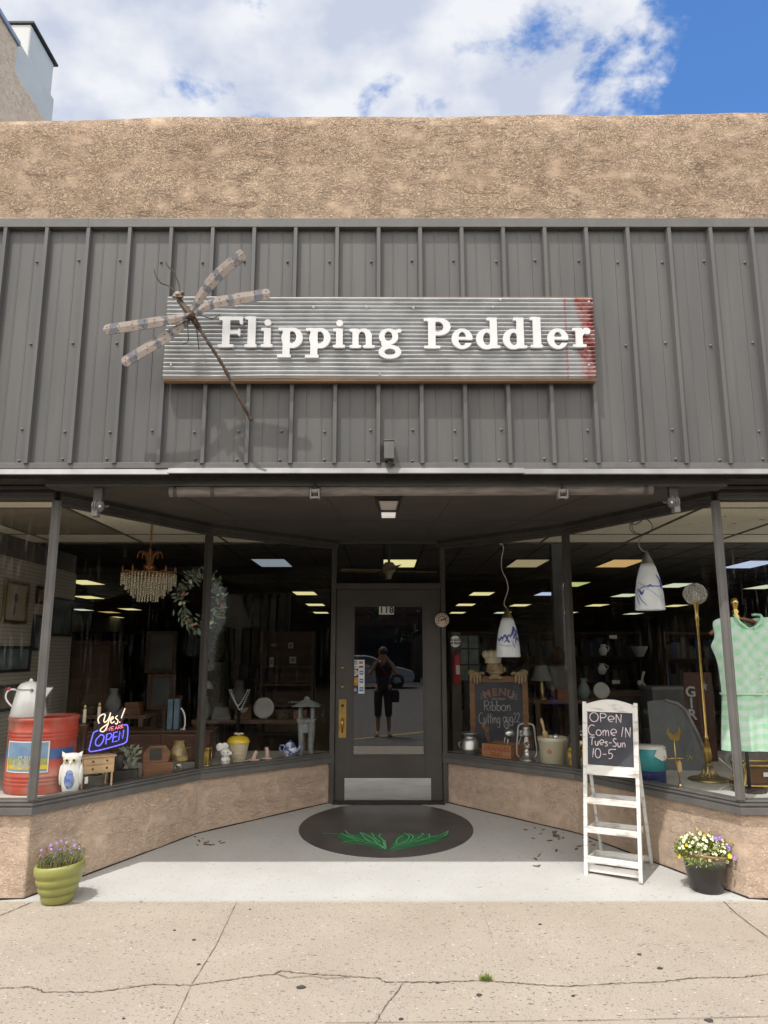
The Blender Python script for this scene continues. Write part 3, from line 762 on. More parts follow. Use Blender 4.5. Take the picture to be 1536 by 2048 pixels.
# parapet with a soft rounded top
g = MB()
xs = np.concatenate([np.arange(-13, -3.2, .35), np.arange(-3.2, 3.2, .07), np.arange(3.2, 13.1, .35)])
prof = [(0, -.05), (0, .12), (0, .24), (0, .36), (0, .48), (0, .60), (.004, .68), (.016, .73), (.042, .775), (.08, .805), (.13, .822), (.2, .828), (.42, .82), (.42, -.05)]
prof = [(a, b * 1.19 if b > 0 else b) for a, b in prof]
vs = []; z0 = 4.56
for x in xs:
    e = .012 * mnoise.noise((x * .9, 3, 1)) + .006 * mnoise.noise((x * 2.7, 8, 1)) + .035 * max(0, min(1, (x + 1.5) / 4))
    if x < -1.6: e -= .03 * min(1, (-1.6 - x))
    for k, (yy, hz) in enumerate(prof):
        f = min(1, max(0, hz / .97))
        d = .016 * mnoise.noise((x * 1.3, hz * 2.5, 5)) + .006 * mnoise.noise((x * 5, hz * 6, 9))
        vs.append((x, YW + .06 + yy + d * (1 if k < 11 else 0), z0 + hz + e * f))
n_ = len(prof)
fs = [(i * n_ + k, (i + 1) * n_ + k, (i + 1) * n_ + k + 1, i * n_ + k + 1) for i in range(len(xs) - 1) for k in range(n_ - 1)]
g.add(vs, fs, 0, True)
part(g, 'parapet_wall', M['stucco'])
# ribbed metal siding
RP, RX = .2927, -2.376
zb, zt = 2.785, 4.505
def sid_prof():
    pts = []
    k0, k1 = int((-HALF - RX) / RP), int((HALF - RX) / RP)
    for k in range(k0, k1 + 1):
        x = RX + k * RP
        pts += [(x - .026, 0), (x - .015, -.040), (x + .009, -.040), (x + .013, 0)]
        for q in (.098, .195):
            pts += [(x + q - .007, 0), (x + q - .002, -.0035), (x + q + .002, -.0035), (x + q + .007, 0)]
    return pts
pr = sid_prof()
g = MB(); vs = []
for x, y in pr:
    vs += [(x, YW + y, zb), (x, YW + y, zt)]
g.add(vs, [(2 * i, 2 * i + 2, 2 * i + 3, 2 * i + 1) for i in range(len(pr) - 1)])
g.box(-HALF, HALF, YW + .03, YW + .05, zb, zt)
siding = part(g, 'metal_siding', M['siding'])
sc0 = None
sg = MB(); sg.lathe([(.0095, 0), (.0095, .004), (.006, .006), (.006, .011), (.0, .012)], n=8); sg.xf(Matrix.Rotation(PI / 2, 4, 'X'))
for k in range(-1, 19):
    for zz_, off in ((4.26, .06), (3.64, .06), (3.02, .06), (2.815, .055)):
        x = RX + k * RP + off + .17
        if abs(x) > 3.0 or (SGN_X0 - .02 < x < SGN_X1 + .02 and SGN_Z0 - .02 < zz_ < SGN_Z1 + .03) or (k % 2 and zz_ == 3.02 and k > 9): continue
        p = Vector((x + random.uniform(-.012, .012), YW - .001, zz_ + random.uniform(-.012, .012)))
        if sc0 is None:
            sc0 = sg.build('screw', M['grey'], siding); o = sc0
        else:
            o = sc0.copy(); C.objects.link(o)
        o.location = p - shop.location
g = MB(); g.box(-HALF, HALF, YW - .042, YW + .09, 4.503, 4.572)
for x in (-2.1, 2.44): g.box(x, x + .012, YW - .044, YW + .06, 4.500, 4.574)
part(g, 'top_trim', M['trim'], bevel=.003)
g = MB(); g.box(-HALF, HALF, YW - .026, YW + .04, 2.752, 2.792)
for x in (-1.86, -.62, 1.35): g.box(x, x + .6, YW - .0285, YW + .03, 2.754, 2.794)
part(g, 'bottom_trim', M['trim'], bevel=.002)
# drip edge: sloping bright metal lip in lengths that do not quite line up
g = MB()
for a, b, dz in ((-HALF, -1.42, -.004), (-1.43, .93, .004), (.92, HALF, -.001)):
    v = []
    for x, t in ((a, 0), (b, 0)):
        v += [(x, YW - .027, 2.752 + dz), (x, YW - .056, 2.712 + dz + t), (x, YW - .050, 2.707 + dz), (x, YW - .01, 2.745 + dz)]
    g.add(v, [(0, 4, 5, 1), (1, 5, 6, 2), (2, 6, 7, 3), (3, 7, 4, 0), (0, 1, 2, 3), (7, 6, 5, 4)])
part(g, 'drip_edge', M['drip'])
# soffits, beams behind the fascia
g = MB(); g.box(-HALF, HALF, YW + .052, Y1 - .04, 2.70, 2.74); g.box(-HALF, HALF, YW + .055, Y1 - .02, 2.742, 4.6)
part(g, 'fascia_frame', M['black_gap'])
g = MB()
for pts in ([(-HALF, Y1), L0, L1, L2, (-.10, 7.445)][0:2], [R0, (HALF, Y1)]):
    band(g, pts, .05, -.05, 2.60, 2.70)
    band(g, pts, .075, .051, 2.672, 2.692); band(g, pts, .07, .051, 2.632, 2.650)
g.box(L0[0] + .01, R0[0] - .01, 4.875, 4.915, 2.655, 2.699)
part(g, 'front_beam', M['trim_d'], bevel=.003)
g = MB(); g.prism([(L0[0] + .02, Y1 + .0), L1, L2, R2, R1, (R0[0] - .02, Y1)], 2.663, 2.669)
g.box(L0[0], R0[0], 4.92, 5.099, 2.663, 2.669)
for p0, p1 in (((-.42, 5.3), (-.30, 7.42)), ((.50, 5.3), (.40, 7.42)), ((-1.5, 5.1), (-1.05, 6.9)), ((1.5, 5.1), (1.05, 6.9))):
    g.bar((p0[0], p0[1], 2.661), (p1[0], p1[1], 2.661), .012, .005)
g.bar((L1[0] + .05, 6.25, 2.6615), (R1[0] - .05, 6.25, 2.6615), .014, .005)
part(g, 'entry_soffit', M['soffit'])
LEFT, RIGHT = [(XL, Y1), L0, L1, L2], [R2, R1, R0, (XR, Y1)]
for nm, pl in (('left', LEFT), ('right', RIGHT)):
    g = MB()
    full = [(-HALF, Y1)] + pl[1:] if nm == 'left' else pl[:-1] + [(HALF, Y1)]
    band(g, full, 0, -.16, -.2, SILL0)
    part(g, 'base_wall', M['stucco_low'], bevel=.012, seg=3)
    g = MB()
    band(g, pl, .032, -.10, SILL0 - .012, SILL0 + .034)
    band(g, pl, .024, -.09, SILL0 + .034, SILL0 + .046)
    band(g, pl, .034, -.09, SILL0 + .046, SILL0 + .060)
    band(g, pl, .018, -.08, SILL0 + .060, SILL0 + .066)
    band(g, pl, .026, -.08, SILL0 + .066, SILL1)
    part(g, 'window_sill', M['trim'], bevel=.002)
    g = MB()
    a = [L0, L1, L2] if nm == 'left' else [R2, R1, R0]
    band(g, a, .045, -.05, HEAD - .005, 2.662); band(g, a, .06, .046, HEAD + .022, HEAD + .034); band(g, a, .03, -.03, HEAD - .03, HEAD - .006)
    part(g, 'window_header', M['trim_d'], bevel=.002)
    # dark joint where the base meets the floor
    g = MB()
    q = offset_line(a, .004)
    for i in range(2):
        p0, p1 = q[i], q[i + 1]
        m_ = 8
        for k in range(m_):
            s0, s1 = p0.lerp(p1, k / m_), p0.lerp(p1, (k + 1) / m_)
            h0 = .016 + .006 * mnoise.noise((s0.x * 4, s0.y * 4, 0)); h1 = .016 + .006 * mnoise.noise((s1.x * 4, s1.y * 4, 0))
            g.add([(s0.x, s0.y, ramp(*s0) + .005), (s1.x, s1.y, ramp(*s1) + .005), (s1.x, s1.y, ramp(*s1) + h1), (s0.x, s0.y, ramp(*s0) + h0)], [(0, 1, 2, 3)])
    b = [(-HALF, Y1), L0] if nm == 'left' else [R0, (HALF, Y1)]
    band(g, b, .005, -.01, -.002, .012)
    part(g, 'base_joint', M['black_gap'])
def post(p, w, d, ang, z0=SILL1, z1=HEAD, mat='trim', inset=0):
    g = MB(); m = Matrix.Rotation(ang, 3, 'Z')
    g.obox((p[0], p[1], (z0 + z1) / 2), (w, d, z1 - z0), m)
    g.obox(Vector((p[0], p[1], (z0 + z1) / 2)) + m @ Vector((0, -d / 2 - .003, 0)), (w * .55, .008, z1 - z0 - .004), m)
    return part(g, 'window_post', M[mat], bevel=.003)
aL0, aL1, aL2 = (R(30), R(52), R(43))
post(L0, .058, .058, R(30), mat='trim'); post(R0, .058, .058, R(-30), mat='trim')
post(L1, .05, .055, R(52), mat='trim_d'); post(R1, .05, .055, R(-52), mat='trim_d')
for p, s in ((XL, -1), (XR, 1)): post((p, Y1), .06, .08, 0)
def pane(p0, p1, mat, sh=.03):
    a, b = Vector(p0), Vector(p1); d = (b - a).normalized()
    a += d * sh; b -= d * sh
    g = MB(); g.add([(a.x, a.y, SILL1 - .005), (b.x, b.y, SILL1 - .005), (b.x, b.y, HEAD), (a.x, a.y, HEAD)], [(0, 1, 2, 3)])
    return part(g, 'window_pane', M[mat])
pane((XL, Y1), L0, 'glass_front'); pane(L0, L1, 'glass'); pane(L1, L2, 'glass')
pane(R2, R1, 'glass'); pane(R1, R0, 'glass'); pane(R0, (XR, Y1), 'glass_front')
# piers beyond the windows, back-up wall, roof
g = MB()
for a, b in ((-HALF, XL - .03), (XR + .03, HALF)):
    g = MB(); g.box(a, b, Y1 + .002, Y1 + .2, SILL0, 2.62)
    part(g, 'pier_wall', M['stucco_low'])
g = MB(); g.box(-HALF, HALF, 5.2, 44, 4.55, 4.75)
part(g, 'flat_roof', M['roof'])
# door frame, transom, door
dz = ramp(0, YD)
DX0, DX1 = P(671, 1400, YD).x, P(883, 1400, YD).x
DT = P(780, 1178, YD).z
TZ0, TZ1 = P(780, 1167, YD).z, P(780, 1088, YD).z
g = MB()
g.box(L2[0] - .035, DX0 - .004, YD - .05, YD + .07, dz, 2.664); g.box(DX1 + .004, R2[0] + .035, YD - .05, YD + .07, dz, 2.664)
g.box(DX0 - .004, DX1 + .004, YD - .035, YD + .06, DT, TZ0); g.box(DX0 - .004, DX1 + .004, YD - .03, YD + .06, TZ1, 2.664)
part(g, 'door_frame', M['trim_d'], bevel=.003)
g = MB(); g.box(L2[0], R2[0], YD - .10, YD + .06, dz - .05, dz + .018)
part(g, 'threshold', M['black_gap'], bevel=.003)
g = MB(); g.add([(DX0, YD + .02, TZ0), (DX1, YD + .02, TZ0), (DX1, YD + .02, TZ1), (DX0, YD + .02, TZ1)], [(0, 1, 2, 3)])
part(g, 'transom_pane', M['glass'])
GX0, GX1 = P(705, 1360, YD).x, P(849, 1360, YD).x
GZ0, GZ1 = P(780, 1512, YD).z, P(780, 1210, YD).z
g = MB()
d0, d1 = YD - .012, YD + .032
g.box(DX0, GX0, d0, d1, dz + .02, DT - .004); g.box(GX1, DX1, d0, d1, dz + .02, DT - .004)
g.box(GX0, GX1, d0, d1, dz + .02, GZ0); g.box(GX0, GX1, d0, d1, GZ1, DT - .004)
for a, b, c, e in ((GX0, GX0 + .016, GZ0, GZ1), (GX1 - .016, GX1, GZ0, GZ1)): g.box(a, b, d0 - .005, d0 + .012, c, e)
g.box(GX0 + .016, GX1 - .016, d0 - .005, d0 + .012, GZ0, GZ0 + .016); g.box(GX0 + .016, GX1 - .016, d0 - .005, d0 + .012, GZ1 - .016, GZ1)
door = part(g, 'door', M['door'], bevel=.002)
def dpart(mb, name, mat, **kw): return mb.build(name, mat, door, world=True, **kw)
g = MB(); g.add([(GX0, YD, GZ0), (GX1, YD, GZ0), (GX1, YD, GZ1), (GX0, YD, GZ1)], [(0, 1, 2, 3)])
dpart(g, 'door_pane', M['glass_door'])
kx0, kx1, kz0, kz1 = P(689, 1580, YD).x, P(862, 1580, YD).x, P(780, 1600, YD).z, P(780, 1556, YD).z
g = MB(); g.box(kx0, kx1, d0 - .003, d0 - .0005, kz0, kz1)
for i in range(7):
    for zz_ in (kz0 + .012, kz1 - .012):
        q = MB(); q.lathe([(.005, 0), (.004, .002), (0, .003)], n=8); q.xf(Matrix.Translation((kx0 + .02 + i * (kx1 - kx0 - .04) / 6, d0 - .003, zz_)) @ Matrix.Rotation(PI / 2, 4, 'X')); g.add(q.v, q.f)
dpart(g, 'kick_plate', M['steel'], bevel=.001)
def P3(x, y): return P(640 + x / 5.297, 1300 + y / 5.297, d0)
h0, h1 = P3(196, 930), P3(280, 522)
g = MB(); g.box(h0.x, h1.x, d0 - .006, d0, h0.z, h1.z); hx = (h0.x + h1.x) / 2
g.box(h0.x + .006, h1.x - .006, d0 - .009, d0 - .005, h0.z + .01, h1.z - .01)
g.lathe([(.017, -.006), (.017, .006)], c=(0, 0, 0), n=4, cap0=False, cap1=False) if False else None
zz_ = lambda y: P3(237, y).z
g.tube(smooth_line([(hx, d0 - .006, zz_(730)), (hx, d0 - .03, zz_(722)), (hx, d0 - .05, zz_(760)), (hx, d0 - .052, zz_(800)), (hx, d0 - .035, zz_(850)), (hx, d0 - .006, zz_(875))], 6), [.007] * 8 + [.011] * 12 + [.007] * 11, n=8)
g.box(hx - .012, hx + .012, d0 - .035, d0 - .006, zz_(724), zz_(715))
hnd = dpart(g, 'door_handle', M['brass'], bevel=.001)
g = MB(); q = MB(); q.lathe([(.014, 0), (.014, .012), (.010, .014), (0, .014)], n=16); q.xf(Matrix.Translation((hx, d0 - .009, zz_(588))) @ Matrix.Rotation(PI / 2, 4, 'X')); g.add(q.v, q.f, 0, True)
dpart(g, 'lock_cylinder', M['black'])
for y_ in (188, 390):
    c = P3(234, y_)
    q = MB(); q.lathe([(.021, 0), (.021, .006), (.017, .012), (.009, .013), (.008, .016), (0, .016)], n=18); q.xf(Matrix.Translation((c.x, d0, c.z)) @ Matrix.Rotation(PI / 2, 4, 'X'))
    dpart(q, 'deadbolt', M['brass_old'])
    q = MB(); q.box(c.x - .0015, c.x + .0015, d0 - .0175, d0 - .0155, c.z - .005, c.z + .005); q.lathe([(.013, 0), (.013, .0015), (.010, .0015), (.010, 0)], n=16, cap0=False, cap1=False)
# house number
a, b = P(758, 1229, YD - .004), P(788, 1211, YD - .004)
g = MB(); w3 = (b.x - a.x) / 3
for i in range(3): g.box(a.x + i * w3 + .0008, a.x + (i + 1) * w3 - .0008, YD - .004, YD - .001, a.z, b.z)
num = dpart(g, 'number_plate', M['paper'])
g = MB()
for i, ch in enumerate('118'):
    g = MB(); add_text(g, ch, (b.z - a.z) * 1.0, .0005, Matrix.Translation((a.x + (i + .5) * w3, YD - .0047, (a.z + b.z) / 2)) @ FACE, offset=.0022)
    zs = [v.z for v in g.v]; up = (a.z + b.z) / 2 - (min(zs) + max(zs)) / 2
    for v in g.v: v.z += up
    dpart(g, 'house_number', M['black'])
# card stickers: white squares with blue, red and gold marks
def sticker(x0, y0, x1, y1, base, marks, name='card_sticker', round_=False):
    a, b = P3(x0, y1), P3(x1, y0)
    g = MB(); yy = YD - .0035
    if round_:
        cx, cz, rx, rz = (a.x + b.x) / 2, (a.z + b.z) / 2, (b.x - a.x) / 2, (b.z - a.z) / 2
        g.plate([(cx + rx * math.cos(t * PI / 12), cz + rz * math.sin(t * PI / 12)) for t in range(24)], yy, YD - .001)
    else: g.box(a.x, b.x, yy, YD - .001, a.z, b.z)
    mats = [base]
    for k, (u0, v0, u1, v1, mt) in enumerate(marks):
        if mt not in mats: mats.append(mt)
        y2 = yy - .0008 - .0003 * k
        X = lambda u: a.x + (b.x - a.x) * u
        Zz = lambda v: a.z + (b.z - a.z) * v
        if mt.name.startswith('round'):
            pass
        g.box(X(u0), X(u1), y2, yy, Zz(v0), Zz(v1), mats.index(mt))
    return dpart(g, name, mats)
SB = pm('sticker_blue', (.03, .16, .48), (.03, .2, .55), rough=.4); SO = pm('sticker_orange', (.6, .25, .03), rough=.4); SR = pm('sticker_red', (.45, .06, .03), rough=.4)
SW = M['paper']
sticker(340, 105, 472, 198, SW, [(.14, .48, .42, .86, SB), (.17, .6, .39, .72, SW), (.56, .55, .74, .84, SR), (.72, .55, .88, .84, SO), (.14, .15, .44, .24, SR), (.55, .12, .9, .3, M['navy'])])
sticker(340, 208, 402, 275, SW, [(.25, .25, .75, .34, M['grey']), (.2, .44, .8, .53, M['grey']), (.3, .62, .7, .72, M['grey'])], round_=True)
sticker(340, 288, 402, 375, SO, [(.44, .44, .60, .56, SW)])
sticker(336, 385, 402, 462, M['navy'], [(.25, .5, .8, .58, SW), (.22, .32, .78, .42, SW), (.3, .68, .75, .74, SW)], round_=True)
sticker(404, 200, 472, 462, SW, [(.2, .76, .8, .93, SB), (.3, .83, .7, .87, SW), (.2, .43, .8, .6, SB), (.3, .5, .7, .54, SW), (.2, .09, .8, .26, SB), (.3, .16, .7, .20, SW)])

# ------------------------------------------------------------------ inside: floors, ceilings, walls
CZH = CZ + 1.60
g = MB(); g.box(-12.5, 12.5, 7.60, 44, -.2, dz); struct(g, 'shop_floor', M['shop_floor'])
g = MB(); g.box(-12.5, 12.5, 7.62, 44, CZH, CZH + .1)
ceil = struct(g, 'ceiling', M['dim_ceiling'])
g = MB()
for i in range(-20, 21): g.box(i * .61 - .012, i * .61 + .012, 7.64, 40, CZH - .006, CZH - .001)
for i in range(0, 26): g.box(-12.4, 12.4, 7.9 + i * 1.22, 7.925 + i * 1.22, CZH - .0075, CZH - .0015)
tag(g.build('ceiling_grid', M['grid'], ceil, world=True), kind='structure')
g = MB(); g.box(-12.5, 12.5, Y1 + .05, 7.60, 2.672, 2.76)
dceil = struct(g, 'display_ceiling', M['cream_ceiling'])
g = MB()
for x in (-5.2, -4.3, -3.4, -2.5, -1.62, -.75, .75, 1.62, 2.5, 3.4, 4.3, 5.2): g.box(x - .014, x + .014, Y1 + .06, 7.59, 2.6655, 2.6745)
for y in (5.72, 7.05): g.box(-12, 12, y - .007, y + .007, 2.6665, 2.674)
g.box(-12, 12, 7.585, 7.61, 2.655, 2.7)
tag(g.build('ceiling_batten', M['grid'], dceil, world=True), kind='structure')
g = MB(); g.box(-3.38, -2.52, 5.74, 7.03, 2.668, 2.6735)
tag(g.build('stained_panel', M['brown_tile'], dceil, world=True), kind='structure')
g = MB()
for _ in range(90):
    x, y, r = random.choice([-1, 1]) * random.uniform(1.3, 4.1), random.uniform(5.15, 6.6), random.uniform(.004, .014)
    g.prism([(x + r * random.uniform(.6, 2) * math.cos(t), y + r * math.sin(t)) for t in [k * PI / 3 for k in range(6)]], 2.6703, 2.6715)
tag(g.build('ceiling_stain', M['grid'], dceil, world=True), kind='structure')
g = MB(); g.box(-12.5, 12.5, 7.602, 7.618, 2.70, CZH + .1); g.box(-12.7, -12.5, 5.3, 44, -.2, 4.55); g.box(12.5, 12.7, 5.3, 44, -.2, 4.55); g.box(-12.7, 12.7, 44, 44.2, -.2, 4.55)
g.box(-12.5, XL - .05, 7.55, 7.60, dz, 2.67)
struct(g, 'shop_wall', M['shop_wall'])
for pl in (([(XL, Y1 + .08), (L0[0] - .02, Y1 + .08), (L1[0] - .07, L1[1] + .05), (L2[0] - .06, L2[1] + .07), (L2[0] - .06, 7.75), (XL, 7.75)]), ([(XR, Y1 + .08), (R0[0] + .02, Y1 + .08), (R1[0] + .07, R1[1] + .05), (R2[0] + .06, R2[1] + .07), (R2[0] + .06, 7.75), (XR, 7.75)])):
    g = MB(); g.prism(pl, .02, .58); struct(g, 'display_platform', M['platform'])
g = MB(); g.box(-3.70, -3.62, 5.22, 8.7, .1, 2.46)
g.box(-3.61, -3.612, 5.24, 8.68, .1, 2.4) if False else None
for y in (6.25, 7.47): g.box(-3.6195, -3.6175, y - .004, y + .004, .6, 2.46)
pegm, n, l, b = newmat('pegboard_holes')
tcn = n.new('ShaderNodeTexCoord'); mp = n.new('ShaderNodeMapping'); mp.inputs['Scale'].default_value = (1, 26, 26); l.new(tcn.outputs['Object'], mp.inputs[0])
fr = n.new('ShaderNodeVectorMath'); fr.operation = 'FRACTION'; l.new(mp.outputs[0], fr.inputs[0])
sb = n.new('ShaderNodeVectorMath'); sb.operation = 'SUBTRACT'; sb.inputs[1].default_value = (0, .5, .5); l.new(fr.outputs[0], sb.inputs[0])
ml = n.new('ShaderNodeVectorMath'); ml.operation = 'MULTIPLY'; ml.inputs[1].default_value = (0, 1, 1); l.new(sb.outputs[0], ml.inputs[0])
ln = n.new('ShaderNodeVectorMath'); ln.operation = 'LENGTH'; l.new(ml.outputs[0], ln.inputs[0])
lt = math_node(n, l, 'LESS_THAN', ln.outputs['Value'], .17)
x = n.new('ShaderNodeMix'); x.data_type = 'RGBA'; x.inputs[6].default_value = (.46, .42, .34, 1); x.inputs[7].default_value = (.05, .045, .04, 1)
l.new(lt, x.inputs[0]); l.new(x.outputs[2], b.inputs['Base Color']); b.inputs['Roughness'].default_value = .8
struct(g, 'pegboard_wall', pegm)
g = MB(); g.box(-3.70, -3.63, 5.22, 8.7, 2.462, 2.67); struct(g, 'wall_band', M['shop_wall'])

# ceiling lights, each at its place in the shop's own grid
LM = {'y': emis('lamp_yellow', (.96, .86, .42), .62), 'd': emis('lamp_dim', (.55, .46, .26), .38), 'g': emis('lamp_green', (.78, .82, .34), .46), 'b': emis('lamp_blue', (.62, .72, .95), .58), 'o': emis('lamp_orange', (.85, .55, .22), .46), 'w': emis('lamp_cool', (.80, .88, .62), .58), 'k': emis('lamp_bluegrey', (.42, .50, .55), .38)}
lights = [(545, 1125, 'k', 'dim blue grey ceiling light above the left end of the doorway'), (610, 1186, 'y', 'yellow ceiling light left of the transom, nearest of three in line'), (631, 1209, 'y', 'yellow ceiling light left of the door, middle of three in line'), (642, 1225, 'y', 'yellow ceiling light left of the door, smallest of three in line'),
          (168, 1164, 'y', 'yellow ceiling light cut off by the pegboard, highest of its column'), (177, 1194, 'y', 'yellow ceiling light left of the chandelier, second below the pegboard top'), (219, 1224, 'o', 'orange ceiling light low to the left of the chandelier'), (230, 1234, 'y', 'yellow ceiling light just under the orange one by the chandelier'), (260, 1218, 'y', 'yellow ceiling light directly below the chandelier, wider one'), (268, 1243, 'y', 'yellow ceiling light below the chandelier, lowest of the column'), (163, 1239, 'w', 'pale ceiling light low beside the pegboard edge'), (163, 1219, 'w', 'pale narrow ceiling light touching the pegboard edge'),
          (799, 1126, 'y', 'bright yellow ceiling light seen through the transom over the door'),
          (1054, 1126, 'd', 'dim amber ceiling light above the near lamp cord'), (1240, 1126, 'o', 'orange brown ceiling light left of the far pendant lamp'), (1144, 1168, 'g', 'greenish ceiling light behind the right window mullion'), (1096, 1187, 'b', 'bluish white ceiling light left of the right mullion'), (963, 1187, 'y', 'yellow ceiling light left of the near pendant cord'), (931, 1209, 'y', 'yellow ceiling light right of the round thermometer, upper one'), (1040, 1210, 'y', 'yellow ceiling light just right of the near pendant top'), (915, 1225, 'y', 'yellow ceiling light beside the thermometer, lower one'), (1005, 1225, 'w', 'pale ceiling light behind the near pendant top'), (1136, 1225, 'y', 'yellow ceiling light crossing the right mullion'), (1194, 1210, 'y', 'yellow ceiling light between the mullion and far pendant'), (1352, 1170, 'w', 'cool white ceiling light between far pendant and globe lamp'), (1252, 1190, 'w', 'small pale ceiling light left of the far pendant shade'), (1350, 1211, 'y', 'yellow ceiling light below the cool white one by the globe lamp'), (1266, 1227, 'w', 'pale ceiling light under the far pendant shade'), (1500, 1128, 'b', 'large blue ceiling light above the green dress'), (1530, 1173, 'w', 'cool ceiling light above the dress shoulder')]
for px, py, c, lab in lights:
    p = Z(px, py, CZH)
    t = thing('ceiling_light', lab, 'ceiling light', (p.x, p.y, CZH), 0, 'ceiling light panels in the shop')
    g = MB(); g.box(-.29, .29, -.60, .60, -.010, -.006); g.build('diffuser', LM[c], t)
    g = MB()
    for a in ((-.31, -.292, -.62, .62), (.292, .31, -.62, .62), (-.2915, .2915, -.62, -.602), (-.2915, .2915, .602, .62)): g.box(a[0], a[1], a[2], a[3], -.014, -.002)
    g.build('light_frame', M['grid'], t)
# ceiling fan behind the transom
pf = P(778, 1150, 9.4)
t = thing('ceiling_fan', 'dim ceiling fan seen through the transom window', 'ceiling fan', (pf.x, 9.4, CZH))
dzf = pf.z - CZH
g = MB(); g.tube([(0, 0, -.002), (0, 0, dzf + .12)], .016, 8); g.build('fan_rod', M['grid'], t)
g = MB(); g.lathe([(.05, dzf + .16), (.085, dzf + .12), (.085, dzf + .05), (.05, dzf + .02), (.03, dzf - .05)], n=16); g.build('fan_motor', M['cream'], t)
for k in range(4):
    a = R(8 + 90 * k); m = Matrix.Rotation(a, 3, 'Z') @ Matrix.Rotation(R(11), 3, 'X')
    g = MB(); g.obox(Matrix.Rotation(a, 3, 'Z') @ Vector((.36, 0, dzf + .05)), (.5, .12, .008), m); g.build('fan_blade', M['wood_lt'], t, bevel=.003)

# ------------------------------------------------------------------ neighbour rising behind the parapet
nb = thing('neighbouring_building', 'taller tan building with a grey block rising behind the roof at left', 'building', (-6, 5.5, 4.75))
xn = -4.5
g = MB(); g.prism([(xn, 5.5), (xn, 7.86), (-9, 7.86), (-9, 5.5)], 4.75, 8.87); g.prism([(xn, 7.862), (xn, 11), (-9, 11), (-9, 7.862)], 4.75, 8.50)
part(g, 'building_wall', M['tan_wall'], nb)
g = MB(); g.box(-9, xn + .03, 5.45, 7.88, 8.872, 8.93); 
part(g, 'coping', pm('coping_metal', (.22, .27, .36), (.3, .33, .4), rough=.4), nb, bevel=.004)
g = MB(); g.box(-7, xn - .10, 8.30, 8.98, 8.50, 9.60); g.box(-7, xn - .05, 7.9, 8.98, 8.501, 9.05)
part(g, 'rooftop_block', M['grey_wall'], nb, bevel=.02)
g = MB(); g.box(-7, xn - .06, 8.28, 9.02, 9.602, 9.63)
part(g, 'roof_edge', M['tape'], nb)

# ------------------------------------------------------------------ cut-out letters of the sign (outlines found from soft unions of strokes)
def contour(fn, x0, x1, y0, y1, st):
    nx, ny = int((x1 - x0) / st) + 2, int((y1 - y0) / st) + 2
    X, Y = np.meshgrid(x0 + st * np.arange(nx), y0 + st * np.arange(ny), indexing='ij')
    V = fn(X, Y)
    segs = {}
    def key(i, j, e): return (i, j, e)
    def pt(k):
        i, j, e = k
        if e == 0: a, b, p, q = V[i, j], V[i + 1, j], (X[i, j], Y[i, j]), (X[i + 1, j], Y[i + 1, j])
        else: a, b, p, q = V[i, j], V[i, j + 1], (X[i, j], Y[i, j]), (X[i, j + 1], Y[i, j + 1])
        t = a / (a - b); return (p[0] + (q[0] - p[0]) * t, p[1] + (q[1] - p[1]) * t)
    for i in range(nx - 1):
        for j in range(ny - 1):
            c = (V[i, j] < 0, V[i + 1, j] < 0, V[i + 1, j + 1] < 0, V[i, j + 1] < 0)
            s = sum(b << k for k, b in enumerate(c))
            if s in (0, 15): continue
            E = [(i, j, 0), (i + 1, j, 1), (i, j + 1, 0), (i, j, 1)]
            tab = {1: [(3, 0)], 2: [(0, 1)], 3: [(3, 1)], 4: [(1, 2)], 5: [(3, 0), (1, 2)], 6: [(0, 2)], 7: [(3, 2)], 8: [(2, 3)], 9: [(2, 0)], 10: [(0, 1), (2, 3)], 11: [(2, 1)], 12: [(1, 3)], 13: [(1, 0)], 14: [(0, 3)]}
            for a, b in tab[s]: segs[E[a]] = E[b]
    loops = []
    while segs:
        k, v = next(iter(segs.items())); loop = []
        while k in segs:
            loop.append(pt(k)); k2 = segs.pop(k); k = k2
        if len(loop) > 6: loops.append(loop)
    return loops
def sd_box(X, Y, x0, x1, y0, y1, r=.0):
    cx, cy, hx, hy = (x0 + x1) / 2, (y0 + y1) / 2, (x1 - x0) / 2 - r, (y1 - y0) / 2 - r
    qx, qy = np.abs(X - cx) - hx, np.abs(Y - cy) - hy
    return np.hypot(np.maximum(qx, 0), np.maximum(qy, 0)) + np.minimum(np.maximum(qx, qy), 0) - r
def sd_el(X, Y, cx, cy, rx, ry):
    return (np.hypot((X - cx) / rx, (Y - cy) / ry) - 1) * min(rx, ry)
def sd_cap(X, Y, a, b, r0, r1=None):
    r1 = r0 if r1 is None else r1
    px, py, bx, by = X - a[0], Y - a[1], b[0] - a[0], b[1] - a[1]
    h = np.clip((px * bx + py * by) / (bx * bx + by * by), 0, 1)
    return np.hypot(px - bx * h, py - by * h) - (r0 + (r1 - r0) * h)
def U(*a):
    r = a[0]
    for b in a[1:]:
        k = .03; h = np.clip(.5 + .5 * (b - r) / k, 0, 1); r = b + (r - b) * h - k * h * (1 - h)
    return r
D_ = lambda a, b: np.maximum(a, -b)
XH = .62
def g_F(X, Y):
    s = U(sd_box(X, Y, .13, .36, 0, 1), sd_box(X, Y, .0, .49, 0, .085, .02), sd_box(X, Y, .02, .75, .885, 1.0, .015), sd_cap(X, Y, (.69, .93), (.71, .80), .045, .055), sd_box(X, Y, .3, .66, .43, .54, .015), sd_cap(X, Y, (.65, .40), (.65, .57), .035))
    return s, .78
def g_l(X, Y): return U(sd_box(X, Y, .09, .33, 0, 1.0), sd_box(X, Y, 0, .38, 0, .085, .02), sd_box(X, Y, .0, .2, .91, 1.0, .02)), .40
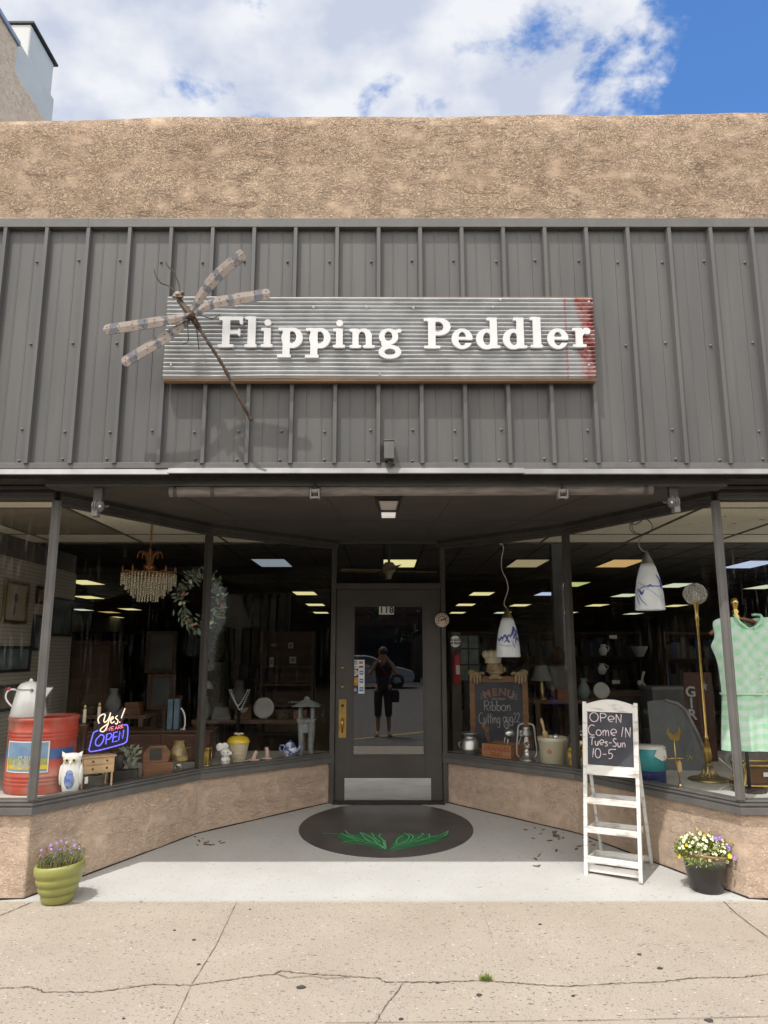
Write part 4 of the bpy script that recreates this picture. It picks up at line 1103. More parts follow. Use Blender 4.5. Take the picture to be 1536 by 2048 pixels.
def g_i(X, Y): return U(sd_box(X, Y, .09, .30, 0, XH), sd_box(X, Y, 0, .37, 0, .085, .02), sd_box(X, Y, .0, .2, XH - .09, XH, .02), sd_el(X, Y, .2, .80, .105, .105)), .38
def g_p(X, Y):
    bowl = D_(sd_el(X, Y, .45, .29, .33, .335), sd_el(X, Y, .44, .31, .135, .20))
    return U(sd_box(X, Y, .16, .38, -.33, XH), sd_box(X, Y, .0, .42, -.35, -.265, .02), sd_box(X, Y, .02, .2, XH - .09, XH, .02), bowl), .80
def g_n(X, Y):
    return U(sd_box(X, Y, .09, .28, 0, XH), sd_box(X, Y, 0, .36, 0, .085, .02), sd_box(X, Y, .0, .2, XH - .09, XH, .02), sd_box(X, Y, .50, .69, 0, .42), sd_box(X, Y, .42, .78, 0, .085, .02), np.maximum(D_(sd_el(X, Y, .44, .38, .25, .25), sd_el(X, Y, .38, .34, .12, .19)), .38 - Y)), .80
def g_g(X, Y):
    up = D_(sd_el(X, Y, .32, .37, .30, .265), sd_el(X, Y, .315, .385, .12, .155))
    lo = D_(sd_el(X, Y, .36, -.13, .35, .225), sd_el(X, Y, .36, -.13, .17, .105))
    return U(up, lo, sd_cap(X, Y, (.16, .14), (.2, .05), .07), sd_cap(X, Y, (.50, .53), (.66, .565), .05, .06)), .75
def g_P(X, Y):
    bowl = D_(sd_el(X, Y, .46, .71, .37, .29), sd_el(X, Y, .43, .71, .175, .165))
    return U(sd_box(X, Y, .13, .36, 0, 1), sd_box(X, Y, .0, .50, 0, .085, .02), sd_box(X, Y, .0, .4, .90, 1, .02), np.maximum(bowl, .2 - X)), .86
def g_e(X, Y):
    ring = D_(sd_el(X, Y, .33, .295, .325, .335), sd_el(X, Y, .335, .295, .125, .225))
    cut = np.maximum(np.maximum(.335 - X, Y - .265), .155 - Y)
    return U(np.maximum(ring, -cut), sd_box(X, Y, .12, .62, .265, .355)), .70
def g_d(X, Y):
    bowl = D_(sd_el(X, Y, .33, .295, .325, .335), sd_el(X, Y, .345, .30, .125, .205))
    return U(bowl, sd_box(X, Y, .44, .66, 0, 1.0), sd_box(X, Y, .47, .75, 0, .085, .02), sd_box(X, Y, .34, .5, .91, 1.0, .02)), .77
def g_r(X, Y):
    return U(sd_box(X, Y, .10, .31, 0, XH), sd_box(X, Y, 0, .42, 0, .085, .02), sd_box(X, Y, .0, .2, XH - .09, XH, .02), sd_cap(X, Y, (.28, .42), (.40, .555), .055, .075), sd_el(X, Y, .46, .52, .10, .105)), .58
G = dict(F=g_F, l=g_l, i=g_i, p=g_p, n=g_n, g=g_g, P=g_P, e=g_e, d=g_d, r=g_r)
_gc = {}
def glyph_mesh(ch, h, depth):
    if ch not in _gc:
        loops = contour(lambda X, Y: G[ch](X, Y)[0], -.08, .95, -.42, 1.08, .014)
        cu = bpy.data.curves.new('g', 'CURVE'); cu.dimensions = '2D'; cu.fill_mode = 'BOTH'; cu.extrude = .5
        for lp in loops:
            sp = cu.splines.new('POLY'); sp.points.add(len(lp) - 1); sp.use_cyclic_u = True
            for q, (x, y) in zip(sp.points, lp): q.co = (x, y, 0, 1)
        o = bpy.data.objects.new('g', cu); C.objects.link(o)
        me = bpy.data.meshes.new_from_object(o.evaluated_get(bpy.context.evaluated_depsgraph_get()))
        _gc[ch] = ([v.co.copy() for v in me.vertices], [tuple(p.vertices) for p in me.polygons])
        bpy.data.objects.remove(o); bpy.data.curves.remove(cu)
    vs, fs = _gc[ch]
    return [Vector((v.x * h, v.z * depth, v.y * h)) for v in vs], fs

sign = thing('shop_sign', 'corrugated metal sign with white letters on the dark ribbed fascia', 'sign', (SGN_X0, 4.715, SGN_Z0))
# sheet with horizontal corrugations
g = MB(); vs = []; NR = 20
cols = [0, .35, .72, 1.1, 1.5, 1.9, 2.25, SGN_L]
rows = []
for k in range(NR * 8 + 1):
    t = k / 8
    rows.append((t / NR * SGN_H, .011 * math.cos(t * 2 * PI)))
for x in cols:
    for hz, dy in rows:
        e = .006 * mnoise.noise((x * 1.7, hz * 2, 4)); tw = 0.012 * (x / SGN_L) * (-hz / SGN_H)
        vs.append((x + .004 * (hz / SGN_H - .5), -.01 + dy + .003 * mnoise.noise((x * 3, hz * 9, 2)), hz + e + tw))
m_ = len(rows)
g.add(vs, [(i * m_ + k, (i + 1) * m_ + k, (i + 1) * m_ + k + 1, i * m_ + k + 1) for i in range(len(cols) - 1) for k in range(m_ - 1)], 0, True)
g.build('sign_panel', M['corrugated'], sign)
g = MB()
for a in ((0, SGN_L, -.018, .0), (0, SGN_L, SGN_H - .03, SGN_H - .012)): g.box(a[0], a[1], .002, .049, a[2], a[3] + .012)
g.box(0, .03, .002, .049, .0121, SGN_H - .031); g.box(SGN_L - .03, SGN_L, .002, .049, .0121, SGN_H - .031)
g.build('sign_frame', M['wood'], sign, bevel=.002)
sc1 = None
for px, py in ((627, 615), (733, 615), (827, 616), (472, 612), (1001, 600), (985, 614), (760, 748), (342, 730), (1178, 604), (1178, 730)):
    p = P(px, py, 4.695)
    if sc1 is None:
        q = MB(); q.lathe([(.010, 0), (.010, .003), (.005, .004), (.005, .008), (0, .009)], n=10); q.xf(Matrix.Rotation(PI / 2, 4, 'X')); o = sc1 = q.build('screw', M['steel'], sign)
    else:
        o = sc1.copy(); C.objects.link(o)
    o.location = p - sign.location
# letters: left edge, baseline and cap height read off the sign
LH = (P(450, 634, 4.68).z - P(450, 694.5, 4.68).z)
lay = [('F', 435.5, 695), ('l', 489, 695), ('i', 521.5, 694.8), ('p', 555, 694.3), ('p', 610.5, 695), ('i', 666, 696), ('n', 699, 696.5), ('g', 756.5, 696.8), ('P', 848, 697.5), ('e', 903, 696.5), ('d', 952, 697), ('d', 1005.5, 697), ('l', 1061, 696), ('e', 1094.5, 696.3), ('r', 1145.5, 695)]
for ch, px, py in lay:
    p = P(px, py, 4.683)
    vs, fs = glyph_mesh(ch, LH, .022)
    g = MB(); g.add(vs, fs); o = g.build('letter_' + ch.lower(), M['letter'], sign)
    o.name = 'letter'
    o.location = p - sign.location
    b = o.modifiers.new('bevel', 'BEVEL'); b.width = .002; b.segments = 2; b.limit_method = 'ANGLE'; b.angle_limit = R(60)

# ------------------------------------------------------------------ dragonfly sculpture
def wing_mat():
    m, n, l, b = newmat('painted_wing_slats')
    at = n.new('ShaderNodeAttribute'); at.attribute_name = 'along'
    t = n.new('ShaderNodeTexNoise'); t.inputs['Scale'].default_value = 35; t.inputs['Detail'].default_value = 5
    tcn = n.new('ShaderNodeTexCoord'); l.new(tcn.outputs['Object'], t.inputs['Vector'])
    s = math_node(n, l, 'SINE', math_node(n, l, 'MULTIPLY_ADD', at.outputs['Fac'], 25.0))
    s.node.inputs[0].links[0].from_node.inputs[2].default_value = -1.2
    s = math_node(n, l, 'ADD', s, math_node(n, l, 'MULTIPLY', math_node(n, l, 'SUBTRACT', t.outputs[0], .5), 3.4))
    mr = n.new('ShaderNodeMapRange'); mr.clamp = True; mr.inputs[1].default_value = .35; mr.inputs[2].default_value = .65; mr.inputs[4].default_value = .85; l.new(s, mr.inputs[0])
    x0 = n.new('ShaderNodeMix'); x0.data_type = 'RGBA'; x0.inputs[6].default_value = (.31, .265, .235, 1); x0.inputs[7].default_value = (.17, .135, .11, 1)
    l.new(t.outputs[0], x0.inputs[0])
    x = n.new('ShaderNodeMix'); x.data_type = 'RGBA'; x.inputs[7].default_value = (.085, .09, .115, 1); l.new(mr.outputs[0], x.inputs[0]); l.new(x0.outputs[2], x.inputs[6])
    l.new(x.outputs[2], b.inputs['Base Color']); b.inputs['Roughness'].default_value = .7
    return m
M['wing'] = wing_mat()
hub = P(384, 630, 4.52)
dr = thing('dragonfly_sculpture', 'rusty metal dragonfly with four banded wings over the sign corner', 'sculpture', hub)
def wing(pts, w0, ynear, tip=None):
    ctr = smooth_line([P(x, y, Y) for x, y, Y in pts], 14)
    g = MB(); n = len(ctr); vs = []; al = []
    for i, p in enumerate(ctr):
        d = ctr[min(i + 1, n - 1)] - ctr[max(i - 1, 0)]; d.y = 0; d.normalize()
        q = Vector((-d.z, 0, d.x)); f = i / (n - 1)
        w = w0 * 1.08 * (.45 + .55 * min(1, f * 2.2)) * (1 if f < .93 else math.sqrt(max(.02, 1 - ((f - .93) / .0705) ** 2)))
        c = .006
        vs += [p + q * w / 2, p - Vector((0, c, 0)), p - q * w / 2, p - q * w / 2 + Vector((0, .006, 0)), p + Vector((0, .006 - c, 0)), p + q * w / 2 + Vector((0, .006, 0))]
        al += [f] * 6
    fs = [(6 * i + k, 6 * i + (k + 1) % 6, 6 * i + 6 + (k + 1) % 6, 6 * i + 6 + k) for i in range(n - 1) for k in range(6)]
    fs += [(0, 1, 2, 3, 4, 5), tuple(6 * (n - 1) + k for k in range(5, -1, -1))]
    g.add(vs, fs, 0, False)
    o = g.build('wing', M['wing'], dr, world=True)
    a = o.data.attributes.new('along', 'FLOAT', 'POINT')
    for i, v in enumerate(al): a.data[i].value = v
    rv = MB()
    for i in range(5, n - 2, 5):
        for s in (-.3, .3):
            p = ctr[i]; rv.ell((p.x + random.uniform(-.01, .01), p.y - .006, p.z + s * w0 * random.uniform(.3, 1)), (.0035), .0025, .0035, nu=6, nv=4)
    rv.build('rivets', M['iron'], dr, world=True).name = 'rivet_row'
wing([(384, 622, 4.50), (410, 580, 4.47), (440, 546, 4.43), (489, 505, 4.37)], .078, 0)
wing([(388, 630, 4.49), (420, 609, 4.475), (470, 598, 4.46), (541, 587, 4.44)], .072, 0)
wing([(382, 630, 4.50), (335, 640, 4.48), (275, 650, 4.48), (206, 660, 4.49)], .068, 0)
wing([(378, 640, 4.52), (345, 665, 4.51), (305, 690, 4.51), (244, 727, 4.52)], .070, 0)
g = MB(); g.tube([P(358, 600, 4.52), P(384, 634, 4.52), P(398, 656, 4.52)], [.018, .022, .017], 10)
g.tube([P(382, 630, 4.49), P(388, 626, 4.49), P(375, 638, 4.49)], .02, 8)
g.build('thorax', M['iron'], dr, world=True)
c = P(357, 591, 4.52); g = MB(); g.ell(c, .034, .03, .026); g.ell(c + Vector((.03, -.012, .012)), .014, .014, .014); g.ell(c + Vector((-.02, -.02, -.018)), .016, .014, .014)
g.ell(c + Vector((.018, -.02, -.022)), .02, .012, .01)
g.build('head', pm('pale_worn_metal', (.34, .29, .24), (.12, .08, .06), sc=25, rough=.6, metal=.3), dr, world=True)
tl = [P(398, 656, 4.52), P(420, 690, 4.53), P(448, 735, 4.56), P(478, 795, 4.60), P(503, 842, 4.64)]
tp = smooth_line(tl, 8)
g = MB(); g.tube(tp, [.011 + .002 * math.sin(i * 1.9) for i in range(len(tp))], 8); g.tube([P(490, 808, 4.59), P(497, 835, 4.63)], .005, 6)
g.build('tail', M['iron'], dr, world=True)
for pts in ([(352, 588), (338, 572), (322, 566), (312, 552), (308, 538)], [(360, 585), (357, 566), (347, 545), (336, 533), (332, 525)]):
    g = MB(); g.tube(smooth_line([P(x, y, 4.51) for x, y in pts], 4), .0045, 6); g.build('antenna', M['iron'], dr, world=True)
for pts in ([(375, 645), (377, 680), (374, 686), (366, 688)], [(400, 630), (425, 638), (436, 632), (440, 628)], [(392, 645), (398, 700)]):
    g = MB(); g.tube([P(x, y, 4.56) for x, y in pts], .0035, 6); g.build('leg', M['iron'], dr, world=True)
g = MB(); g.tube([P(385, 634, 4.53), P(386, 636, 4.72)], .008, 8); g.tube([P(455, 748, 4.57), P(457, 748, 4.77)], .005, 8); g.build('mount', M['iron'], dr, world=True)

# ------------------------------------------------------------------ fixtures on the fascia and under it
p = P(778, 903, 4.74)
t = thing('junction_box', 'small grey box with a cable stub low on the ribbed fascia', 'junction box', p)
g = MB(); g.box(-.033, .033, -.035, .05, -.055, .066); g.box(-.036, .036, -.04, .05, .0665, .072); g.build('box_body', M['trim'], t, bevel=.003)
g = MB(); g.tube(smooth_line([(0, 0, -.056), (.005, -.008, -.075), (.02, .0, -.082), (.03, .03, -.08)], 4), .009, 8); g.build('cable', M['black'], t)
a, b = P(340, 984, 4.90), P(1304, 980, 4.90)
t = thing('awning_roller', 'long weathered awning roller tube hung across the entry', 'awning', ((a + b) / 2))
g = MB(); ax = [a.lerp(b, k / 30) for k in range(31)]
g.tube(ax, [.034 + (.002 if k in (0, 1, 2, 6) else 0) for k in range(31)], 16); g.build('tube', pm('weathered_tube', (.20, .175, .155), (.12, .10, .09), sc=9, rough=.8, det=8, stretch=(.7, 4, 4), bump=.15, bsc=30), t, world=True)
for k, f in enumerate((.012, .09, .293, .31, .985)):
    c = a.lerp(b, f); g = MB(); g.tube([c - Vector((.012, 0, 0)), c + Vector((.012, 0, 0))], .0385, 16); g.build('clamp_ring', M['trim_d'], t, world=True)
for px, lab in ((630, 'pale bracket on the awning tube left of the lantern'), (1125, 'pale bracket on the awning tube right of the lantern')):
    p = P(px, 988, 4.86); t = thing('tube_bracket', lab, 'bracket', p, 0, 'awning tube brackets')
    g = MB()
    g.tube([(-.022, -.005, .018), (.022, -.005, .018)], .017, 10); g.box(-.032, -.024, -.03, .03, -.034, .03); g.box(.024, .032, -.03, .03, -.034, .03); g.box(-.0235, .0235, -.028, -.012, -.034, -.022)
    g.build('bracket_body', pm('bracket_paint', (.30, .28, .26), (.2, .19, .18), rough=.5), t, bevel=.002)
    g = MB(); g.tube([(.0, .0, .03), (0, .0, .07)], .008, 8); g.build('hanger', M['black'], t)
for px, py, s, lab in ((196, 1012, 1, 'grey awning gearbox under the beam at left'), (1347, 1004, -1, 'grey awning gearbox under the beam at right')):
    p = P(px, py, 4.93); t = thing('awning_gearbox', lab, 'awning bracket', p, 0, 'awning gearboxes')
    g = MB(); g.lathe([(.0, -.045), (.03, -.04), (.044, -.02), (.046, .02), (.03, .04), (0, .044)], n=16, cap0=False, cap1=False); g.xf(Matrix.Rotation(PI / 2, 4, 'Y') @ Matrix.Scale(.9, 4)); g.box(-.012 * s - .02, .02 - .012 * s, -.03, .03, -.075, -.02)
    g.build('gear_housing', M['grey'], t, bevel=.003)
    for k in (-1, 0, 1):
        g = MB(); g.lathe([(.05 - abs(k) * .006, -.004), (.05 - abs(k) * .006, .004)], n=20); g.xf(Matrix.Translation((k * .016 - .005 * s, 0, 0)) @ Matrix.Rotation(PI / 2, 4, 'Y')); g.build('housing_rib', M['grey'], t)
    g = MB(); g.box(-.03, .03, -.02, .025, .03, .13); g.tube([(.045 * s, 0, -.005), (.075 * s, 0, .0)], .009, 8); g.build('hanger_arm', M['trim_d'], t, bevel=.003)
    g = MB(); g.ell((.03 * s, -.046, -.012), .01, .006, .01); g.build('bolt', M['steel'], t)
# lantern under the entry ceiling
p = P(777, 1010, 5.15)
t = thing('entry_lantern', 'black lantern with frosted panes under the entry ceiling', 'lantern', (p.x, p.y, p.z))
k = .0037
def frus(g, w0, w1, z0, z1, mi=0): g.add([(sx * w, sy * w, z) for w, z in ((w0, z0), (w1, z1)) for sx, sy in ((-1, -1), (1, -1), (1, 1), (-1, 1))], [(0, 1, 5, 4), (1, 2, 6, 5), (2, 3, 7, 6), (3, 0, 4, 7), (3, 2, 1, 0), (4, 5, 6, 7)], mi)
g = MB(); frus(g, .055, .078, -.05, .03); g.build('lantern_pane', emis('frosted_pane', (.40, .34, .28), .14), t)
g = MB(); g.box(-.098, .098, -.098, .098, .0305, .056); g.box(-.04, .04, -.04, .04, .057, p.z * 0 + .105); g.tube([(0, 0, .10), (0, 0, 2.663 - p.z)], .01, 8)
for sx in (-1, 1):
    for sy in (-1, 1): g.bar((sx * .056, sy * .056, -.055), (sx * .081, sy * .081, .031), .012, .012)
    g.box(sx * .058 - .006, sx * .058 + .006, -.052, .052, -.064, -.044); g.box(-.064, .064, sx * .058 - .006, sx * .058 + .006, -.0625, -.0485)
    g.box(-.08, .08, sx * .079 - .003, sx * .079 + .003, .012, .030)
g.build('lantern_frame', M['black'], t, bevel=.002)
g = MB(); frus(g, .048, .05, -.085, -.0635); g.build('lower_pane', emis('frosted_pane_low', (.75, .72, .66), .33), t)
# thermometer on the door frame and the round sticker
p = P(884, 1240, YD - .075)
t = thing('thermometer', 'round cream dial thermometer on the right door jamb', 'thermometer', p)
r = 13.5 * K(YD)
g = MB(); g.lathe([(r, 0), (r, .012), (r * .92, .018), (0, .018)], n=28); g.xf(Matrix.Rotation(PI / 2, 4, 'X')); g.build('dial', pm('dial_cream', (.60, .50, .40), (.52, .43, .34), rough=.5), t)
g = MB()
for i in range(9):
    a_ = R(-40 + i * 32.5); g.bar((r * .7 * math.cos(a_), -.0195, r * .7 * math.sin(a_)), (r * .84 * math.cos(a_), -.0195, r * .84 * math.sin(a_)), .009, .002, up=(0, 1, 0))
for i in range(14):
    a_, b_ = R(-40 + i * 18.5), R(-40 + (i + 1) * 18.5); g.bar((r * .5 * math.cos(a_), -.0192, r * .5 * math.sin(a_)), (r * .5 * math.cos(b_), -.0192, r * .5 * math.sin(b_)), .007, .002, up=(0, 1, 0))
g.build('scale_marks', M['wood_dark'], t)
g = MB(); g.bar((-r * .25, -.0215, -r * .06), (r * .62, -.0215, r * .2), .012, .002, up=(0, 1, 0)); g.build('needle', M['wood_dark'], t)
def on_pane(px, py, p0, p1, off=.004):
    # point where the view line meets the upright pane from p0 to p1
    d = P(px, py, 1.0) - Vector((0, 0, CZ)); a_, b_ = Vector(p0), Vector(p1); e = b_ - a_; nrm = Vector((e.y, -e.x)).normalized()
    k_ = (a_.dot(nrm)) / (d.x * nrm.x + d.y * nrm.y)
    q = Vector((d.x * k_, d.y * k_, CZ + d.z * k_)); ang = math.atan2(e.y, e.x)
    return Vector((q.x + nrm.x * off, q.y + nrm.y * off, q.z)), ang
q, an = on_pane(911, 1283, R2, R1)
t = thing('round_sticker', 'white round sticker lettered IN GOD WE TRUST on the glass', 'sticker', q, an)
g = MB(); g.plate([(.062 * math.cos(i * PI / 14), .055 * math.sin(i * PI / 14)) for i in range(28)], -.002, .002); g.build('sticker_face', M['paper'], t)
g = MB()
add_text(g, 'IN GOD', .034, .0004, Matrix.Translation((0, -.0028, .014)) @ FACE, offset=.0018); add_text(g, 'WE TRUST', .029, .0004, Matrix.Translation((0, -.0028, -.018)) @ FACE, offset=.0018)
g.build('sticker_lettering', M['black'], t)

# ------------------------------------------------------------------ chalk handwriting (single strokes)
def arc(cx, cy, rx, ry, a0, a1, n=14):
    return [(cx + rx * math.cos(R(a0 + (a1 - a0) * i / n)), cy + ry * math.sin(R(a0 + (a1 - a0) * i / n))) for i in range(n + 1)]
HW = {
 'O': ([arc(.42, .5, .40, .5, 100, 460)], .95),
 'P': ([[(.1, 0), (.08, .5), (.07, 1)], [(.07, .97)] + arc(.25, .73, .36, .25, 85, -90) + [(.1, .47)]], .72),
 'e': ([[(.05, .30), (.35, .36), (.62, .42)] + arc(.35, .42, .28, .30, 5, 300)], .72),
 'E': ([[(.08, .42), (.4, .5), (.6, .62), (.5, .88), (.25, .85), (.06, .5), (.15, .1), (.4, .02), (.68, .12)]], .80),
 'N': ([[(.08, 0), (.1, .95)], [(.1, .95), (.5, .05)], [(.5, .05), (.56, 1.0)]], .72),
 'C': ([arc(.42, .5, .4, .5, 55, 300)], .80),
 'o': ([arc(.26, .28, .25, .28, 90, 450)], .62),
 'm': ([[(.05, .55), (.08, 0)], [(.08, .3), (.2, .55), (.32, .5), (.34, 0)], [(.34, .3), (.48, .55), (.6, .5), (.64, 0)]], .78),
 'I': ([[(.2, 1), (.02, 0)]], .34),
 'T': ([[(0, .96), (.3, .99), (.62, .98)], [(.32, .98), (.24, .5), (.22, 0)]], .62),
 'u': ([[(.04, .55), (.06, .15), (.2, .0), (.36, .12), (.42, .55)], [(.42, .55), (.42, 0)]], .56),
 's': ([[(.36, .5), (.2, .56), (.08, .44), (.22, .3), (.36, .16), (.2, 0), (.03, .06)]], .48),
 '-': ([[(.05, .42), (.4, .45)]], .52),
 'S': ([[(.52, .9), (.3, 1.0), (.08, .82), (.25, .55), (.48, .35), (.35, .05), (.02, .08)]], .62),
 'n': ([[(.05, .55), (.07, 0)], [(.07, .3), (.22, .55), (.38, .48), (.42, 0)]], .56),
 '1': ([[(.12, 1), (.02, 0)]], .26),
 '0': ([arc(.3, .5, .28, .5, 100, 460)], .74),
 '5': ([[(.18, .98), (.12, .55), (.35, .6), (.5, .4), (.38, .08), (.1, .0)], [(.18, .98), (.45, 1.02), (.85, 1.05)]], .8),
 'R': ([[(.08, 0), (.1, 1)], [(.1, .97)] + arc(.28, .74, .34, .24, 85, -90) + [(.2, .5), (.55, 0)]], .68),
 'i': ([[(.08, .55), (.08, 0)], [(.08, .78), (.09, .82)]], .24),
 'b': ([[(.06, 1), (.06, 0)], arc(.26, .26, .2, .26, 180, -180)], .56),
 't': ([[(.18, .95), (.16, .15), (.3, 0)], [(0, .6), (.36, .64)]], .40),
 'g': ([arc(.24, .30, .2, .25, 20, 380), [(.44, .5), (.44, -.2), (.25, -.4), (.05, -.3)]], .58),
 'A': ([arc(.24, .3, .22, .28, 40, 400), [(.48, .58), (.48, 0)]], .62),
 '2': ([[(.05, .8), (.2, 1.0), (.42, .85), (.3, .45), (.02, .02), (.5, .04)]], .58),
 ' ': ([], .36),
}
def handwrite(mb, txt, x, z, h, wsc=1.0, r=.0035, y=0, rise=0.0, jig=.0):
    for ch in txt:
        st, adv = HW[ch]
        for s in st:
            pts = [(x + px * h * wsc, y, z + pz * h + rise * (px * h)) for px, pz in s]
            pts = smooth_line(pts, 3) if len(pts) > 2 else [Vector(p) for p in pts]
            b0 = len(mb.v)
            mb.tube(pts, r, 5)
            for q in mb.v[b0:]: q.y = y + (q.y - y) * .35
        x += adv * h * wsc; z += rise * adv * h * wsc
    return x

# ------------------------------------------------------------------ white A-frame stand with chalkboard and three trays
fl, fr_ = onramp(1169, 1750), onramp(1286, 1771)
wv = (fr_ - fl); W_ = math.hypot(wv.x, wv.y); rz = math.atan2(wv.y, wv.x)
st = thing('chalkboard_stand', 'whitewashed A-frame stand with a chalkboard over three empty trays', 'stand', (fl.x, fl.y, (fl.z + fr_.z) / 2 + .005), rz)
HT, LEAN = 1.165, .175
def fp(u, t, d=0): # point on the leaning front frame: u across, t up, d behind it
    return Vector((u, LEAN * t / HT + d, t))
g = MB()
for u in (.012, W_ - .012): g.bar(fp(u, .0), fp(u, HT), .024, .026, up=(1, 0, 0))
g.build('front_leg', M['white_wash'], st, bevel=.002)
ztop, zbt = 1.105, .735
def slat(z0, z1, t=.016, d=0, u0=.0245, u1=None, top=None):
    u1 = W_ - .0245 if u1 is None else u1
    pts = [(u0, z0), (u1, z0)] + ([(u1, z1), (u0, z1)] if top is None else top)
    vs = [fp(u, z, d - t / 2) for u, z in pts] + [fp(u, z, d + t / 2) for u, z in pts]; n = len(pts)
    return vs, [tuple(range(n)), tuple(range(2 * n - 1, n - 1, -1))] + [(i, n + i, n + (i + 1) % n, (i + 1) % n) for i in range(n)]
arch = [(W_ - .0245 - (W_ - .049) * i / 14, 1.150 + .036 * math.sin(PI * i / 14)) for i in range(15)]
g = MB(); g.add(*slat(1.096, 0, top=arch)); g.add(*slat(.660, .728)); g.build('board_rail', M['white_wash'], st, bevel=.002)
g = MB(); g.add(*slat(.729, 1.095, .008, .002)); cb = g.build('chalkboard', M['chalk'], st)
g = MB()
for u0, u1, z0, z1 in ((.025, .033, .729, 1.095), (W_ - .033, W_ - .025, .729, 1.095)): g.add(*slat(z0, z1, .014, -.002, u0, u1))
g.build('board_edge', M['white_wash'], st)
g = MB()
bw = W_ - .05; uo = .025; s_ = bw / 360.0
for txt, px, pz, h, wsc in (('OPeN', 26, 250, 72, 1.22), ('Come IN', 14, 358, 80, 1.02), ('Tues-Sun', 28, 437, 64, .98), ('10-5', 44, 533, 72, 1.12)):
    handwrite(g, txt, uo + px * s_, 1.095 - (pz - 172) * s_ * .925, h * s_ * .93, wsc, .0036, rise=-.015)
for v in g.v:
    yy = v.y; q = fp(v.x, v.z, -.0045 + yy); v.x, v.y, v.z = q.x, q.y, q.z
g.build('chalk_writing', M['chalkline'], st)
for zc in (.475, .285, .095):
    g = MB(); u0, u1 = .0245, W_ - .0245
    d0, d1 = -.012, .195
    yb_ = LEAN * zc / HT
    g.box(u0, u1, yb_ + d0, yb_ + d0 + .010, zc - .008, zc + .034); g.box(u0, u1, yb_ + d1, yb_ + d1 + .008, zc - .008, zc + .030)
    g.box(u0, u0 + .008, yb_ + d0 + .0102, yb_ + d1 - .0002, zc + .0002, zc + .030); g.box(u1 - .008, u1, yb_ + d0 + .0102, yb_ + d1 - .0002, zc + .0002, zc + .030)
    g.box(u0, u1, yb_ + d0 + .0104, yb_ + d1 - .0004, zc - .006, zc)
    g.build('tray', M['white_wash'], st, bevel=.0015)
for u in (.02, W_ - .02):
    g = MB(); g.bar((u, .44, .0), (u, LEAN * .74 + .02, .88), .020, .022, up=(1, 0, 0)); g.build('rear_leg', M['white_wash'], st, bevel=.002)
g = MB(); g.box(.032, W_ - .032, .434, .446, .035, .075); g.box(.0248, W_ - .0248, .026, .036, .022, .07); g.build('brace', M['white_wash'], st, bevel=.002)

# ------------------------------------------------------------------ two flower pots
def leafy(mb, c, n, rx, ry, rz_, L, w, mi=0, up=.5, rnd=random):
    for _ in range(n):
        a = rnd.random() * 2 * PI; rr = math.sqrt(rnd.random()); h = rnd.random()
        p = Vector(c) + Vector((rx * rr * math.cos(a), ry * rr * math.sin(a), rz_ * h))
        d = Vector((math.cos(a) * rr + rnd.gauss(0, .5), math.sin(a) * rr + rnd.gauss(0, .5), up + rnd.gauss(0, .4))).normalized()
        s = d.orthogonal().normalized(); s.rotate(Matrix.Rotation(rnd.random() * 6.28, 3, d)); q = d.cross(s)
        l_ = L * rnd.uniform(.6, 1.3); ww = w * rnd.uniform(.7, 1.2)
        mb.add([p, p + d * l_ * .5 + s * ww + q * ww * .3, p + d * l_, p + d * l_ * .5 - s * ww + q * ww * .3], [(0, 1, 2), (0, 2, 3)], mi)
def flower(mb, p, d, r, mi=0, ci=None, n=5):
    d = Vector(d).normalized(); s = d.orthogonal().normalized(); q = d.cross(s)
    for k in range(n):
        a0 = 2 * PI * k / n
        u = s * math.cos(a0) + q * math.sin(a0); t = -s * math.sin(a0) + q * math.cos(a0)
        mb.add([p, p + u * r * .7 + t * r * .5 + d * r * .15, p + u * r * 1.05 + d * r * .2, p + u * r * .7 - t * r * .5 + d * r * .15], [(0, 1, 2, 3)], mi)
    if ci is not None: mb.ell(p + d * r * .12, r * .28, r * .28, r * .28, ci, 6, 4)
rg = random.Random(11)
p = Z(103, 1812, 0)
gp = thing('flower_pot', 'lime green ribbed pot of dry purple flowers at the left wall corner', 'flower pot', (p.x, p.y + .08, .002), 0)
gp.scale = (.83, .83, .86)
H = .268
g = MB()
prf = [(.085, 0), (.108, .004)]
for i, (r0, z0, z1) in enumerate(((.112, .01, .065), (.136, .070, .125), (.156, .130, .185), (.172, .190, .262))):
    prf += [(r0, z0), (r0 + .010, z0 + (z1 - z0) * .35), (r0 + .0125, z0 + (z1 - z0) * .75), (r0 + .008, z1)]
prf += [(.176, .268), (.166, .270), (.158, .262), (.150, .235)]
g.lathe(prf, n=40, cap1=False)
for v in g.v: v.z += .075 * v.x * (v.z / H)
g.build('pot', M['pot_green'], gp)
g = MB(); g.lathe([(.151, .243), (.08, .252), (0, .255)], n=24, cap0=False, cap1=False)
for v in g.v: v.z += .075 * v.x
g.build('soil', M['soil'], gp)
g = MB()
tips = []
for _ in range(240):
    a = rg.random() * 6.28; rr = .145 * math.sqrt(rg.random())
    b0 = Vector((rr * math.cos(a), rr * math.sin(a), .245)); b0.z += .075 * b0.x
    hh = rg.choice([1, 1, 1, 1.35]) * rg.uniform(.04, .125) * (1.25 if b0.x > -.02 else .9)
    e = b0 + Vector((b0.x * .25 + rg.gauss(.015, .02), b0.y * .2 + rg.gauss(0, .02), hh))
    m_ = (b0 + e) / 2 + Vector((rg.gauss(0, .008), rg.gauss(0, .008), 0))
    g.tube([b0, m_, e], [.0017, .0014, .0007], 4, mi=0, cap=False); tips.append(e)
    leafy(g, m_, 4, .012, .012, .03, .018, .003, 1, .8, rg)
leafy(g, (0, 0, .25), 260, .13, .13, .05, .03, .004, 1, .9, rg)
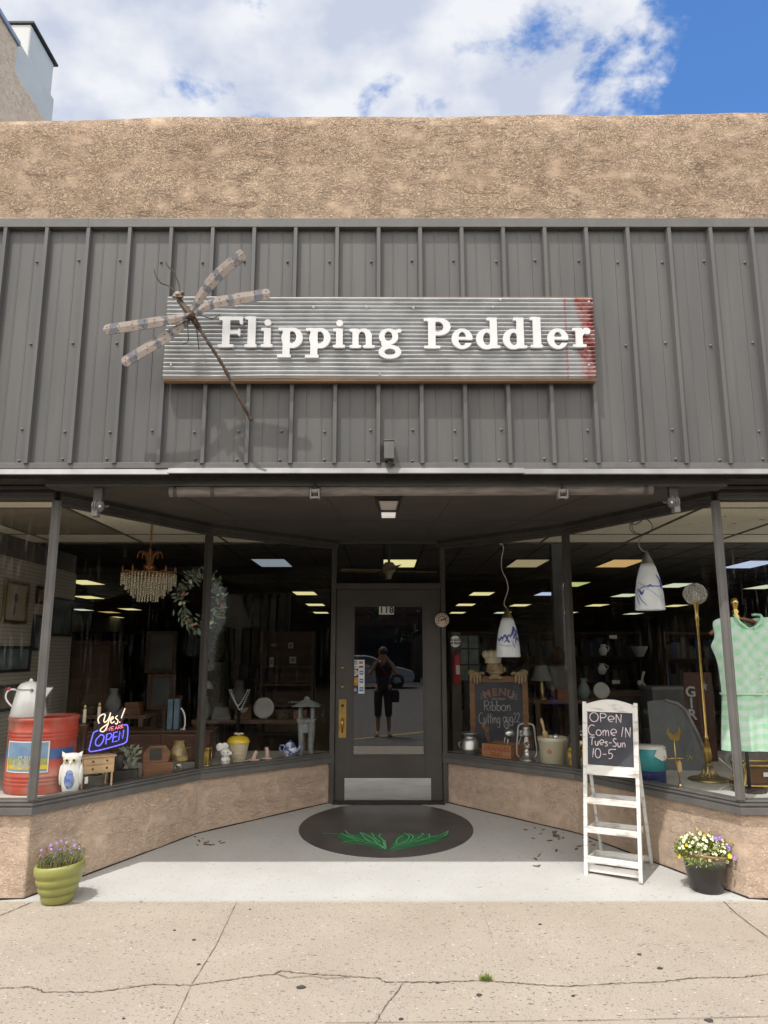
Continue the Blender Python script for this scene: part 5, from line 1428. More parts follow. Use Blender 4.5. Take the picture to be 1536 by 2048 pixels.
g.build('stems', [M['leaf_dry'], M['leaf']], gp)
g = MB()
for e in tips:
    x_ = rg.random()
    if x_ < .08: flower(g, e + Vector((.01, 0, rg.uniform(.0, .05))), (rg.gauss(0, .5), -1, rg.gauss(.3, .4)), .009, 0)
    elif x_ < .15: flower(g, e, (rg.gauss(0, .5), -1, .5), .008, 1)
for e in [(.112, -.03, .395), (-.06, -.05, .40), (-.02, -.04, .415)]:
    flower(g, Vector(e), (0, -1, .3), .012, 0); g.tube([(e[0] * .6, e[1], .30), e], .001, 4, mi=2)
for e in [(-.13, -.09, .345), (-.06, -.10, .36), (-.045, -.06, .385)]: flower(g, Vector(e), (0, -1, .3), .013, 1)
g.build('blossom_mass', [M['petal_p'], M['petal_r'], M['leaf_dry']], gp)['kind'] = 'stuff'

p = Z(1428, 1794, 0)
rp_ = thing('flower_pot', 'dark glazed pot of yellow and white violas at the right wall corner', 'flower pot', (p.x, p.y + .10, .002), 0)
rp_.scale = (.90, .90, .93)
def pot_mat():
    m, n, l, b = newmat('dark_pot_glaze')
    tcn = n.new('ShaderNodeTexCoord'); sp = n.new('ShaderNodeSeparateXYZ'); l.new(tcn.outputs['Object'], sp.inputs[0])
    t = n.new('ShaderNodeTexNoise'); t.inputs['Scale'].default_value = 22; t.inputs['Detail'].default_value = 5; l.new(tcn.outputs['Object'], t.inputs['Vector'])
    z_ = math_node(n, l, 'MULTIPLY_ADD', t.outputs[0], .05); l.new(sp.outputs[2], z_.node.inputs[2])
    rm = n.new('ShaderNodeValToRGB'); e = rm.color_ramp.elements
    e[0].position = .0; e[0].color = (.022, .020, .017, 1); e[1].position = 1; e[1].color = (.30, .17, .085, 1)
    for ps, c in ((.66, (.028, .027, .023, 1)), (.80, (.10, .11, .095, 1)), (.86, (.2, .15, .09, 1))):
        q = e.new(ps); q.color = c
    mr = n.new('ShaderNodeMapRange'); mr.inputs[1].default_value = 0; mr.inputs[2].default_value = .31; l.new(z_, mr.inputs[0]); l.new(mr.outputs[0], rm.inputs[0])
    l.new(rm.outputs[0], b.inputs['Base Color']); b.inputs['Roughness'].default_value = .22
    return m
g = MB(); g.lathe([(.095, 0), (.108, .004), (.118, .03), (.135, .11), (.148, .19), (.152, .215), (.160, .222), (.163, .235), (.157, .241), (.166, .250), (.172, .262), (.170, .272), (.160, .272), (.152, .25), (.148, .23)], n=40, cap1=False)
for v in g.v: v.z -= .10 * v.x * (v.z / .27)
g.build('pot', pot_mat(), rp_)
g = MB(); g.lathe([(.150, .238), (.08, .25), (0, .255)], n=24, cap0=False, cap1=False); g.build('soil', M['soil'], rp_)
g = MB(); leafy(g, (-.01, 0, .245), 1500, .19, .16, .10, .026, .007, 0, .7, rg); leafy(g, (-.01, 0, .25), 500, .19, .17, .12, .022, .006, 1, .5, rg)
leafy(g, (-.05, -.12, .22), 200, .14, .06, .07, .022, .005, 0, -.1, rg)
for v in g.v: v.z -= .25 * max(0, (v.x * v.x + v.y * v.y) - .006) * 9 * .3
g.build('foliage', [M['leaf_y'], M['leaf']], rp_)
g = MB()
for _ in range(150):
    a = rg.random() * 6.28; rr = math.sqrt(rg.random()); p = Vector((-.02 + .19 * rr * math.cos(a), .16 * rr * math.sin(a) - .02, .29 + .07 * (1 - rr * rr) + rg.uniform(-.07, .04)))
    flower(g, p, (rg.gauss(0, .4), -1, rg.gauss(.7, .4)), rg.uniform(.008, .015), 0 if rg.random() < .96 else 1, 2)
for e in ((.05, -.09, .375), (.125, -.12, .32), (.165, -.12, .255), (.10, -.05, .37)): flower(g, Vector(e), (.1, -1, .3), .019, 3, 2)
flower(g, Vector((.115, -.16, .275)), (0, -1, .3), .017, 1, 1)
for e in ((-.04, -.05, .41), (.03, -.05, .40), (.15, -.1, .36), (.175, -.1, .35), (-.06, -.05, .43), (.025, -.06, .42)): flower(g, Vector(e), (0, -1, .4), .010, 5, 2); g.tube([(e[0] * .8, e[1] * .7, .33), e], .0012, 4, mi=4)
g.build('blossom_mass', [M['petal_w'], M['petal_y'], M['lemon'], M['petal_p'], M['leaf'], pm('pale_yellow_petal', (.66, .55, .16), (.12, .04, .03), sc=60)], rp_)['kind'] = 'stuff'

# weed in the sidewalk crack
p = Z(972, 1962, 0)
wd = thing('weed_tuft', 'small green weed growing out of the sidewalk crack', 'weed', p)
g = MB()
for _ in range(120):
    a = rg.random() * 6.28; r0 = rg.random() * .012
    d = Vector((math.cos(a) * rg.random() * .8, math.sin(a) * rg.random() * .6, rg.uniform(.3, 1))).normalized(); b0 = Vector((r0 * math.cos(a) * 2, r0 * math.sin(a), .002)); L_ = rg.uniform(.015, .04)
    s = d.cross(Vector((0, 1, .2))).normalized() * .0022
    g.add([b0 - s, b0 + s, b0 + d * L_], [(0, 1, 2)], 0 if rg.random() < .6 else 1)
g.build('blades', [M['leaf_y'], M['leaf']], wd)

# ------------------------------------------------------------------ things shown in the windows; all stand on the display floor at z = .58
ZF = .581
def base(px, py, z=ZF): return Z(px, py, z)
def behind(px, r):
    # a spot on the display floor seen in column px whose middle lies r (plus a finger's width) behind the glass
    d = P(px, 1450, 1.0); best = None
    for p0, p1 in (((XL, Y1), L0), (L0, L1), (L1, L2), (R2, R1), (R1, R0), (R0, (XR, Y1))):
        a_, b_ = Vector(p0), Vector(p1); e = (b_ - a_); nrm = Vector((-e.y, e.x)).normalized()
        k0 = a_.dot(nrm) / (d.x * nrm.x + d.y * nrm.y); q = Vector((d.x * k0, d.y * k0)); t_ = (q - a_).dot(e) / e.length_squared
        if -.001 <= t_ <= 1.001: best = (k0, abs(d.x * nrm.x + d.y * nrm.y))
    k = best[0] + (r + .025) / best[1]
    return Vector((d.x * k, d.y * k, ZF))
def pl(prof, k): return [(r * k, z * k) for r, z in prof]
# red lard tin with paper label
p = base(62, 1592)
lt_ = thing('lard_tin', 'big worn red lard tin with a blue landscape label', 'tin', (P(56, 1592, p.y).x - .035, p.y + .24, ZF))
r, h = .234, .515
g = MB(); prf = [(r - .01, 0), (r, .01), (r, .05)]
for z_ in (.06, .085, .11): prf += [(r, z_), (r + .006, z_ + .008), (r, z_ + .016)]
for z_ in (.36, .385, .41): prf += [(r, z_), (r + .006, z_ + .008), (r, z_ + .016)]
prf += [(r, h - .03), (r + .008, h - .02), (r + .008, h), (r - .004, h), (r - .008, h - .02)]
g.lathe(prf, n=56, cap1=False); g.lathe([(r - .006, h - .018), (0, h - .016)], n=56, cap0=False, cap1=False); g.build('tin_body', M['red_tin'], lt_)
def curved(mb, a0, a1, z0, z1, rr, mi=0, n=16):
    vs = []
    for i in range(n + 1):
        a = R(-90) + a0 + (a1 - a0) * i / n
        for z_ in (z0, z1): vs.append((rr * math.cos(a), rr * math.sin(a), z_))
    mb.add(vs, [(2 * i, 2 * i + 2, 2 * i + 3, 2 * i + 1) for i in range(n)], mi, True)
g = MB(); curved(g, -1.5, 1.5, .235, .305, r + .0015); g.build('blue_band', M['blue'], lt_)
g = MB(); curved(g, -.74, .62, .150, .36, r + .003, 0); curved(g, -.70, .58, .158, .352, r + .0036, 1)
curved(g, -.70, .58, .200, .245, r + .0042, 2); curved(g, -.70, .58, .172, .2, r + .0042, 3)
def on_cyl(vs, rr, off): return [Vector(((rr + off) * math.sin(v.x / rr), -(rr + off) * math.cos(v.x / rr), v.z)) for v in vs]
mt = [(-.16, .245), (-.12, .272), (-.09, .283), (-.05, .305), (-.02, .318), (.01, .296), (.05, .28), (.08, .268), (.12, .246)]
vs = on_cyl([Vector((x_, 0, z_)) for x_, z_ in mt], r, .0046); g.add(vs, [tuple(range(len(vs)))], 4)
for txt, sz, x_, z_, mi, of in (('PURE', .040, -.01, .247, 5, .002), ('LARD', .072, -.01, .205, 5, .004)):
    vs, fs = text_mesh(txt, sz, .0003, offset=of); vs = on_cyl([FACE @ v + Vector((x_, 0, z_)) for v in vs], r, .0058 if sz > .05 else .0064); g.add(vs, fs, mi)
g.build('paper_label', [M['paper'], M['skyblue'], pm('label_green', (.22, .27, .08), (.35, .34, .1), sc=30), M['yellow'], M['stone'], M['paper']], lt_)
# white enamel coffee pot on the tin
q = Vector((P(56, 1437, p.y + .2).x, p.y + .20, ZF + h - .003))
cp = thing('coffee_pot', 'white enamel coffee pot with red handle grip standing on the red tin', 'coffee pot', (q.x, q.y, q.z + .002))
g = MB(); g.lathe([(.125, 0), (.128, .004), (.105, .12), (.088, .205), (.082, .215), (.07, .232), (.04, .245), (.012, .250), (.012, .262), (.006, .268), (0, .27)], n=32, cap1=False); g.build('pot_body', M['enamel'], cp)
g = MB(); g.add([(.08, -.03, .19), (.08, .03, .19), (.165, -.012, .205), (.165, .012, .205), (.10, -.012, .105), (.10, .012, .105), (.092, -.03, .205), (.092, .03, .205)], [(0, 2, 4), (1, 5, 3), (2, 3, 5, 4), (0, 6, 2), (6, 7, 3, 2), (1, 3, 7), (0, 4, 5, 1), (0, 1, 7, 6)]); g.build('spout', M['enamel'], cp, bevel=.003)
g = MB(); g.tube(smooth_line([(-.09, -.02, .19), (-.14, -.02, .19), (-.165, -.02, .16), (-.16, -.02, .12), (-.125, -.02, .08), (-.11, -.02, .075)], 6), .007, 8); g.build('handle', M['enamel'], cp)
g = MB(); g.tube(smooth_line([(.05, -.078, .19), (0, -.098, .193), (-.05, -.09, .196), (-.09, -.05, .20)], 5), .003, 6); g.ell((.05, -.085, .188), .012, .01, .012); g.build('bail_wire', M['grey'], cp)
g = MB(); g.ell((-.15, -.02, .196), .02, .012, .013); g.build('grip', M['red'], cp)
# owl
p = base(150, 1574)
ow = thing('owl_figurine', 'white ceramic owl with a blue belly in the left window', 'figurine', behind(150, .06), R(8))
k = K(p.y); hh = 70 * k
g = MB(); g.lathe([(.04, 0), (.052, .01), (.062, hh * .2), (.074, hh * .45), (.070, hh * .66), (.058, hh * .78), (.066, hh * .9), (.05, hh * .97), (0, hh * .985)], n=28, sy=.75, cap1=False)
for s in (-1, 1):
    g.add([(s * .02, -.02, hh * .93), (s * .066, -.02, hh * .9), (s * .066, .015, hh * .9), (s * .070, -.012, hh * 1.03)], [(0, 1, 3), (1, 2, 3), (2, 0, 3)])
    g.ell((s * .067, -.005, hh * .45), .014, .03, hh * .25)
g.build('owl_body', M['ceramic'], ow)
g = MB(); g.ell((0, -.030, hh * .42), .044, .028, hh * .33); g.build('belly', M['blue_glaze'], ow)
g = MB()
for s in (-1, 1): g.ell((s * .026, -.044, hh * .82), .023, .008, .021)
g.build('eye_ring', M['cream'], ow)
g = MB()
for s in (-1, 1): g.ell((s * .024, -.051, hh * .82), .009, .005, .009)
g.build('eyes', M['black'], ow).name = 'pupils'
g = MB(); g.add([(-.008, -.05, hh * .79), (.008, -.05, hh * .79), (0, -.06, hh * .74), (0, -.045, hh * .81)], [(0, 1, 2), (0, 2, 3), (1, 3, 2), (0, 3, 1)]); g.build('beak', M['cream'], ow)
# small cream side table
p0, p1 = base(176, 1566), base(220, 1562)
p0 = behind(172, .03); tb = thing('small_drawer_table', 'little cream table with drawers holding the neon sign', 'table', p0, R(40))
k = K(p0.y); w_, h_ = 58 * k, 62 * k
def taper_leg(g, x, y): g.bar((x, y, 0), (x, y, h_ * .5), .012, .012)
g = MB(); g.box(-.02, w_ + .01, -.015, .15, h_ - .012, h_); g.build('table_top', M['wood_lt'], tb, bevel=.002)
g = MB(); g.box(-.01, w_, .0, .14, h_ * .5, h_ - .0125); pts = [(-.01, h_ * .5), (w_ * .2, h_ * .42), (w_ * .5, h_ * .5), (w_ * .8, h_ * .42), (w_, h_ * .5)]; g.build('table_case', M['wood_lt'], tb)
for z0, z1 in ((h_ * .54, h_ * .73), (h_ * .76, h_ * .94)):
    g = MB(); g.box(.0, w_ - .01, -.006, -.0005, z0, z1); dd = g.build('drawer', M['wood_lt'], tb, bevel=.001)
    g = MB(); g.ell((w_ * .3, -.012, (z0 + z1) / 2), .007, .006, .007); g.ell((w_ * .75, -.012, (z0 + z1) / 2), .007, .006, .007); g.build('knobs', M['black'], dd).name = 'knob_pair'
for x_, y_ in ((0, .008), (w_ - .012, .008), (0, .13), (w_ - .012, .13)):
    g = MB(); taper_leg(g, x_, y_); g.build('leg', M['wood_lt'], tb)
g = MB(); g.box(.012, .035, -.02, -.0185, h_ * .25, h_ * .44); g.build('price_tag', M['paper'], tb)
# neon OPEN sign leaning on the table
pn = Vector((p0.x + .08, p0.y - .035, ZF + h_ * 1.0))
pn = P(217, 1500, behind(219, .02).y)
ns = thing('neon_sign', 'lit neon sign reading Yes We Are Open on clear backing', 'neon sign', pn, R(14))
k = K(p0.y) / 3.657; roll = Matrix.Rotation(R(-5), 4, 'Y')
def npx(x, y): return Vector(((x - 800) * k, 0, (735 - y) * k))
def ntube(g, pts, r=.0042, closed=False, sm=True, y=-.010):
    pp = [npx(*q) + Vector((0, y, 0)) for q in pts]
    g.tube(smooth_line(pp, 5, closed) if sm else pp, r, 6, closed=closed)
g = MB(); outl = [(652, 735), (655, 690), (685, 595), (712, 540), (715, 500), (750, 455), (800, 440), (870, 460), (905, 425), (930, 425), (935, 450), (905, 545), (948, 552), (950, 580), (938, 700), (900, 712), (740, 738)]
g.plate([(npx(*q).x, npx(*q).z) for q in outl], -.003, .003); g.build('backing', M['acrylic'], ns)
g = MB(); ntube(g, [(722, 582), (700, 588), (685, 605), (660, 700), (658, 722), (672, 732), (740, 728), (890, 704), (925, 692), (938, 670), (945, 590), (938, 562), (915, 560)], .0046); g.build('outline_tube', M['neon_b'], ns)
g = MB()
for st_ in ([(735, 620), (707, 650), (705, 685), (730, 695), (755, 670), (765, 630), (745, 615), (735, 620)], [(778, 690), (787, 615), (815, 612), (825, 630), (805, 655), (785, 655)], [(868, 605), (838, 610), (828, 680), (865, 674)], [(834, 645), (862, 640)], [(874, 672), (883, 604), (904, 662), (914, 596)]):
    ntube(g, st_, .0050, sm=len(st_) == 8)
g.build('word_open', M['neon_b'], ns)
g = MB()
for st_ in ([(780, 566), (786, 592), (796, 572), (804, 592), (812, 564)], [(838, 562), (820, 564), (818, 590), (838, 588)], [(819, 577), (834, 576)], [(848, 588), (858, 560), (868, 586)], [(852, 578), (865, 577)], [(874, 584), (876, 558), (890, 560), (888, 570), (876, 572), (890, 584)], [(910, 554), (897, 556), (895, 580), (910, 578)], [(896, 567), (908, 566)]): ntube(g, st_, .0026, sm=False)
g.build('word_we_are', M['neon_p'], ns)
g = MB()
for st_ in ([(730, 530), (722, 500), (735, 475), (760, 462), (775, 470), (765, 510), (775, 525), (800, 500), (815, 455)], [(815, 455), (805, 500), (790, 555), (765, 592), (738, 585), (750, 565), (800, 535)], [(812, 515), (835, 500), (830, 488), (815, 505), (822, 535), (845, 525)], [(868, 482), (852, 498), (870, 520), (862, 545), (848, 540)], [(925, 432), (895, 505)], [(885, 530), (882, 538)]): ntube(g, st_, .0046)
g.build('word_yes', M['neon_w'], ns)
ns.scale = (.9, .9, .9); ns.rotation_euler = (R(-6), R(-3), R(30))
# two candlestick lamps
for px, py, lab in ((161, 1499, 'dark candlestick lamp with ivory candle, left of the pair'), (190, 1492, 'dark candlestick lamp with ivory candle, next to the neon sign')):
    pb = P(px, 1545, 6.25); t = thing('candlestick_lamp', lab, 'candlestick', (pb.x, 6.25, ZF), 0, 'candlestick lamps')
    k = K(6.25); top = P(px, 1408 if px < 170 else 1403, 6.25).z - ZF
    g = MB(); g.lathe([(.055, 0), (.055, .012), (.02, .03), (.014, .09), (.028, .13), (.03, .2), (.018, .24), (.04, top - .175), (.045, top - .16), (.012, top - .15)], n=18); g.build('lamp_stem', M['wood_dark'], t)
    g = MB(); g.lathe([(.014, top - .149), (.014, top - .045), (.010, top - .04)], n=12); g.build('candle_sleeve', M['cream'], t)
    g = MB(); g.lathe([(.009, top - .04), (.014, top - .025), (.008, top - .008), (0, top)], n=10); g.build('bulb', M['brass_old'], t)
# plant of pale leaves in a dark box
p = base(255, 1555)
pt = thing('planter_box', 'dark box planter of pale variegated leaves behind the neon sign', 'planter', behind(255, .13), R(14)); k = K(p.y)
g = MB(); g.box(-.11, .10, -.06, .06, 0, .085); g.build('box', M['black'], pt, bevel=.003)
g = MB(); leafy(g, (.03, 0, .08), 46, .07, .05, .16, .065, .016, 0, .8, rg); g.build('leaves', M['sage'], pt)
g = MB(); g.lathe([(.03, 0), (.062, .05), (.055, .1), (.04, .12)], c=(-.05, 0, .086), n=16); g.build('urn', M['black'], pt)
# brown key box
p = base(318, 1545)
t = thing('wooden_mail_box', 'brown wooden letter holder with a dark slot', 'letter box', behind(318, .10), R(20)); k = K(p.y)
g = MB(); g.box(-.11, .12, -.03, .04, 0, .105); g.box(-.10, .11, -.045, -.0305, 0, .055); g.build('lower_box', M['wood_mid'], t, bevel=.003)
g = MB(); g.plate([(-.11, .106), (.085, .106), (.10, .18), (.06, .235), (-.06, .235), (-.11, .18)], -.02, .04); g.build('gable_box', M['wood_mid'], t, bevel=.003)
g = MB(); g.box(-.06, .035, -.024, -.0205, .125, .215); g.build('slot', M['black'], t)
# honey coloured jar lamp
p = base(360, 1536)
t = thing('pottery_jar', 'mottled honey coloured pottery jar on a little stand', 'jar', behind(360, .09)); k = K(p.y)
g = MB(); g.lathe([(.035, 0), (.05, .01), (.05, .07), (.03, .09)], n=20); g.build('stand', M['clear'], t)
g = MB(); g.ell((0, -.01, .05), .018, .012, .026); g.build('ornament', M['brass_old'], t)
g = MB(); g.lathe([(.07, .091), (.078, .10), (.076, .13), (.062, .18), (.045, .215), (.04, .235), (.046, .25)], n=26); g.build('jar_body', pm('honey_glaze', (.40, .29, .10), (.14, .09, .04), sc=16, rough=.3, lo=.4, hi=.6), t)
# dresser behind
t = thing('low_dresser', 'low reddish brown wooden dresser behind the left window ornaments', 'dresser', (-2.2, 6.95, ZF), R(3))
g = MB(); g.box(-.68, .62, 0, .35, .0, .255); g.box(-.70, .64, -.02, .36, .2555, .275); g.build('dresser_case', M['wood_dark'], t, bevel=.004)
for i in range(3):
    g = MB(); g.box(-.66 + i * .43, -.25 + i * .43, -.012, -.001, .02, .235); d_ = g.build('drawer', M['wood_dark'], t, bevel=.004)
    g = MB(); g.tube([(-.52 + i * .43, -.014, .13), (-.455 + i * .43, -.03, .12), (-.39 + i * .43, -.014, .13)], .004, 6); g.build('drawer_pull', M['brass_old'], d_)
# ornaments on the dresser
t = thing('blue_candle_frame', 'small clear frame with two dark blue bars on the dresser', 'ornament', (P(347, 1460, 7.05).x, 7.05, ZF + .276))
g = MB(); g.box(-.06, -.012, -.02, .02, 0, .27); g.box(.0, .048, -.02, .02, 0, .27); g.build('bars', M['bottle_blue'], t, bevel=.004).name = 'blue_bar_pair'
g = MB(); g.box(-.07, .06, .021, .024, 0, .30); g.build('plate_back', M['clear'], t)
t = thing('curved_handle_piece', 'thin white curved handle ornament on the dresser', 'ornament', (P(366, 1460, 7.02).x, 7.02, ZF + .276))
g = MB(); g.tube(smooth_line([(-.03, 0, .19), (-.01, 0, .17), (.01, 0, .12), (.015, 0, .04), (.0, 0, .004)], 6), .008, 8); g.tube([(-.02, 0, .004), (.02, 0, .004)], .007, 8); g.build('handle_arc', M['ceramic'], t)
# golden lantern by the mullion
p = base(413, 1531)
t = thing('brass_hurricane_lamp', 'small brass candle lantern right of the left mullion', 'lantern', behind(414, .08)); k = K(p.y)
g = MB(); g.lathe([(.065, 0), (.065, .01), (.045, .02), (.045, .035)], n=20); g.lathe([(.05, .16), (.05, .17)], n=20); 
for a in range(4): g.tube([(.05 * math.cos(a * PI / 2 + .4), .05 * math.sin(a * PI / 2 + .4), .012), (.05 * math.cos(a * PI / 2 + .4), .05 * math.sin(a * PI / 2 + .4), .162)], .004, 6)
g.build('lantern_frame', M['brass'], t)
g = MB(); g.box(-.026, .026, -.02, .02, .036, .155); g.build('amber_panel', pm('amber_panel', (.75, .50, .10), (.6, .36, .06), rough=.3, metal=.3), t)
# mouse
p = base(453, 1525)
t = thing('mouse_figurine', 'white ceramic mouse with big round ears', 'figurine', behind(453, .06), R(10)); k = K(p.y)
g = MB(); g.ell((0, 0, .045), .045, .045, .05); g.ell((.0, -.01, .115), .045, .042, .04); g.ell((.04, -.022, .11), .022, .02, .018)
for s, y_ in ((-1, .0), (.35, .02)): g.lathe([(.036, -.006), (.036, .006)], c=(0, 0, 0), n=4) if False else g.ell((-.02 + s * .028, y_, .16), .034, .010, .036)
for s in (-1, 1): g.ell((s * .03, -.03, .012), .02, .026, .012); g.ell((s * .024, -.045, .06), .012, .012, .02)
g.build('mouse_body', M['ceramic'], t)
g = MB(); g.ell((.062, -.026, .112), .006, .006, .006); g.ell((.02, -.052, .122), .005, .004, .006); g.ell((-.012, -.052, .122), .005, .004, .006); g.build('eyes', M['black'], t).name = 'face_marks'
# cookie jar
p = base(478, 1520)
t = thing('cookie_jar', 'basket shaped cookie jar with a yellow cloth lid', 'cookie jar', behind(478, .12)); k = K(p.y)
g = MB(); prf = [(.052, 0), (.058, .004)]
for i in range(5): prf += [(.060 + .006 * i, .01 + .034 * i), (.065 + .006 * i, .025 + .034 * i), (.062 + .006 * i, .04 + .034 * i)]
g.lathe(prf + [(.09, .182)], n=28)
for i in range(18): a = i * PI / 9; g.bar((.060 * math.cos(a), .060 * math.sin(a), .01), (.091 * math.cos(a), .091 * math.sin(a), .175), .006, .004)
g.build('jar_basket', M['cream'], t)
g = MB(); g.lathe([(.098, .176), (.102, .19), (.09, .215), (.06, .235), (.03, .24), (0, .24)], n=28, cap1=False); g.build('lid', M['yellow'], t)
g = MB(); g.ell((-.022, 0, .256), .024, .014, .010); g.ell((.022, 0, .256), .024, .014, .010); g.ell((0, 0, .25), .012, .012, .012); g.build('lid_bow', M['cream'], t)
# two birds
PB = pm('bird_glaze', (.62, .50, .42), (.50, .24, .17), sc=9, rough=.25, coat=.3)
for px, py, s, lab in ((510, 1516, 1, 'pale ceramic bird leaning right, nearer the cookie jar'), (535, 1510, -1, 'pale ceramic bird with spread tail, nearer the teapot')):
    p = base(px, py); t = thing('bird_figurine', lab, 'figurine', behind(px, .05), R(s * 5), 'ceramic birds')
    g = MB(); g.ell((0, 0, .022), .055, .026, .020); g.tube(smooth_line([(-.01 * s, 0, .02), (.0, 0, .055), (.012 * s, 0, .085), (.03 * s, 0, .10)] if s > 0 else [(0, 0, .02), (.004, 0, .06), (.0, 0, .10), (-.006, 0, .125)], 5), [.022, .022, .022, .022, .022, .021, .02, .02, .02, .02, .02, .02, .02, .018, .016, .012] if True else .02, 8)
    g.add([(-.05 * s, -.012, .02), (-.05 * s, .012, .02), (-.10 * s, -.018, .012), (-.10 * s, .018, .012), (-.08 * s, 0, .03)], [(0, 2, 3, 1), (0, 4, 2), (1, 3, 4), (2, 4, 3)])
    g.build('bird_body', PB, t)
# teapot
p = base(583, 1512)
t = thing('teapot', 'blue and white china teapot beside the stone pagoda', 'teapot', behind(581, .10), R(-8)); k = K(p.y)
g = MB(); g.ell((0, 0, .075), .065, .055, .055); g.lathe([(.04, 0), (.05, .01), (.045, .03)], n=20); g.lathe([(.045, .118), (.03, .135), (.012, .142), (.014, .155), (0, .162)], n=18, cap1=False); g.build('pot_body', pm('delft_glaze', (.70, .72, .76), (.05, .11, .42), sc=22, rough=.2, lo=.46, hi=.56, coat=.4), t)
g = MB(); g.tube(smooth_line([(.05, 0, .06), (.085, 0, .08), (.095, 0, .125)], 5), [.02 - .0011 * i for i in range(11)], 8); g.build('spout', M['blue_glaze'], t)
g = MB(); g.tube(smooth_line([(-.05, 0, .11), (-.09, 0, .11), (-.095, 0, .07), (-.055, 0, .045)], 5), .008, 8); g.build('handle', M['blue_glaze'], t)
g = MB(); g.box(-.10, .075, -.075, .06, .0, .012); g.build('tray', M['ceramic'], t, bevel=.003)
# pagoda
p = base(612, 1508)
t = thing('stone_pagoda', 'grey carved pagoda lantern at the right end of the left window', 'garden lantern', behind(613, .15)); k = K(p.y); h_ = 106 * k
g = MB()
for a in range(4):
    c_, s_2 = math.cos(R(45 + 90 * a)), math.sin(R(45 + 90 * a)); m = Matrix.Rotation(R(45 + 90 * a), 3, 'Z')
    g.tube(smooth_line([(.085 * c_, .085 * s_2, 0), (.062 * c_, .062 * s_2, .05), (.066 * c_, .066 * s_2, h_ * .3), (.07 * c_, .07 * s_2, h_ * .54)], 5), [.018 + .001 * i for i in range(16)], 6)
g.box(-.062, .062, -.062, .062, h_ * .38, h_ * .54); g.build('pagoda_legs', M['stone'], t)
g = MB(); frus(g, .075, .09, h_ * .54, h_ * .61); g.build('tier', M['stone'], t)
for x_, y_ in ((-1, -1), (1, -1), (1, 1), (-1, 1)):
    g = MB(); g.box(x_ * .06 - .012, x_ * .06 + .012, y_ * .06 - .012, y_ * .06 + .012, h_ * .611, h_ * .80); g.build('column', M['stone'], t)
g = MB(); frus(g, .135, .115, h_ * .80, h_ * .83); frus(g, .115, .025, h_ * .8301, h_ * .93); g.lathe([(.026, h_ * .93), (.03, h_ * .95), (.018, h_ * .975), (0, h_)], n=12, cap1=False)
for v in g.v:
    rr = max(abs(v.x), abs(v.y)); v.z += .012 * (min(abs(v.x), abs(v.y)) / .13) ** 2 if v.z < h_ * .84 else 0
g.build('pagoda_roof', M['stone'], t)
# pearl necklaces on a dark bust
pb = P(478, 1405, 8.0)
t = thing('necklace_display', 'dark bust hung with white pearl strands', 'necklace stand', (pb.x, 8.0, dz))
zz0 = pb.z - dz
g = MB(); g.lathe([(.14, .0), (.14, .02), (.02, .03), (.02, zz0 - .06), (.10, zz0 - .05), (.12, zz0), (.11, zz0 + .08), (.05, zz0 + .14), (.04, zz0 + .22), (0, zz0 + .23)], n=18, sy=.6, cap1=False); g.build('bust', M['black'], t)
for L_, dx_ in ((.16, 0), (.20, .02)):
    g = MB()
    for i in range(22):
        f = i / 21; x_ = -.085 + .19 * f; z_ = zz0 + .13 - L_ * (1 - abs(2 * f - 1) ** 1.3); g.ell((x_ + dx_, -.10, z_), .0075, .0075, .0075, nu=8, nv=6)
    g.build('pearl_strand', M['ceramic'], t)

# hung in the left window: chandelier and wreath
cx = P(298, 1150, 6.35)
ch = thing('chandelier', 'gilt chandelier with tiers of crystal strands in the left window', 'chandelier', (cx.x, 6.35, 2.672))
zq = lambda py: P(298, py, 6.35).z - 2.672
k = K(6.35)
g = MB(); g.tube([(0, 0, -.001), (0, 0, zq(1095))], .004, 6)
for i in range(10): g.tube([(.012 * math.cos(a) * (1 if i % 2 else .2), .012 * math.cos(a) * (.2 if i % 2 else 1), -.02 - i * .017 + .012 * math.sin(a)) for a in [j * PI / 4 for j in range(9)]], .0022, 5)
g.build('chain', M['copper'], ch)
g = MB(); g.lathe([(.012, zq(1098)), (.02, zq(1110)), (.015, zq(1125)), (.05, zq(1132)), (.05, zq(1138)), (.015, zq(1142))], n=16)
for i in range(10):
    a = i * PI / 5
    g.tube(smooth_line([(.018 * math.cos(a), .018 * math.sin(a), zq(1132)), (.04 * math.cos(a), .04 * math.sin(a), zq(1112)), (.09 * math.cos(a), .09 * math.sin(a), zq(1104)), (.11 * math.cos(a), .11 * math.sin(a), zq(1116))], 5), .004, 5)
    g.tube(smooth_line([(.02 * math.cos(a), .02 * math.sin(a), zq(1138)), (.10 * math.cos(a), .10 * math.sin(a), zq(1148)), (.18 * math.cos(a), .18 * math.sin(a), zq(1143)), (.225 * math.cos(a), .225 * math.sin(a), zq(1147))], 5), .0045, 5)
    g.lathe([(.012, 0), (.009, .01), (.009, .035), (.004, .05), (0, .055)], c=(.225 * math.cos(a), .225 * math.sin(a), zq(1147)), n=8)
for rr, z_ in ((.225, zq(1148)), (.19, zq(1152)), (.14, zq(1155)), (.085, zq(1158))): g.tube([(rr * math.cos(a), rr * math.sin(a), z_) for a in [j * PI / 16 for j in range(32)]], .004, 5, closed=True)
g.build('gilt_frame', M['copper'], ch)
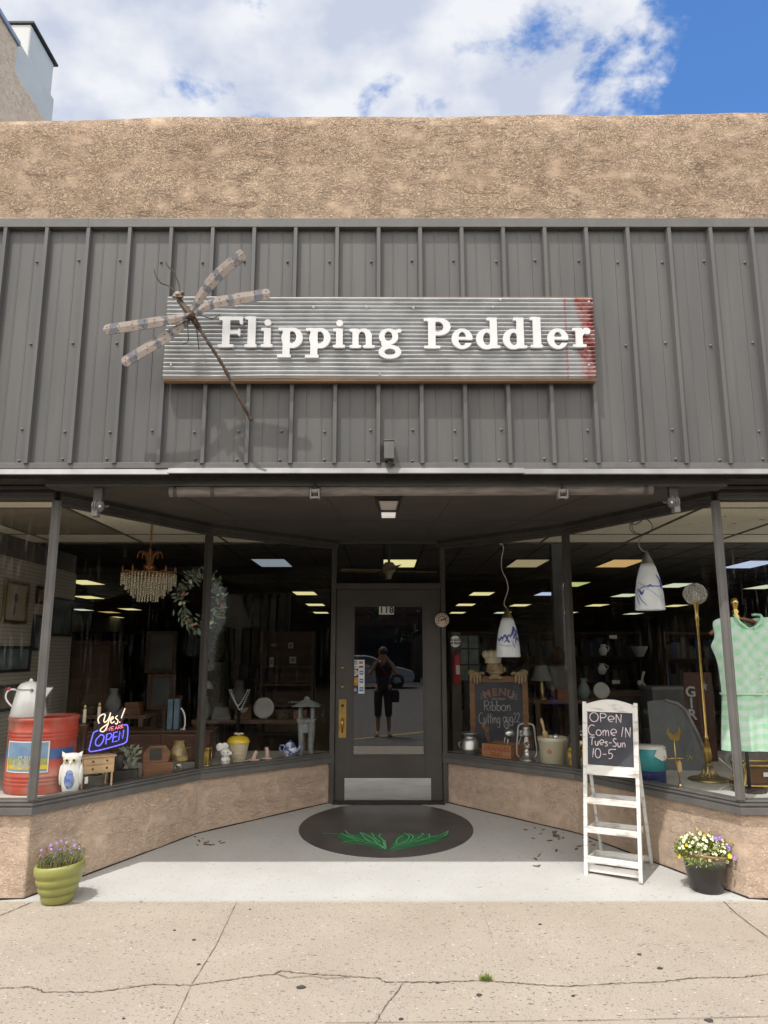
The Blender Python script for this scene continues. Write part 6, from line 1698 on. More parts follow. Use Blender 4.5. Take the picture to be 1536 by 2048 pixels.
for rr, y0_, y1_, n_s in ((.225, 1149, 1172, 48), (.19, 1153, 1183, 42), (.14, 1156, 1195, 34), (.085, 1160, 1205, 22)):
    g = MB()
    for i in range(n_s):
        a = 2 * PI * i / n_s + rr * 9; za, zb_ = zq(y0_), zq(y1_ + rg.uniform(-2, 2)); m_ = int(abs(za - zb_) / .017)
        for j in range(m_): g.ell((rr * math.cos(a), rr * math.sin(a), za - (j + .5) * .017), .0065, .0065, .0082, nu=5, nv=4)
    g.build('crystal_tier', M['crystal'], ch)
wc = P(401, 1202, 6.72)
wr = thing('wreath', 'leafy wreath with pink buds hung behind the left mullion', 'wreath', wc, R(25))
g = MB()
for _ in range(340):
    a = rg.random() * 2 * PI; rr = rg.gauss(.195, .03); p = Vector((rr * .86 * math.cos(a), rg.gauss(0, .025), rr * 1.14 * math.sin(a)))
    d = Vector((math.cos(a) * rg.choice([1, 1, -.4]) + rg.gauss(0, .5) - math.sin(a) * .8, rg.gauss(-.3, .4), math.sin(a) + rg.gauss(0, .5) + math.cos(a) * .6)).normalized()
    s = d.cross(Vector((0, 1, 0))).normalized() * rg.uniform(.006, .011); L_ = rg.uniform(.04, .075); q = Vector((0, -.006, 0))
    g.add([p, p + d * L_ * .5 + s + q, p + d * L_, p + d * L_ * .5 - s + q], [(0, 1, 2), (0, 2, 3)], 0 if rg.random() < .7 else 1)
g.build('wreath_leaves', [M['sage'], M['leaf']], wr)
g = MB()
for a, col in ((60, 1), (100, 0), (165, 0), (190, 1), (235, 0), (250, 0), (300, 1), (350, 0), (15, 1), (130, 1)):
    for _ in range(3): g.ell((.17 * math.cos(R(a)) + rg.gauss(0, .014), -.045 + rg.gauss(0, .008), .225 * math.sin(R(a)) + rg.gauss(0, .014)), .013, .012, .013, col, 8, 6)
g.build('buds', [M['pink_berry'], M['petal_w']], wr).name = 'bud_clusters'
g = MB(); g.tube([(0, 0, .21), (0, 0, 2.66 - wc.z)], .0015, 5); g.build('hanging_wire', M['black'], wr)

# framed pictures on the pegboard
def pegpt(px, py):
    d = P(px, py, 1.0) - Vector((0, 0, CZ)); k_ = -3.617 / d.x
    return Vector((-3.617, d.y * k_, CZ + d.z * k_))
ART = [pm('art_paper', (.40, .36, .26), (.46, .42, .31), sc=3), pm('art_ink', (.04, .04, .045), (.25, .2, .17), sc=9), pm('art_dark', (.05, .06, .06), (.16, .18, .18), sc=6), pm('art_teal', (.07, .10, .11), (.2, .24, .25), sc=5), pm('art_brown', (.16, .12, .08), (.26, .2, .13), sc=5)]
frames = [((5, 1160), (52, 1250), 0, 'gold framed drawing of a small figure on the pegboard', 'brass_old', True), ((71, 1172), (93, 1210), 4, 'small brown framed print behind the left corner post', 'wood_dark', False), ((100, 1193), (142, 1276), 2, 'large black framed dark picture right of the corner post', 'black', False), ((63, 1228), (90, 1304), 2, 'narrow dark framed picture half behind the corner post', 'black', True), ((-8, 1290), (58, 1346), 3, 'wide black framed blue grey landscape low on the pegboard', 'black', True), ((-10, 1368), (34, 1424), 4, 'dark framed picture lowest on the pegboard by the coffee pot', 'black', False)]
for (x0, y0), (x1, y1), ai, lab, fm, mat_ in frames:
    c = pegpt((x0 + x1) / 2, (y0 + y1) / 2); a, b = pegpt(x0, (y0 + y1) / 2), pegpt(x1, (y0 + y1) / 2)
    w_ = abs(b.y - a.y); h_ = pegpt((x0 + x1) / 2, y0 - 0).z - pegpt((x0 + x1) / 2, y1).z; h_ *= .93
    t = thing('picture_frame', lab, 'picture', (c.x, c.y, c.z), R(90), 'pictures hung on the pegboard'); f = .028
    g = MB(); g.box(-w_ / 2, -w_ / 2 + f, -.03, -.002, -h_ / 2, h_ / 2); g.box(w_ / 2 - f, w_ / 2, -.03, -.002, -h_ / 2, h_ / 2); g.box(-w_ / 2 + f, w_ / 2 - f, -.03, -.002, -h_ / 2, -h_ / 2 + f); g.box(-w_ / 2 + f, w_ / 2 - f, -.03, -.002, h_ / 2 - f, h_ / 2); g.build('frame', M[fm], t, bevel=.002)
    g = MB(); g.box(-w_ / 2 + f, w_ / 2 - f, -.012, -.004, -h_ / 2 + f, h_ / 2 - f); ar_ = g.build('picture', ART[ai], t)
    if ai == 0:
        g = MB(); g.ell((0, -.013, .04), w_ * .10, .001, h_ * .12); g.ell((-.02, -.013, -.06), w_ * .07, .001, h_ * .16); g.ell((.03, -.013, -.2), w_ * .16, .001, h_ * .03); g.build('drawn_figure', ART[1], ar_)
    if ai == 3:
        g = MB()
        for i in range(9): x_ = -w_ * .42 + i * w_ * .09; g.add([(x_, -.0135, -h_ * .36), (x_ + w_ * .09, -.0135, -h_ * .36), (x_ + w_ * .045, -.0135, -h_ * rg.uniform(.0, .2))], [(0, 1, 2)])
        g.build('drawn_trees', ART[2], ar_)

# ------------------------------------------------------------------ right window
SHADE = pm('opal_glass', (.74, .75, .76), (.66, .67, .68), sc=6, rough=.25, emit=.07)
BRUSH = pm('blue_brushwork', (.03, .055, .38), (.10, .15, .5), sc=40, rough=.3)
BRUSH_L = pm('pale_blue_brushwork', (.20, .26, .55), (.35, .4, .62), sc=40, rough=.3)
def pendant(px, y_cap0, y_cap1, y_bot, halfw, Y, lab, strokes, cord):
    top = P(px, y_cap0, Y); t = thing('pendant_lamp', lab, 'pendant lamp', top, 0, 'pendant lamps in the right window')
    zc, zb_ = P(px, y_cap1, Y).z - top.z, P(px, y_bot, Y).z - top.z; rr = halfw * K(Y)
    g = MB(); hgt = zc - zb_
    g.lathe([(rr * .99, zb_), (rr, zb_ + .01), (rr * .95, zb_ + hgt * .35), (rr * .8, zb_ + hgt * .65), (rr * .58, zb_ + hgt * .9), (rr * .44, zc), (rr * .42, zc - .004), (rr * .93, zb_ + hgt * .33), (rr * .97, zb_ + .004)], n=32, cap0=False, cap1=False); sh_ = g.build('shade', SHADE, t)
    pr9 = [(0, 1.0), (.35, .95), (.65, .8), (.9, .58), (1, .44)]
    def rad(f):
        for (f0, r0), (f1, r1) in zip(pr9[:-1], pr9[1:]):
            if f <= f1: return rr * (r0 + (r1 - r0) * (f - f0) / (f1 - f0))
        return rr * .44
    for nm9, mt9 in (('brushwork', BRUSH), ('fine_brushwork', BRUSH_L)):
        g = MB()
        for pts, wd, dark in strokes:
            if dark != (mt9 is BRUSH): continue
            q = smooth_line([(a, f, 0) for a, f in pts], 6); n9 = len(q); vs = []
            for i, p9 in enumerate(q):
                d = q[min(i + 1, n9 - 1)] - q[max(i - 1, 0)]; d = Vector((d.x / 57 * rr, d.y * hgt, 0)); d = d.normalized() if d.length > 1e-9 else Vector((1, 0, 0))
                w9 = wd * math.sin(PI * (i + .6) / (n9 + .4)) ** .6
                for s9 in (-1, 1):
                    a = p9.x - d.y * s9 * w9 / rr * 57; f = p9.y + d.x * s9 * w9 / hgt; R9 = rad(f) + .0025
                    vs.append((R9 * math.sin(R(a)), -R9 * math.cos(R(a)), zb_ + f * hgt))
            g.add(vs, [(2 * i, 2 * i + 1, 2 * i + 3, 2 * i + 2) for i in range(n9 - 1)], 0, True)
        if g.v: g.build(nm9, mt9, sh_)
    g = MB(); g.lathe([(rr * .46, zc), (rr * .40, zc + .02), (rr * .14, -.02), (rr * .08, 0), (0, .004)], n=24, cap1=False); g.build('cap', M['brass_old'] if px < 1100 else M['tin'], t)
    g = MB(); g.tube(smooth_line([Vector((0, 0, .0))] + [P(x, y, Y) - top for x, y in cord], 6), .004, 6); g.build('cord', M['paper'] if px < 1100 else M['tin'], t)
    return t
ta = pendant(1014, 1216, 1236, 1314, 22.5, 7.22, 'white glass pendant with dark blue brushwork hanging low by the menu board', [([(-75, .5), (-60, .42), (-45, .5), (-35, .40)], .010, True), ([(-38, .45), (-25, .55), (-10, .42), (0, .36)], .012, True), ([(-30, .36), (-15, .44), (-5, .56), (6, .48)], .008, True), ([(0, .50), (20, .62), (32, .74), (45, .60)], .016, True), ([(18, .46), (35, .56), (55, .66), (70, .5)], .015, True), ([(30, .34), (40, .48), (60, .42), (72, .52)], .011, True), ([(8, .44), (20, .30), (26, .22)], .004, True), ([(45, .56), (58, .40), (62, .26)], .006, True), ([(-70, .35), (-40, .30), (0, .28), (50, .33)], .003, False)], [(1008, 1206), (1016, 1180), (1013, 1160), (1004, 1140), (1003, 1118), (1007, 1098), (1004, 1088)])
g = MB(); c = P(1001, 1088, 7.22) - ta.location; g.ell(c, .03, .03, .018, rot=Matrix.Rotation(R(30), 3, 'Y')); g.tube([c, (c.x + .01, 0, 2.668 - ta.location.z)], .008, 6); g.build('canopy', M['tin'], ta)
tb2 = pendant(1293, 1103, 1128, 1220, 27.5, 6.05, 'larger white glass pendant with thin blue lines hanging high on the right', [([(-85, .36), (-55, .46), (-20, .50), (20, .49), (55, .54)], .007, False), ([(-80, .44), (-60, .40), (-50, .33), (-40, .42)], .009, True), ([(-25, .46), (-14, .52), (-5, .47)], .007, True), ([(28, .72), (38, .66), (45, .55), (50, .42)], .013, True), ([(40, .62), (55, .60), (65, .50)], .016, True), ([(34, .50), (46, .50), (60, .55)], .013, True), ([(48, .45), (62, .38), (70, .28), (75, .15)], .006, True), ([(24, .76), (30, .70), (36, .72)], .007, True), ([(-70, .40), (-55, .22), (-30, .08)], .004, True), ([(-82, .38), (-70, .2), (-60, .1)], .007, False), ([(-40, .47), (-10, .38), (20, .25), (45, .1)], .0028, False), ([(-75, .6), (-45, .52), (-20, .5)], .003, False), ([(30, .3), (50, .2), (65, .08)], .004, False)], [(1286, 1102), (1278, 1092), (1279, 1080), (1284, 1072)])
g = MB(); c = P(1282, 1052, 6.05) - tb2.location
for rr, dx_ in ((21, 0), (19, 2)): g.tube([(c.x + (dx_ + rr * 1.05 * math.cos(a)) * K(6.05), .01 * math.sin(a * 2), c.z + rr * .85 * math.sin(a) * K(6.05)) for a in [j * PI / 14 for j in range(28)]], .0035, 5, closed=True)
g.build('cord_coil', M['grid'], tb2)
g = MB(); c = P(1274, 1042, 6.05) - tb2.location; g.ell(c, .055, .05, .026, rot=Matrix.Rotation(R(-28), 3, 'Y')); g.tube([c, (c.x + .03, 0, 2.668 - tb2.location.z)], .012, 8); g.build('canopy', M['tin'], tb2)
# brass floor lamp with crystal globe
p = base(1419, 1560)
t = thing('floor_lamp', 'tall brass floor lamp with a cut crystal globe', 'floor lamp', (p.x, p.y, ZF)); Yl = p.y
zl = lambda py: P(1400, py, Yl).z - ZF
k = K(Yl)
g = MB(); g.lathe([(.155, 0), (.158, .008), (.14, .016), (.09, .022), (.06, .035), (.045, .06), (.03, .10), (.024, .115), (.03, .12), (.02, .126)], n=40); 
for i in range(16): a = i * PI / 8; g.tube([(.075 * math.cos(a), .075 * math.sin(a), .026), (.046 * math.cos(a), .046 * math.sin(a), .06), (.026 * math.cos(a), .026 * math.sin(a), .108)], .006, 5)
g.build('lamp_base', M['brass_old'], t)
g = MB(); g.lathe([(.016, .127), (.026, .15), (.030, .18), (.022, .24), (.014, .30), (.018, zl(1478)), (.019, zl(1474)), (.011, zl(1470)), (.0105, zl(1255)), (.018, zl(1250)), (.012, zl(1245)), (.022, zl(1238)), (.014, zl(1230)), (.020, zl(1215)), (.026, zl(1207)), (.03, zl(1200)), (.036, zl(1197)), (.036, zl(1194))], n=20)
for i in range(10): a = i * PI / 5; g.tube([(.017 * math.cos(a), .017 * math.sin(a), .13), (.030 * math.cos(a), .030 * math.sin(a), .175), (.016 * math.cos(a), .016 * math.sin(a), .28)], .0045, 5)
g.build('lamp_stem', M['brass'], t)
g = MB(); g.lathe([(.03 + .02 * (i % 2), zl(1238) + .0 * i) for i in range(2)], n=12, cap0=False, cap1=False)
for i in range(8): a = i * PI / 4; g.add([(.012 * math.cos(a - .3), .012 * math.sin(a - .3), zl(1243)), (.012 * math.cos(a + .3), .012 * math.sin(a + .3), zl(1243)), (.045 * math.cos(a), .045 * math.sin(a), zl(1236))], [(0, 1, 2)])
g.build('leaf_collar', M['brass_old'], t)
g = MB(); rr = 21.5 * k; cz = zl(1188); nb_ = 14
for j in range(13):
    pass
vs = []; nu, nv = 36, 18
for j in range(nv + 1):
    b_ = -PI / 2 * .86 + (PI * .93) * j / nv
    for i in range(nu):
        a = 2 * PI * i / nu; bmp = 1 + (.07 if (i + j) % 2 else -.04)
        vs.append((rr * bmp * math.cos(b_) * math.cos(a), rr * bmp * math.cos(b_) * math.sin(a), cz + rr * .9 * bmp * math.sin(b_)))
g.add(vs, [(j * nu + i, j * nu + (i + 1) % nu, (j + 1) * nu + (i + 1) % nu, (j + 1) * nu + i) for j in range(nv) for i in range(nu)])
gm, n, l, b_ = newmat('cut_crystal_globe'); b_.inputs['Base Color'].default_value = (.62, .61, .56, 1); b_.inputs['Roughness'].default_value = .08; b_.inputs['Specular IOR Level'].default_value = 1.0; b_.inputs['Alpha'].default_value = .42
g.build('globe', gm, t)
g = MB(); g.ell((0, 0, cz - .01), .02, .02, .035); g.build('bulb', M['ceramic'], t)

# green checked dress on a hanger
def gingham():
    m, n, l, b = newmat('mint_gingham')
    at = n.new('ShaderNodeAttribute'); at.attribute_name = 'cloth'
    sp = n.new('ShaderNodeSeparateXYZ'); l.new(at.outputs['Vector'], sp.inputs[0])
    t = n.new('ShaderNodeTexNoise'); t.inputs['Scale'].default_value = 26; t.inputs['Detail'].default_value = 4; l.new(at.outputs['Vector'], t.inputs['Vector'])
    up = math_node(n, l, 'GREATER_THAN', sp.outputs[2], .5)
    su, sv = math_node(n, l, 'ADD', sp.outputs[0], sp.outputs[1]), math_node(n, l, 'SUBTRACT', sp.outputs[0], sp.outputs[1])
    def band_(v, fr): return math_node(n, l, 'MULTIPLY_ADD', math_node(n, l, 'SINE', math_node(n, l, 'MULTIPLY', v, fr)), .5)
    def soft(v, fr):
        q = band_(v, fr); q.node.inputs[2].default_value = .5
        mr = n.new('ShaderNodeMapRange'); mr.clamp = True; mr.inputs[1].default_value = .4; mr.inputs[2].default_value = .6; l.new(q, mr.inputs[0]); return mr.outputs[0]
    diag = math_node(n, l, 'MULTIPLY', math_node(n, l, 'ADD', soft(su, 62), soft(sv, 62)), .5)
    strt = math_node(n, l, 'MULTIPLY', math_node(n, l, 'ADD', math_node(n, l, 'MULTIPLY', soft(sp.outputs[0], 75), .6), math_node(n, l, 'MULTIPLY', soft(sp.outputs[1], 88), 1.4)), .5)
    mixn = n.new('ShaderNodeMix'); mixn.data_type = 'FLOAT'; l.new(up, mixn.inputs[0]); l.new(strt, mixn.inputs[2]); l.new(diag, mixn.inputs[3])
    f = math_node(n, l, 'MULTIPLY', mixn.outputs[0], math_node(n, l, 'MULTIPLY_ADD', t.outputs[0], 1.5), True)
    f.node.inputs[1].links[0].from_node.inputs[2].default_value = -.05
    x = n.new('ShaderNodeMix'); x.data_type = 'RGBA'; x.inputs[6].default_value = (.55, .66, .61, 1); x.inputs[7].default_value = (.30, .62, .37, 1); l.new(f, x.inputs[0])
    l.new(x.outputs[2], b.inputs['Base Color']); b.inputs['Roughness'].default_value = .9; b.inputs['Specular IOR Level'].default_value = .1
    return m
YDR = 5.46
dc = P(1492, 1235, YDR)
dr_ = thing('dress', 'sleeveless mint green checked dress hanging behind the right corner post', 'dress', (dc.x, YDR, dc.z))
kx = K(YDR); hgt = dc.z - P(1492, 1500, YDR).z
rows_ = [(0.0, .34, .95), (.02, .46, 1.0), (.10, .88, 1), (.16, .80, 1), (.22, .86, 1), (.30, .80, 1), (.40, .76, 1), (.56, .74, 1), (.60, .75, 1), (.75, .80, 1), (.9, .84, 1), (1.0, .86, 1)]
rows_ = [(0.0, .62), (.015, .80), (.04, .90), (.10, .86), (.16, .84), (.215, 1.0), (.26, .93), (.33, .84), (.45, .81), (.57, .80), (.585, .81), (.60, .80), (.72, .84), (.86, .88), (.985, .91), (1.0, .91)]
HWD = 74 * kx
vs = []; at_ = []; nc = 44
for f, wd in rows_:
    for s_side in (0, 1):
        pass
    for i in range(nc):
        a = 2 * PI * i / nc; x_ = math.cos(a); y_ = math.sin(a)
        fold = .013 * math.sin(4 * x_ * PI + 2 + f) * min(1, max(0, (f - .1) * 2)) + .011 * math.sin(19 * x_ + 3 * f) * (1 if f > .57 else .35)
        z_ = -f * hgt
        if f < .05 and abs(x_) < .48: z_ -= (.075 if y_ < 0 else .02) * (1 - (x_ / .48) ** 2) * (1 if f < .03 else .6)
        vs.append((HWD * wd * x_, .085 * y_ * (1 if f > .05 else .5) + fold * (1 if y_ < 0 else -1), z_))
        at_.append((HWD * wd * x_ + .012 * math.sin(9 * x_ + 7 * f), z_ + .010 * math.sin(6 * x_ + 5 * f) + .018 * x_ * x_, 1.0 if f < .575 else 0.0))
g = MB(); nr = len(rows_)
g.add(vs, [(j * nc + i, j * nc + (i + 1) % nc, (j + 1) * nc + (i + 1) % nc, (j + 1) * nc + i) for j in range(nr - 1) for i in range(nc)], 0, True)
do = g.build('dress_cloth', gingham(), dr_)
a_ = do.data.attributes.new('cloth', 'FLOAT_VECTOR', 'POINT')
for i, v in enumerate(at_): a_.data[i].vector = v
sm_ = do.modifiers.new('smooth', 'SUBSURF'); sm_.levels = 1; sm_.render_levels = 2
g = MB(); zc_ = -.583 * hgt
g.tube([(HWD * .815 * math.cos(t_ * PI / 18), .09 * math.sin(t_ * PI / 18), zc_) for t_ in range(36)], .007, 6, closed=True); g.build('waist_seam', pm('pale_mint', (.52, .74, .56), rough=.9), dr_)
g = MB()
for s in (-1, 1): g.tube(smooth_line([(s * .02, -.062, -.085), (s * .075, -.055, -.035), (s * .095, -.03, .012), (s * .06, .03, .02)], 4), [.010] * 13, 6)
g.build('collar', pm('pale_mint_collar', (.42, .78, .50), rough=.9), dr_)
bt0 = None
for z_ in (-.37, -.47, -.575):
    q = MB(); q.lathe([(.009, 0), (.009, .004), (0, .005)], n=12); q.xf(Matrix.Translation((.025, -.098, z_ * hgt / 1.03)) @ Matrix.Rotation(PI / 2, 4, 'X')); q.build('button', M['ceramic'], dr_)
ht = P(1471, 1195, YDR)
hg = thing('dress_hanger', 'carved gilt hanger stand showing above the dress collar', 'hanger', (ht.x, YDR + .02, dc.z - .02))
g = MB(); z9 = ht.z - dc.z + .02; g.lathe([(.028, .0), (.03, .03), (.016, .045), (.026, .065), (.014, .08), (.018, .09), (.024, .115), (.028, .13), (.02, .155), (.0, .165)], n=16, cap1=False)
g.build('finial', M['brass'], hg)
g = MB(); g.tube(smooth_line([(-.20, 0, -.10), (-.1, 0, -.02), (0, 0, .01), (.12, 0, -.01), (.27, 0, -.10)], 5), .014, 8); g.build('hanger_arm', M['wood_mid'], hg)
g = MB(); g.tube([(.02, .06, .0), (.02, .06, ZF - dc.z + .022)], .012, 8); g.lathe([(.11, ZF - dc.z + .022), (.11, ZF - dc.z + .04)], c=(.02, .06, 0), n=20); g.build('stand_pole', M['black'], hg)
# brass footed box
p = base(1530, 1578)
t = thing('brass_stand', 'low brass stand with curled feet under the dress', 'stand', (p.x, p.y + .05, ZF)); k = K(p.y)
g = MB()
for z_, w_, d_ in ((.03, .17, .10), (.17, .15, .09)): g.tube(smooth_line([(-w_, -d_, z_), (w_, -d_, z_), (w_, d_, z_), (-w_, d_, z_)], 5, True), .010, 8, closed=True)
for sx in (-1, 1):
    for sy in (-1, 1): g.tube(smooth_line([(sx * .19, sy * .1, .0), (sx * .165, sy * .1, .04), (sx * .15, sy * .09, .12), (sx * .16, sy * .095, .175), (sx * .13, sy * .08, .20)], 4), .009, 8)
    g.tube([(sx * .145 + .018 * math.cos(a), -.108, .13 + .018 * math.sin(a)) for a in [j * PI / 6 for j in range(11)]], .005, 6)
g.build('stand_frame', M['brass'], t)
g = MB(); g.box(-.13, .13, -.075, .075, .035, .16); g.build('amber_box', pm('amber_wood', (.16, .08, .03), (.1, .045, .02), rough=.2), t)
g = MB(); g.box(-.02, .035, -.088, -.086, .09, .12); g.build('price_card', M['paper'], t)
# teal cooler
p = base(1300, 1556)
t = thing('drink_cooler', 'round teal and navy drink cooler behind the white stand', 'cooler', behind(1296, .125)); k = K(p.y)
g = MB(); g.lathe([(.10, .085), (.112, .09), (.115, .245), (.105, .25), (.0, .252)], n=32, cap1=False); g.build('cooler_body', M['teal'], t)
g = MB(); g.lathe([(.102, 0), (.108, .004), (.108, .084)], n=32); g.build('cooler_foot', M['navy'], t)
g = MB(); g.lathe([(.118, .246), (.118, .262), (.1, .27), (0, .272)], n=32, cap1=False); g.build('cooler_lid', M['ceramic'], t)
g = MB(); g.plate([(-.01, .20), (.05, .165), (.085, .185), (.08, .25), (.02, .262)], -.121, -.119); g.build('price_label', M['paper'], t)
# weather vane
p = base(1352, 1558)
t = thing('weather_vane', 'small brass weather vane with a rooster and a kraft tag', 'weather vane', behind(1352, .06)); k = K(p.y + .05)
zv = lambda py: P(1352, py, p.y + .05).z - ZF
g = MB(); g.lathe([(.045, 0), (.045, .006), (.016, .012), (.016, .03), (.006, .04)], n=18); g.tube([(0, 0, .04), (-.02, 0, zv(1500)), (-.022, 0, zv(1465))], .0045, 6); g.build('rod', M['brass'], t)
g = MB(); zz9 = zv(1500)
g.tube([(-.09, 0, zz9), (.075, 0, zz9 + .006)], .004, 6); g.tube([(-.02, -.08, zz9), (-.02, .08, zz9)], .004, 6)
add_text(g, 'S', .045, .002, Matrix.Translation((-.098, 0, zz9)) @ FACE); add_text(g, 'W', .045, .002, Matrix.Translation((.085, 0, zz9 + .006)) @ FACE)
g.build('compass_arms', M['brass'], t)
g = MB(); g.plate([(-.075, zv(1452)), (-.06, zv(1440)), (-.055, zv(1450)), (-.03, zv(1456)), (0, zv(1452)), (.02, zv(1440)), (.03, zv(1450)), (.015, zv(1466)), (-.02, zv(1468)), (-.05, zv(1464))], -.002, .002); g.build('rooster', M['brass'], t)
g = MB(); g.plate([(-.015, zz9 - .02), (.0, zz9 - .012), (.015, zz9 - .02), (.018, zz9 - .09), (-.012, zz9 - .092)], -.012, -.0105); g.build('kraft_tag', M['kraft'], t)
# tall grey arched board leaning
p = P(1352, 1560, 6.55)
t = thing('arched_board', 'tall slate grey arched board leaning in the right window', 'board', (p.x, 6.5, ZF), R(-6))
g = MB(); w_ = .19; hh = P(1340, 1396, 6.7).z - ZF
g.plate([(-w_, 0), (w_ + .10, 0), (w_ + .02, hh * .5), (w_ - .06, hh * .86), (w_ - .12, hh * .95), (-.04, hh), (-w_, hh * .97)], 0, .03); g.xf(Matrix.Rotation(R(-9), 4, 'X')); g.build('board_panel', M['slate'], t, bevel=.004)
g = MB(); g.tube([(w_ + .085, -.006, .02), (w_ + .01, -.006, hh * .5), (w_ - .07, -.006, hh * .85), (w_ - .13, -.006, hh * .945), (-.04, -.006, hh * .99)], .014, 6); g.xf(Matrix.Rotation(R(-9), 4, 'X')); g.build('edge_bead', M['grey'], t)
# word banner
p = P(1390, 1490, 7.0)
t = thing('word_banner', 'dark hanging banner with large letters running down it', 'banner', (p.x, 7.0, P(1390, 1545, 7.0).z))
hb = P(1390, 1345, 7.0).z - t.location.z
g = MB(); g.box(-.06, .20, 0, .012, .0, hb); g.build('banner_cloth', pm('dark_rust_cloth', (.07, .022, .018), (.045, .03, .02), sc=6, rough=.9), t)
g = MB()
for ch, fz in (('G', .80), ('I', .685), ('R', .57), ('L', .455)): add_text(g, ch, .13, .001, Matrix.Translation((-.005, -.003, hb * fz)) @ FACE @ Matrix.Rotation(PI / 2, 4, 'Z') if ch == 'x' else Matrix.Translation((-.005, -.003, hb * fz)) @ FACE, offset=.003)
g.build('banner_letters', M['chalkgrey'], t)
g = MB()
pts = [(.125 + .035 * (1 if i % 2 == 0 else .4) * math.sin(i * PI / 5), hb * .86 + .05 * (1 if i % 2 == 0 else .4) * math.cos(i * PI / 5)) for i in range(10)]
g.plate(pts, -.006, -.001); g.build('banner_star', M['stone'], t)
pm_ = P(1447, 1540, 6.6)
t = thing('crescent_moon', 'grey wooden crescent moon standing low beside the floor lamp', 'ornament', (pm_.x, 6.4, ZF))
g = MB(); o_ = [(.075 * math.cos(R(a)), .09 + .085 * math.sin(R(a))) for a in range(-35, 216, 12)]; i_ = [(.052 * math.cos(R(a)) + .0, .065 + .075 * math.sin(R(a))) for a in range(205, -26, -12)]
g.plate(o_ + i_, -.008, .008); g.build('moon_plate', M['stone'], t)
t = thing('curled_cord', 'white cord curled on the display floor by the brass stand', 'cord', base(1450, 1580) + Vector((0, 0, .004)))
g = MB(); a0 = t.location; g.tube(smooth_line([base(x, y) - a0 + Vector((0, 0, .004)) for x, y in [(1440, 1580), (1455, 1573), (1478, 1571), (1500, 1572)]] + [Vector((.02, .1, .2))], 5), .004, 6); g.build('wire', M['paper'], t)

# chef menu board
pb = behind(999, .42); YM = pb.y
mb_ = thing('chef_menu_board', 'chalk menu board with a carved chef leaning over the top', 'menu board', (pb.x, YM, ZF), R(-8))
ky = YM / 1423; W2 = 54 * ky; zt_ = P(999, 1352, YM).z - ZF
g = MB(); g.box(-W2, -W2 + .055, -.015, .015, 0, zt_); g.box(W2 - .055, W2, -.015, .015, 0, zt_); g.box(-W2 + .055, W2 - .055, -.015, .015, zt_ - .06, zt_); g.box(-W2 + .055, W2 - .055, -.015, .015, .0, .05)
for z_ in (.12, .3, .45):
    g.ell((-W2 + .005, -.002, z_), .012, .017, .03); g.ell((W2 - .005, -.002, z_ + .05), .012, .017, .03)
g.build('board_frame', M['wood_mid'], mb_, bevel=.006)
g = MB(); g.box(-W2 + .055, W2 - .055, -.004, .01, .05, zt_ - .06); g.build('chalk_panel', M['chalk'], mb_)
g = MB()
for i, ch in enumerate('MENU'):
    f = (i - 1.5) / 1.5; add_text(g, ch, .10, .0008, Matrix.Translation((f * .115, -.0052, zt_ - .155 - .022 * f * f)) @ Matrix.Rotation(R(f * 14), 4, 'Y') @ FACE, offset=.003)
g.build('menu_word', pm('menu_lettering', (.30, .16, .11), (.2, .1, .07), rough=.8), mb_)
g = MB(); add_text(g, 'FOR TODAY', .024, .0008, Matrix.Translation((0, -.0052, zt_ - .222)) @ FACE)
for s in (-1, 1):
    for j in range(3): g.tube(smooth_line([(s * (.15 - .02 * j), -.005, zt_ - .19 - .02 * j), (s * (.165 - .02 * j), -.005, zt_ - .17 - .02 * j), (s * .18, -.005, zt_ - .185 - .02 * j)], 3), .002, 4)
g.build('menu_ornament', M['chalkgrey'], mb_)
g = MB(); handwrite(g, 'Ribbon', -.15, zt_ - .335, .098, .86, .0036, -.005); handwrite(g, 'Cutting', -.20, zt_ - .455, .100, .60, .0036, -.005); handwrite(g, 'Aug22', .035, zt_ - .440, .088, .66, .0034, -.005)
g.build('chalk_writing', M['chalkgrey'], mb_)
g = MB(); hx_ = -.03; hz_ = zt_ + .075
g.ell((hx_, -.015, hz_), .085, .07, .078); g.ell((hx_ - .03, -.07, hz_ - .005), .028, .03, .024); g.ell((hx_ + .01, -.06, hz_ - .035), .07, .035, .03); g.ell((hx_ - .05, -.065, hz_ - .028), .035, .022, .016); g.ell((hx_ + .025, -.068, hz_ - .022), .035, .022, .016); g.ell((hx_ + .09, -.01, hz_ - .01), .02, .02, .03)
g.ell((hx_ - .05, -.06, hz_ + .03), .02, .014, .008); g.ell((hx_ + .015, -.062, hz_ + .03), .02, .014, .008)
g.ell((hx_, -.05, hz_ - .075), .05, .03, .03); g.ell((hx_ - .035, -.045, hz_ - .09), .03, .018, .02); g.ell((hx_ + .04, -.045, hz_ - .09), .03, .018, .02)
g.build('chef_head', M['skin_carved'], mb_)
g = MB(); g.lathe([(.078, 0), (.082, .05), (.09, .06)], c=(hx_ - .015, 0, hz_ + .05), n=20)
for a in range(7): g.ell((hx_ - .02 + .06 * math.cos(a * .9), .05 * math.sin(a * .9), hz_ + .135), .05, .05, .045)
g.build('chef_hat', M['cream'], mb_)
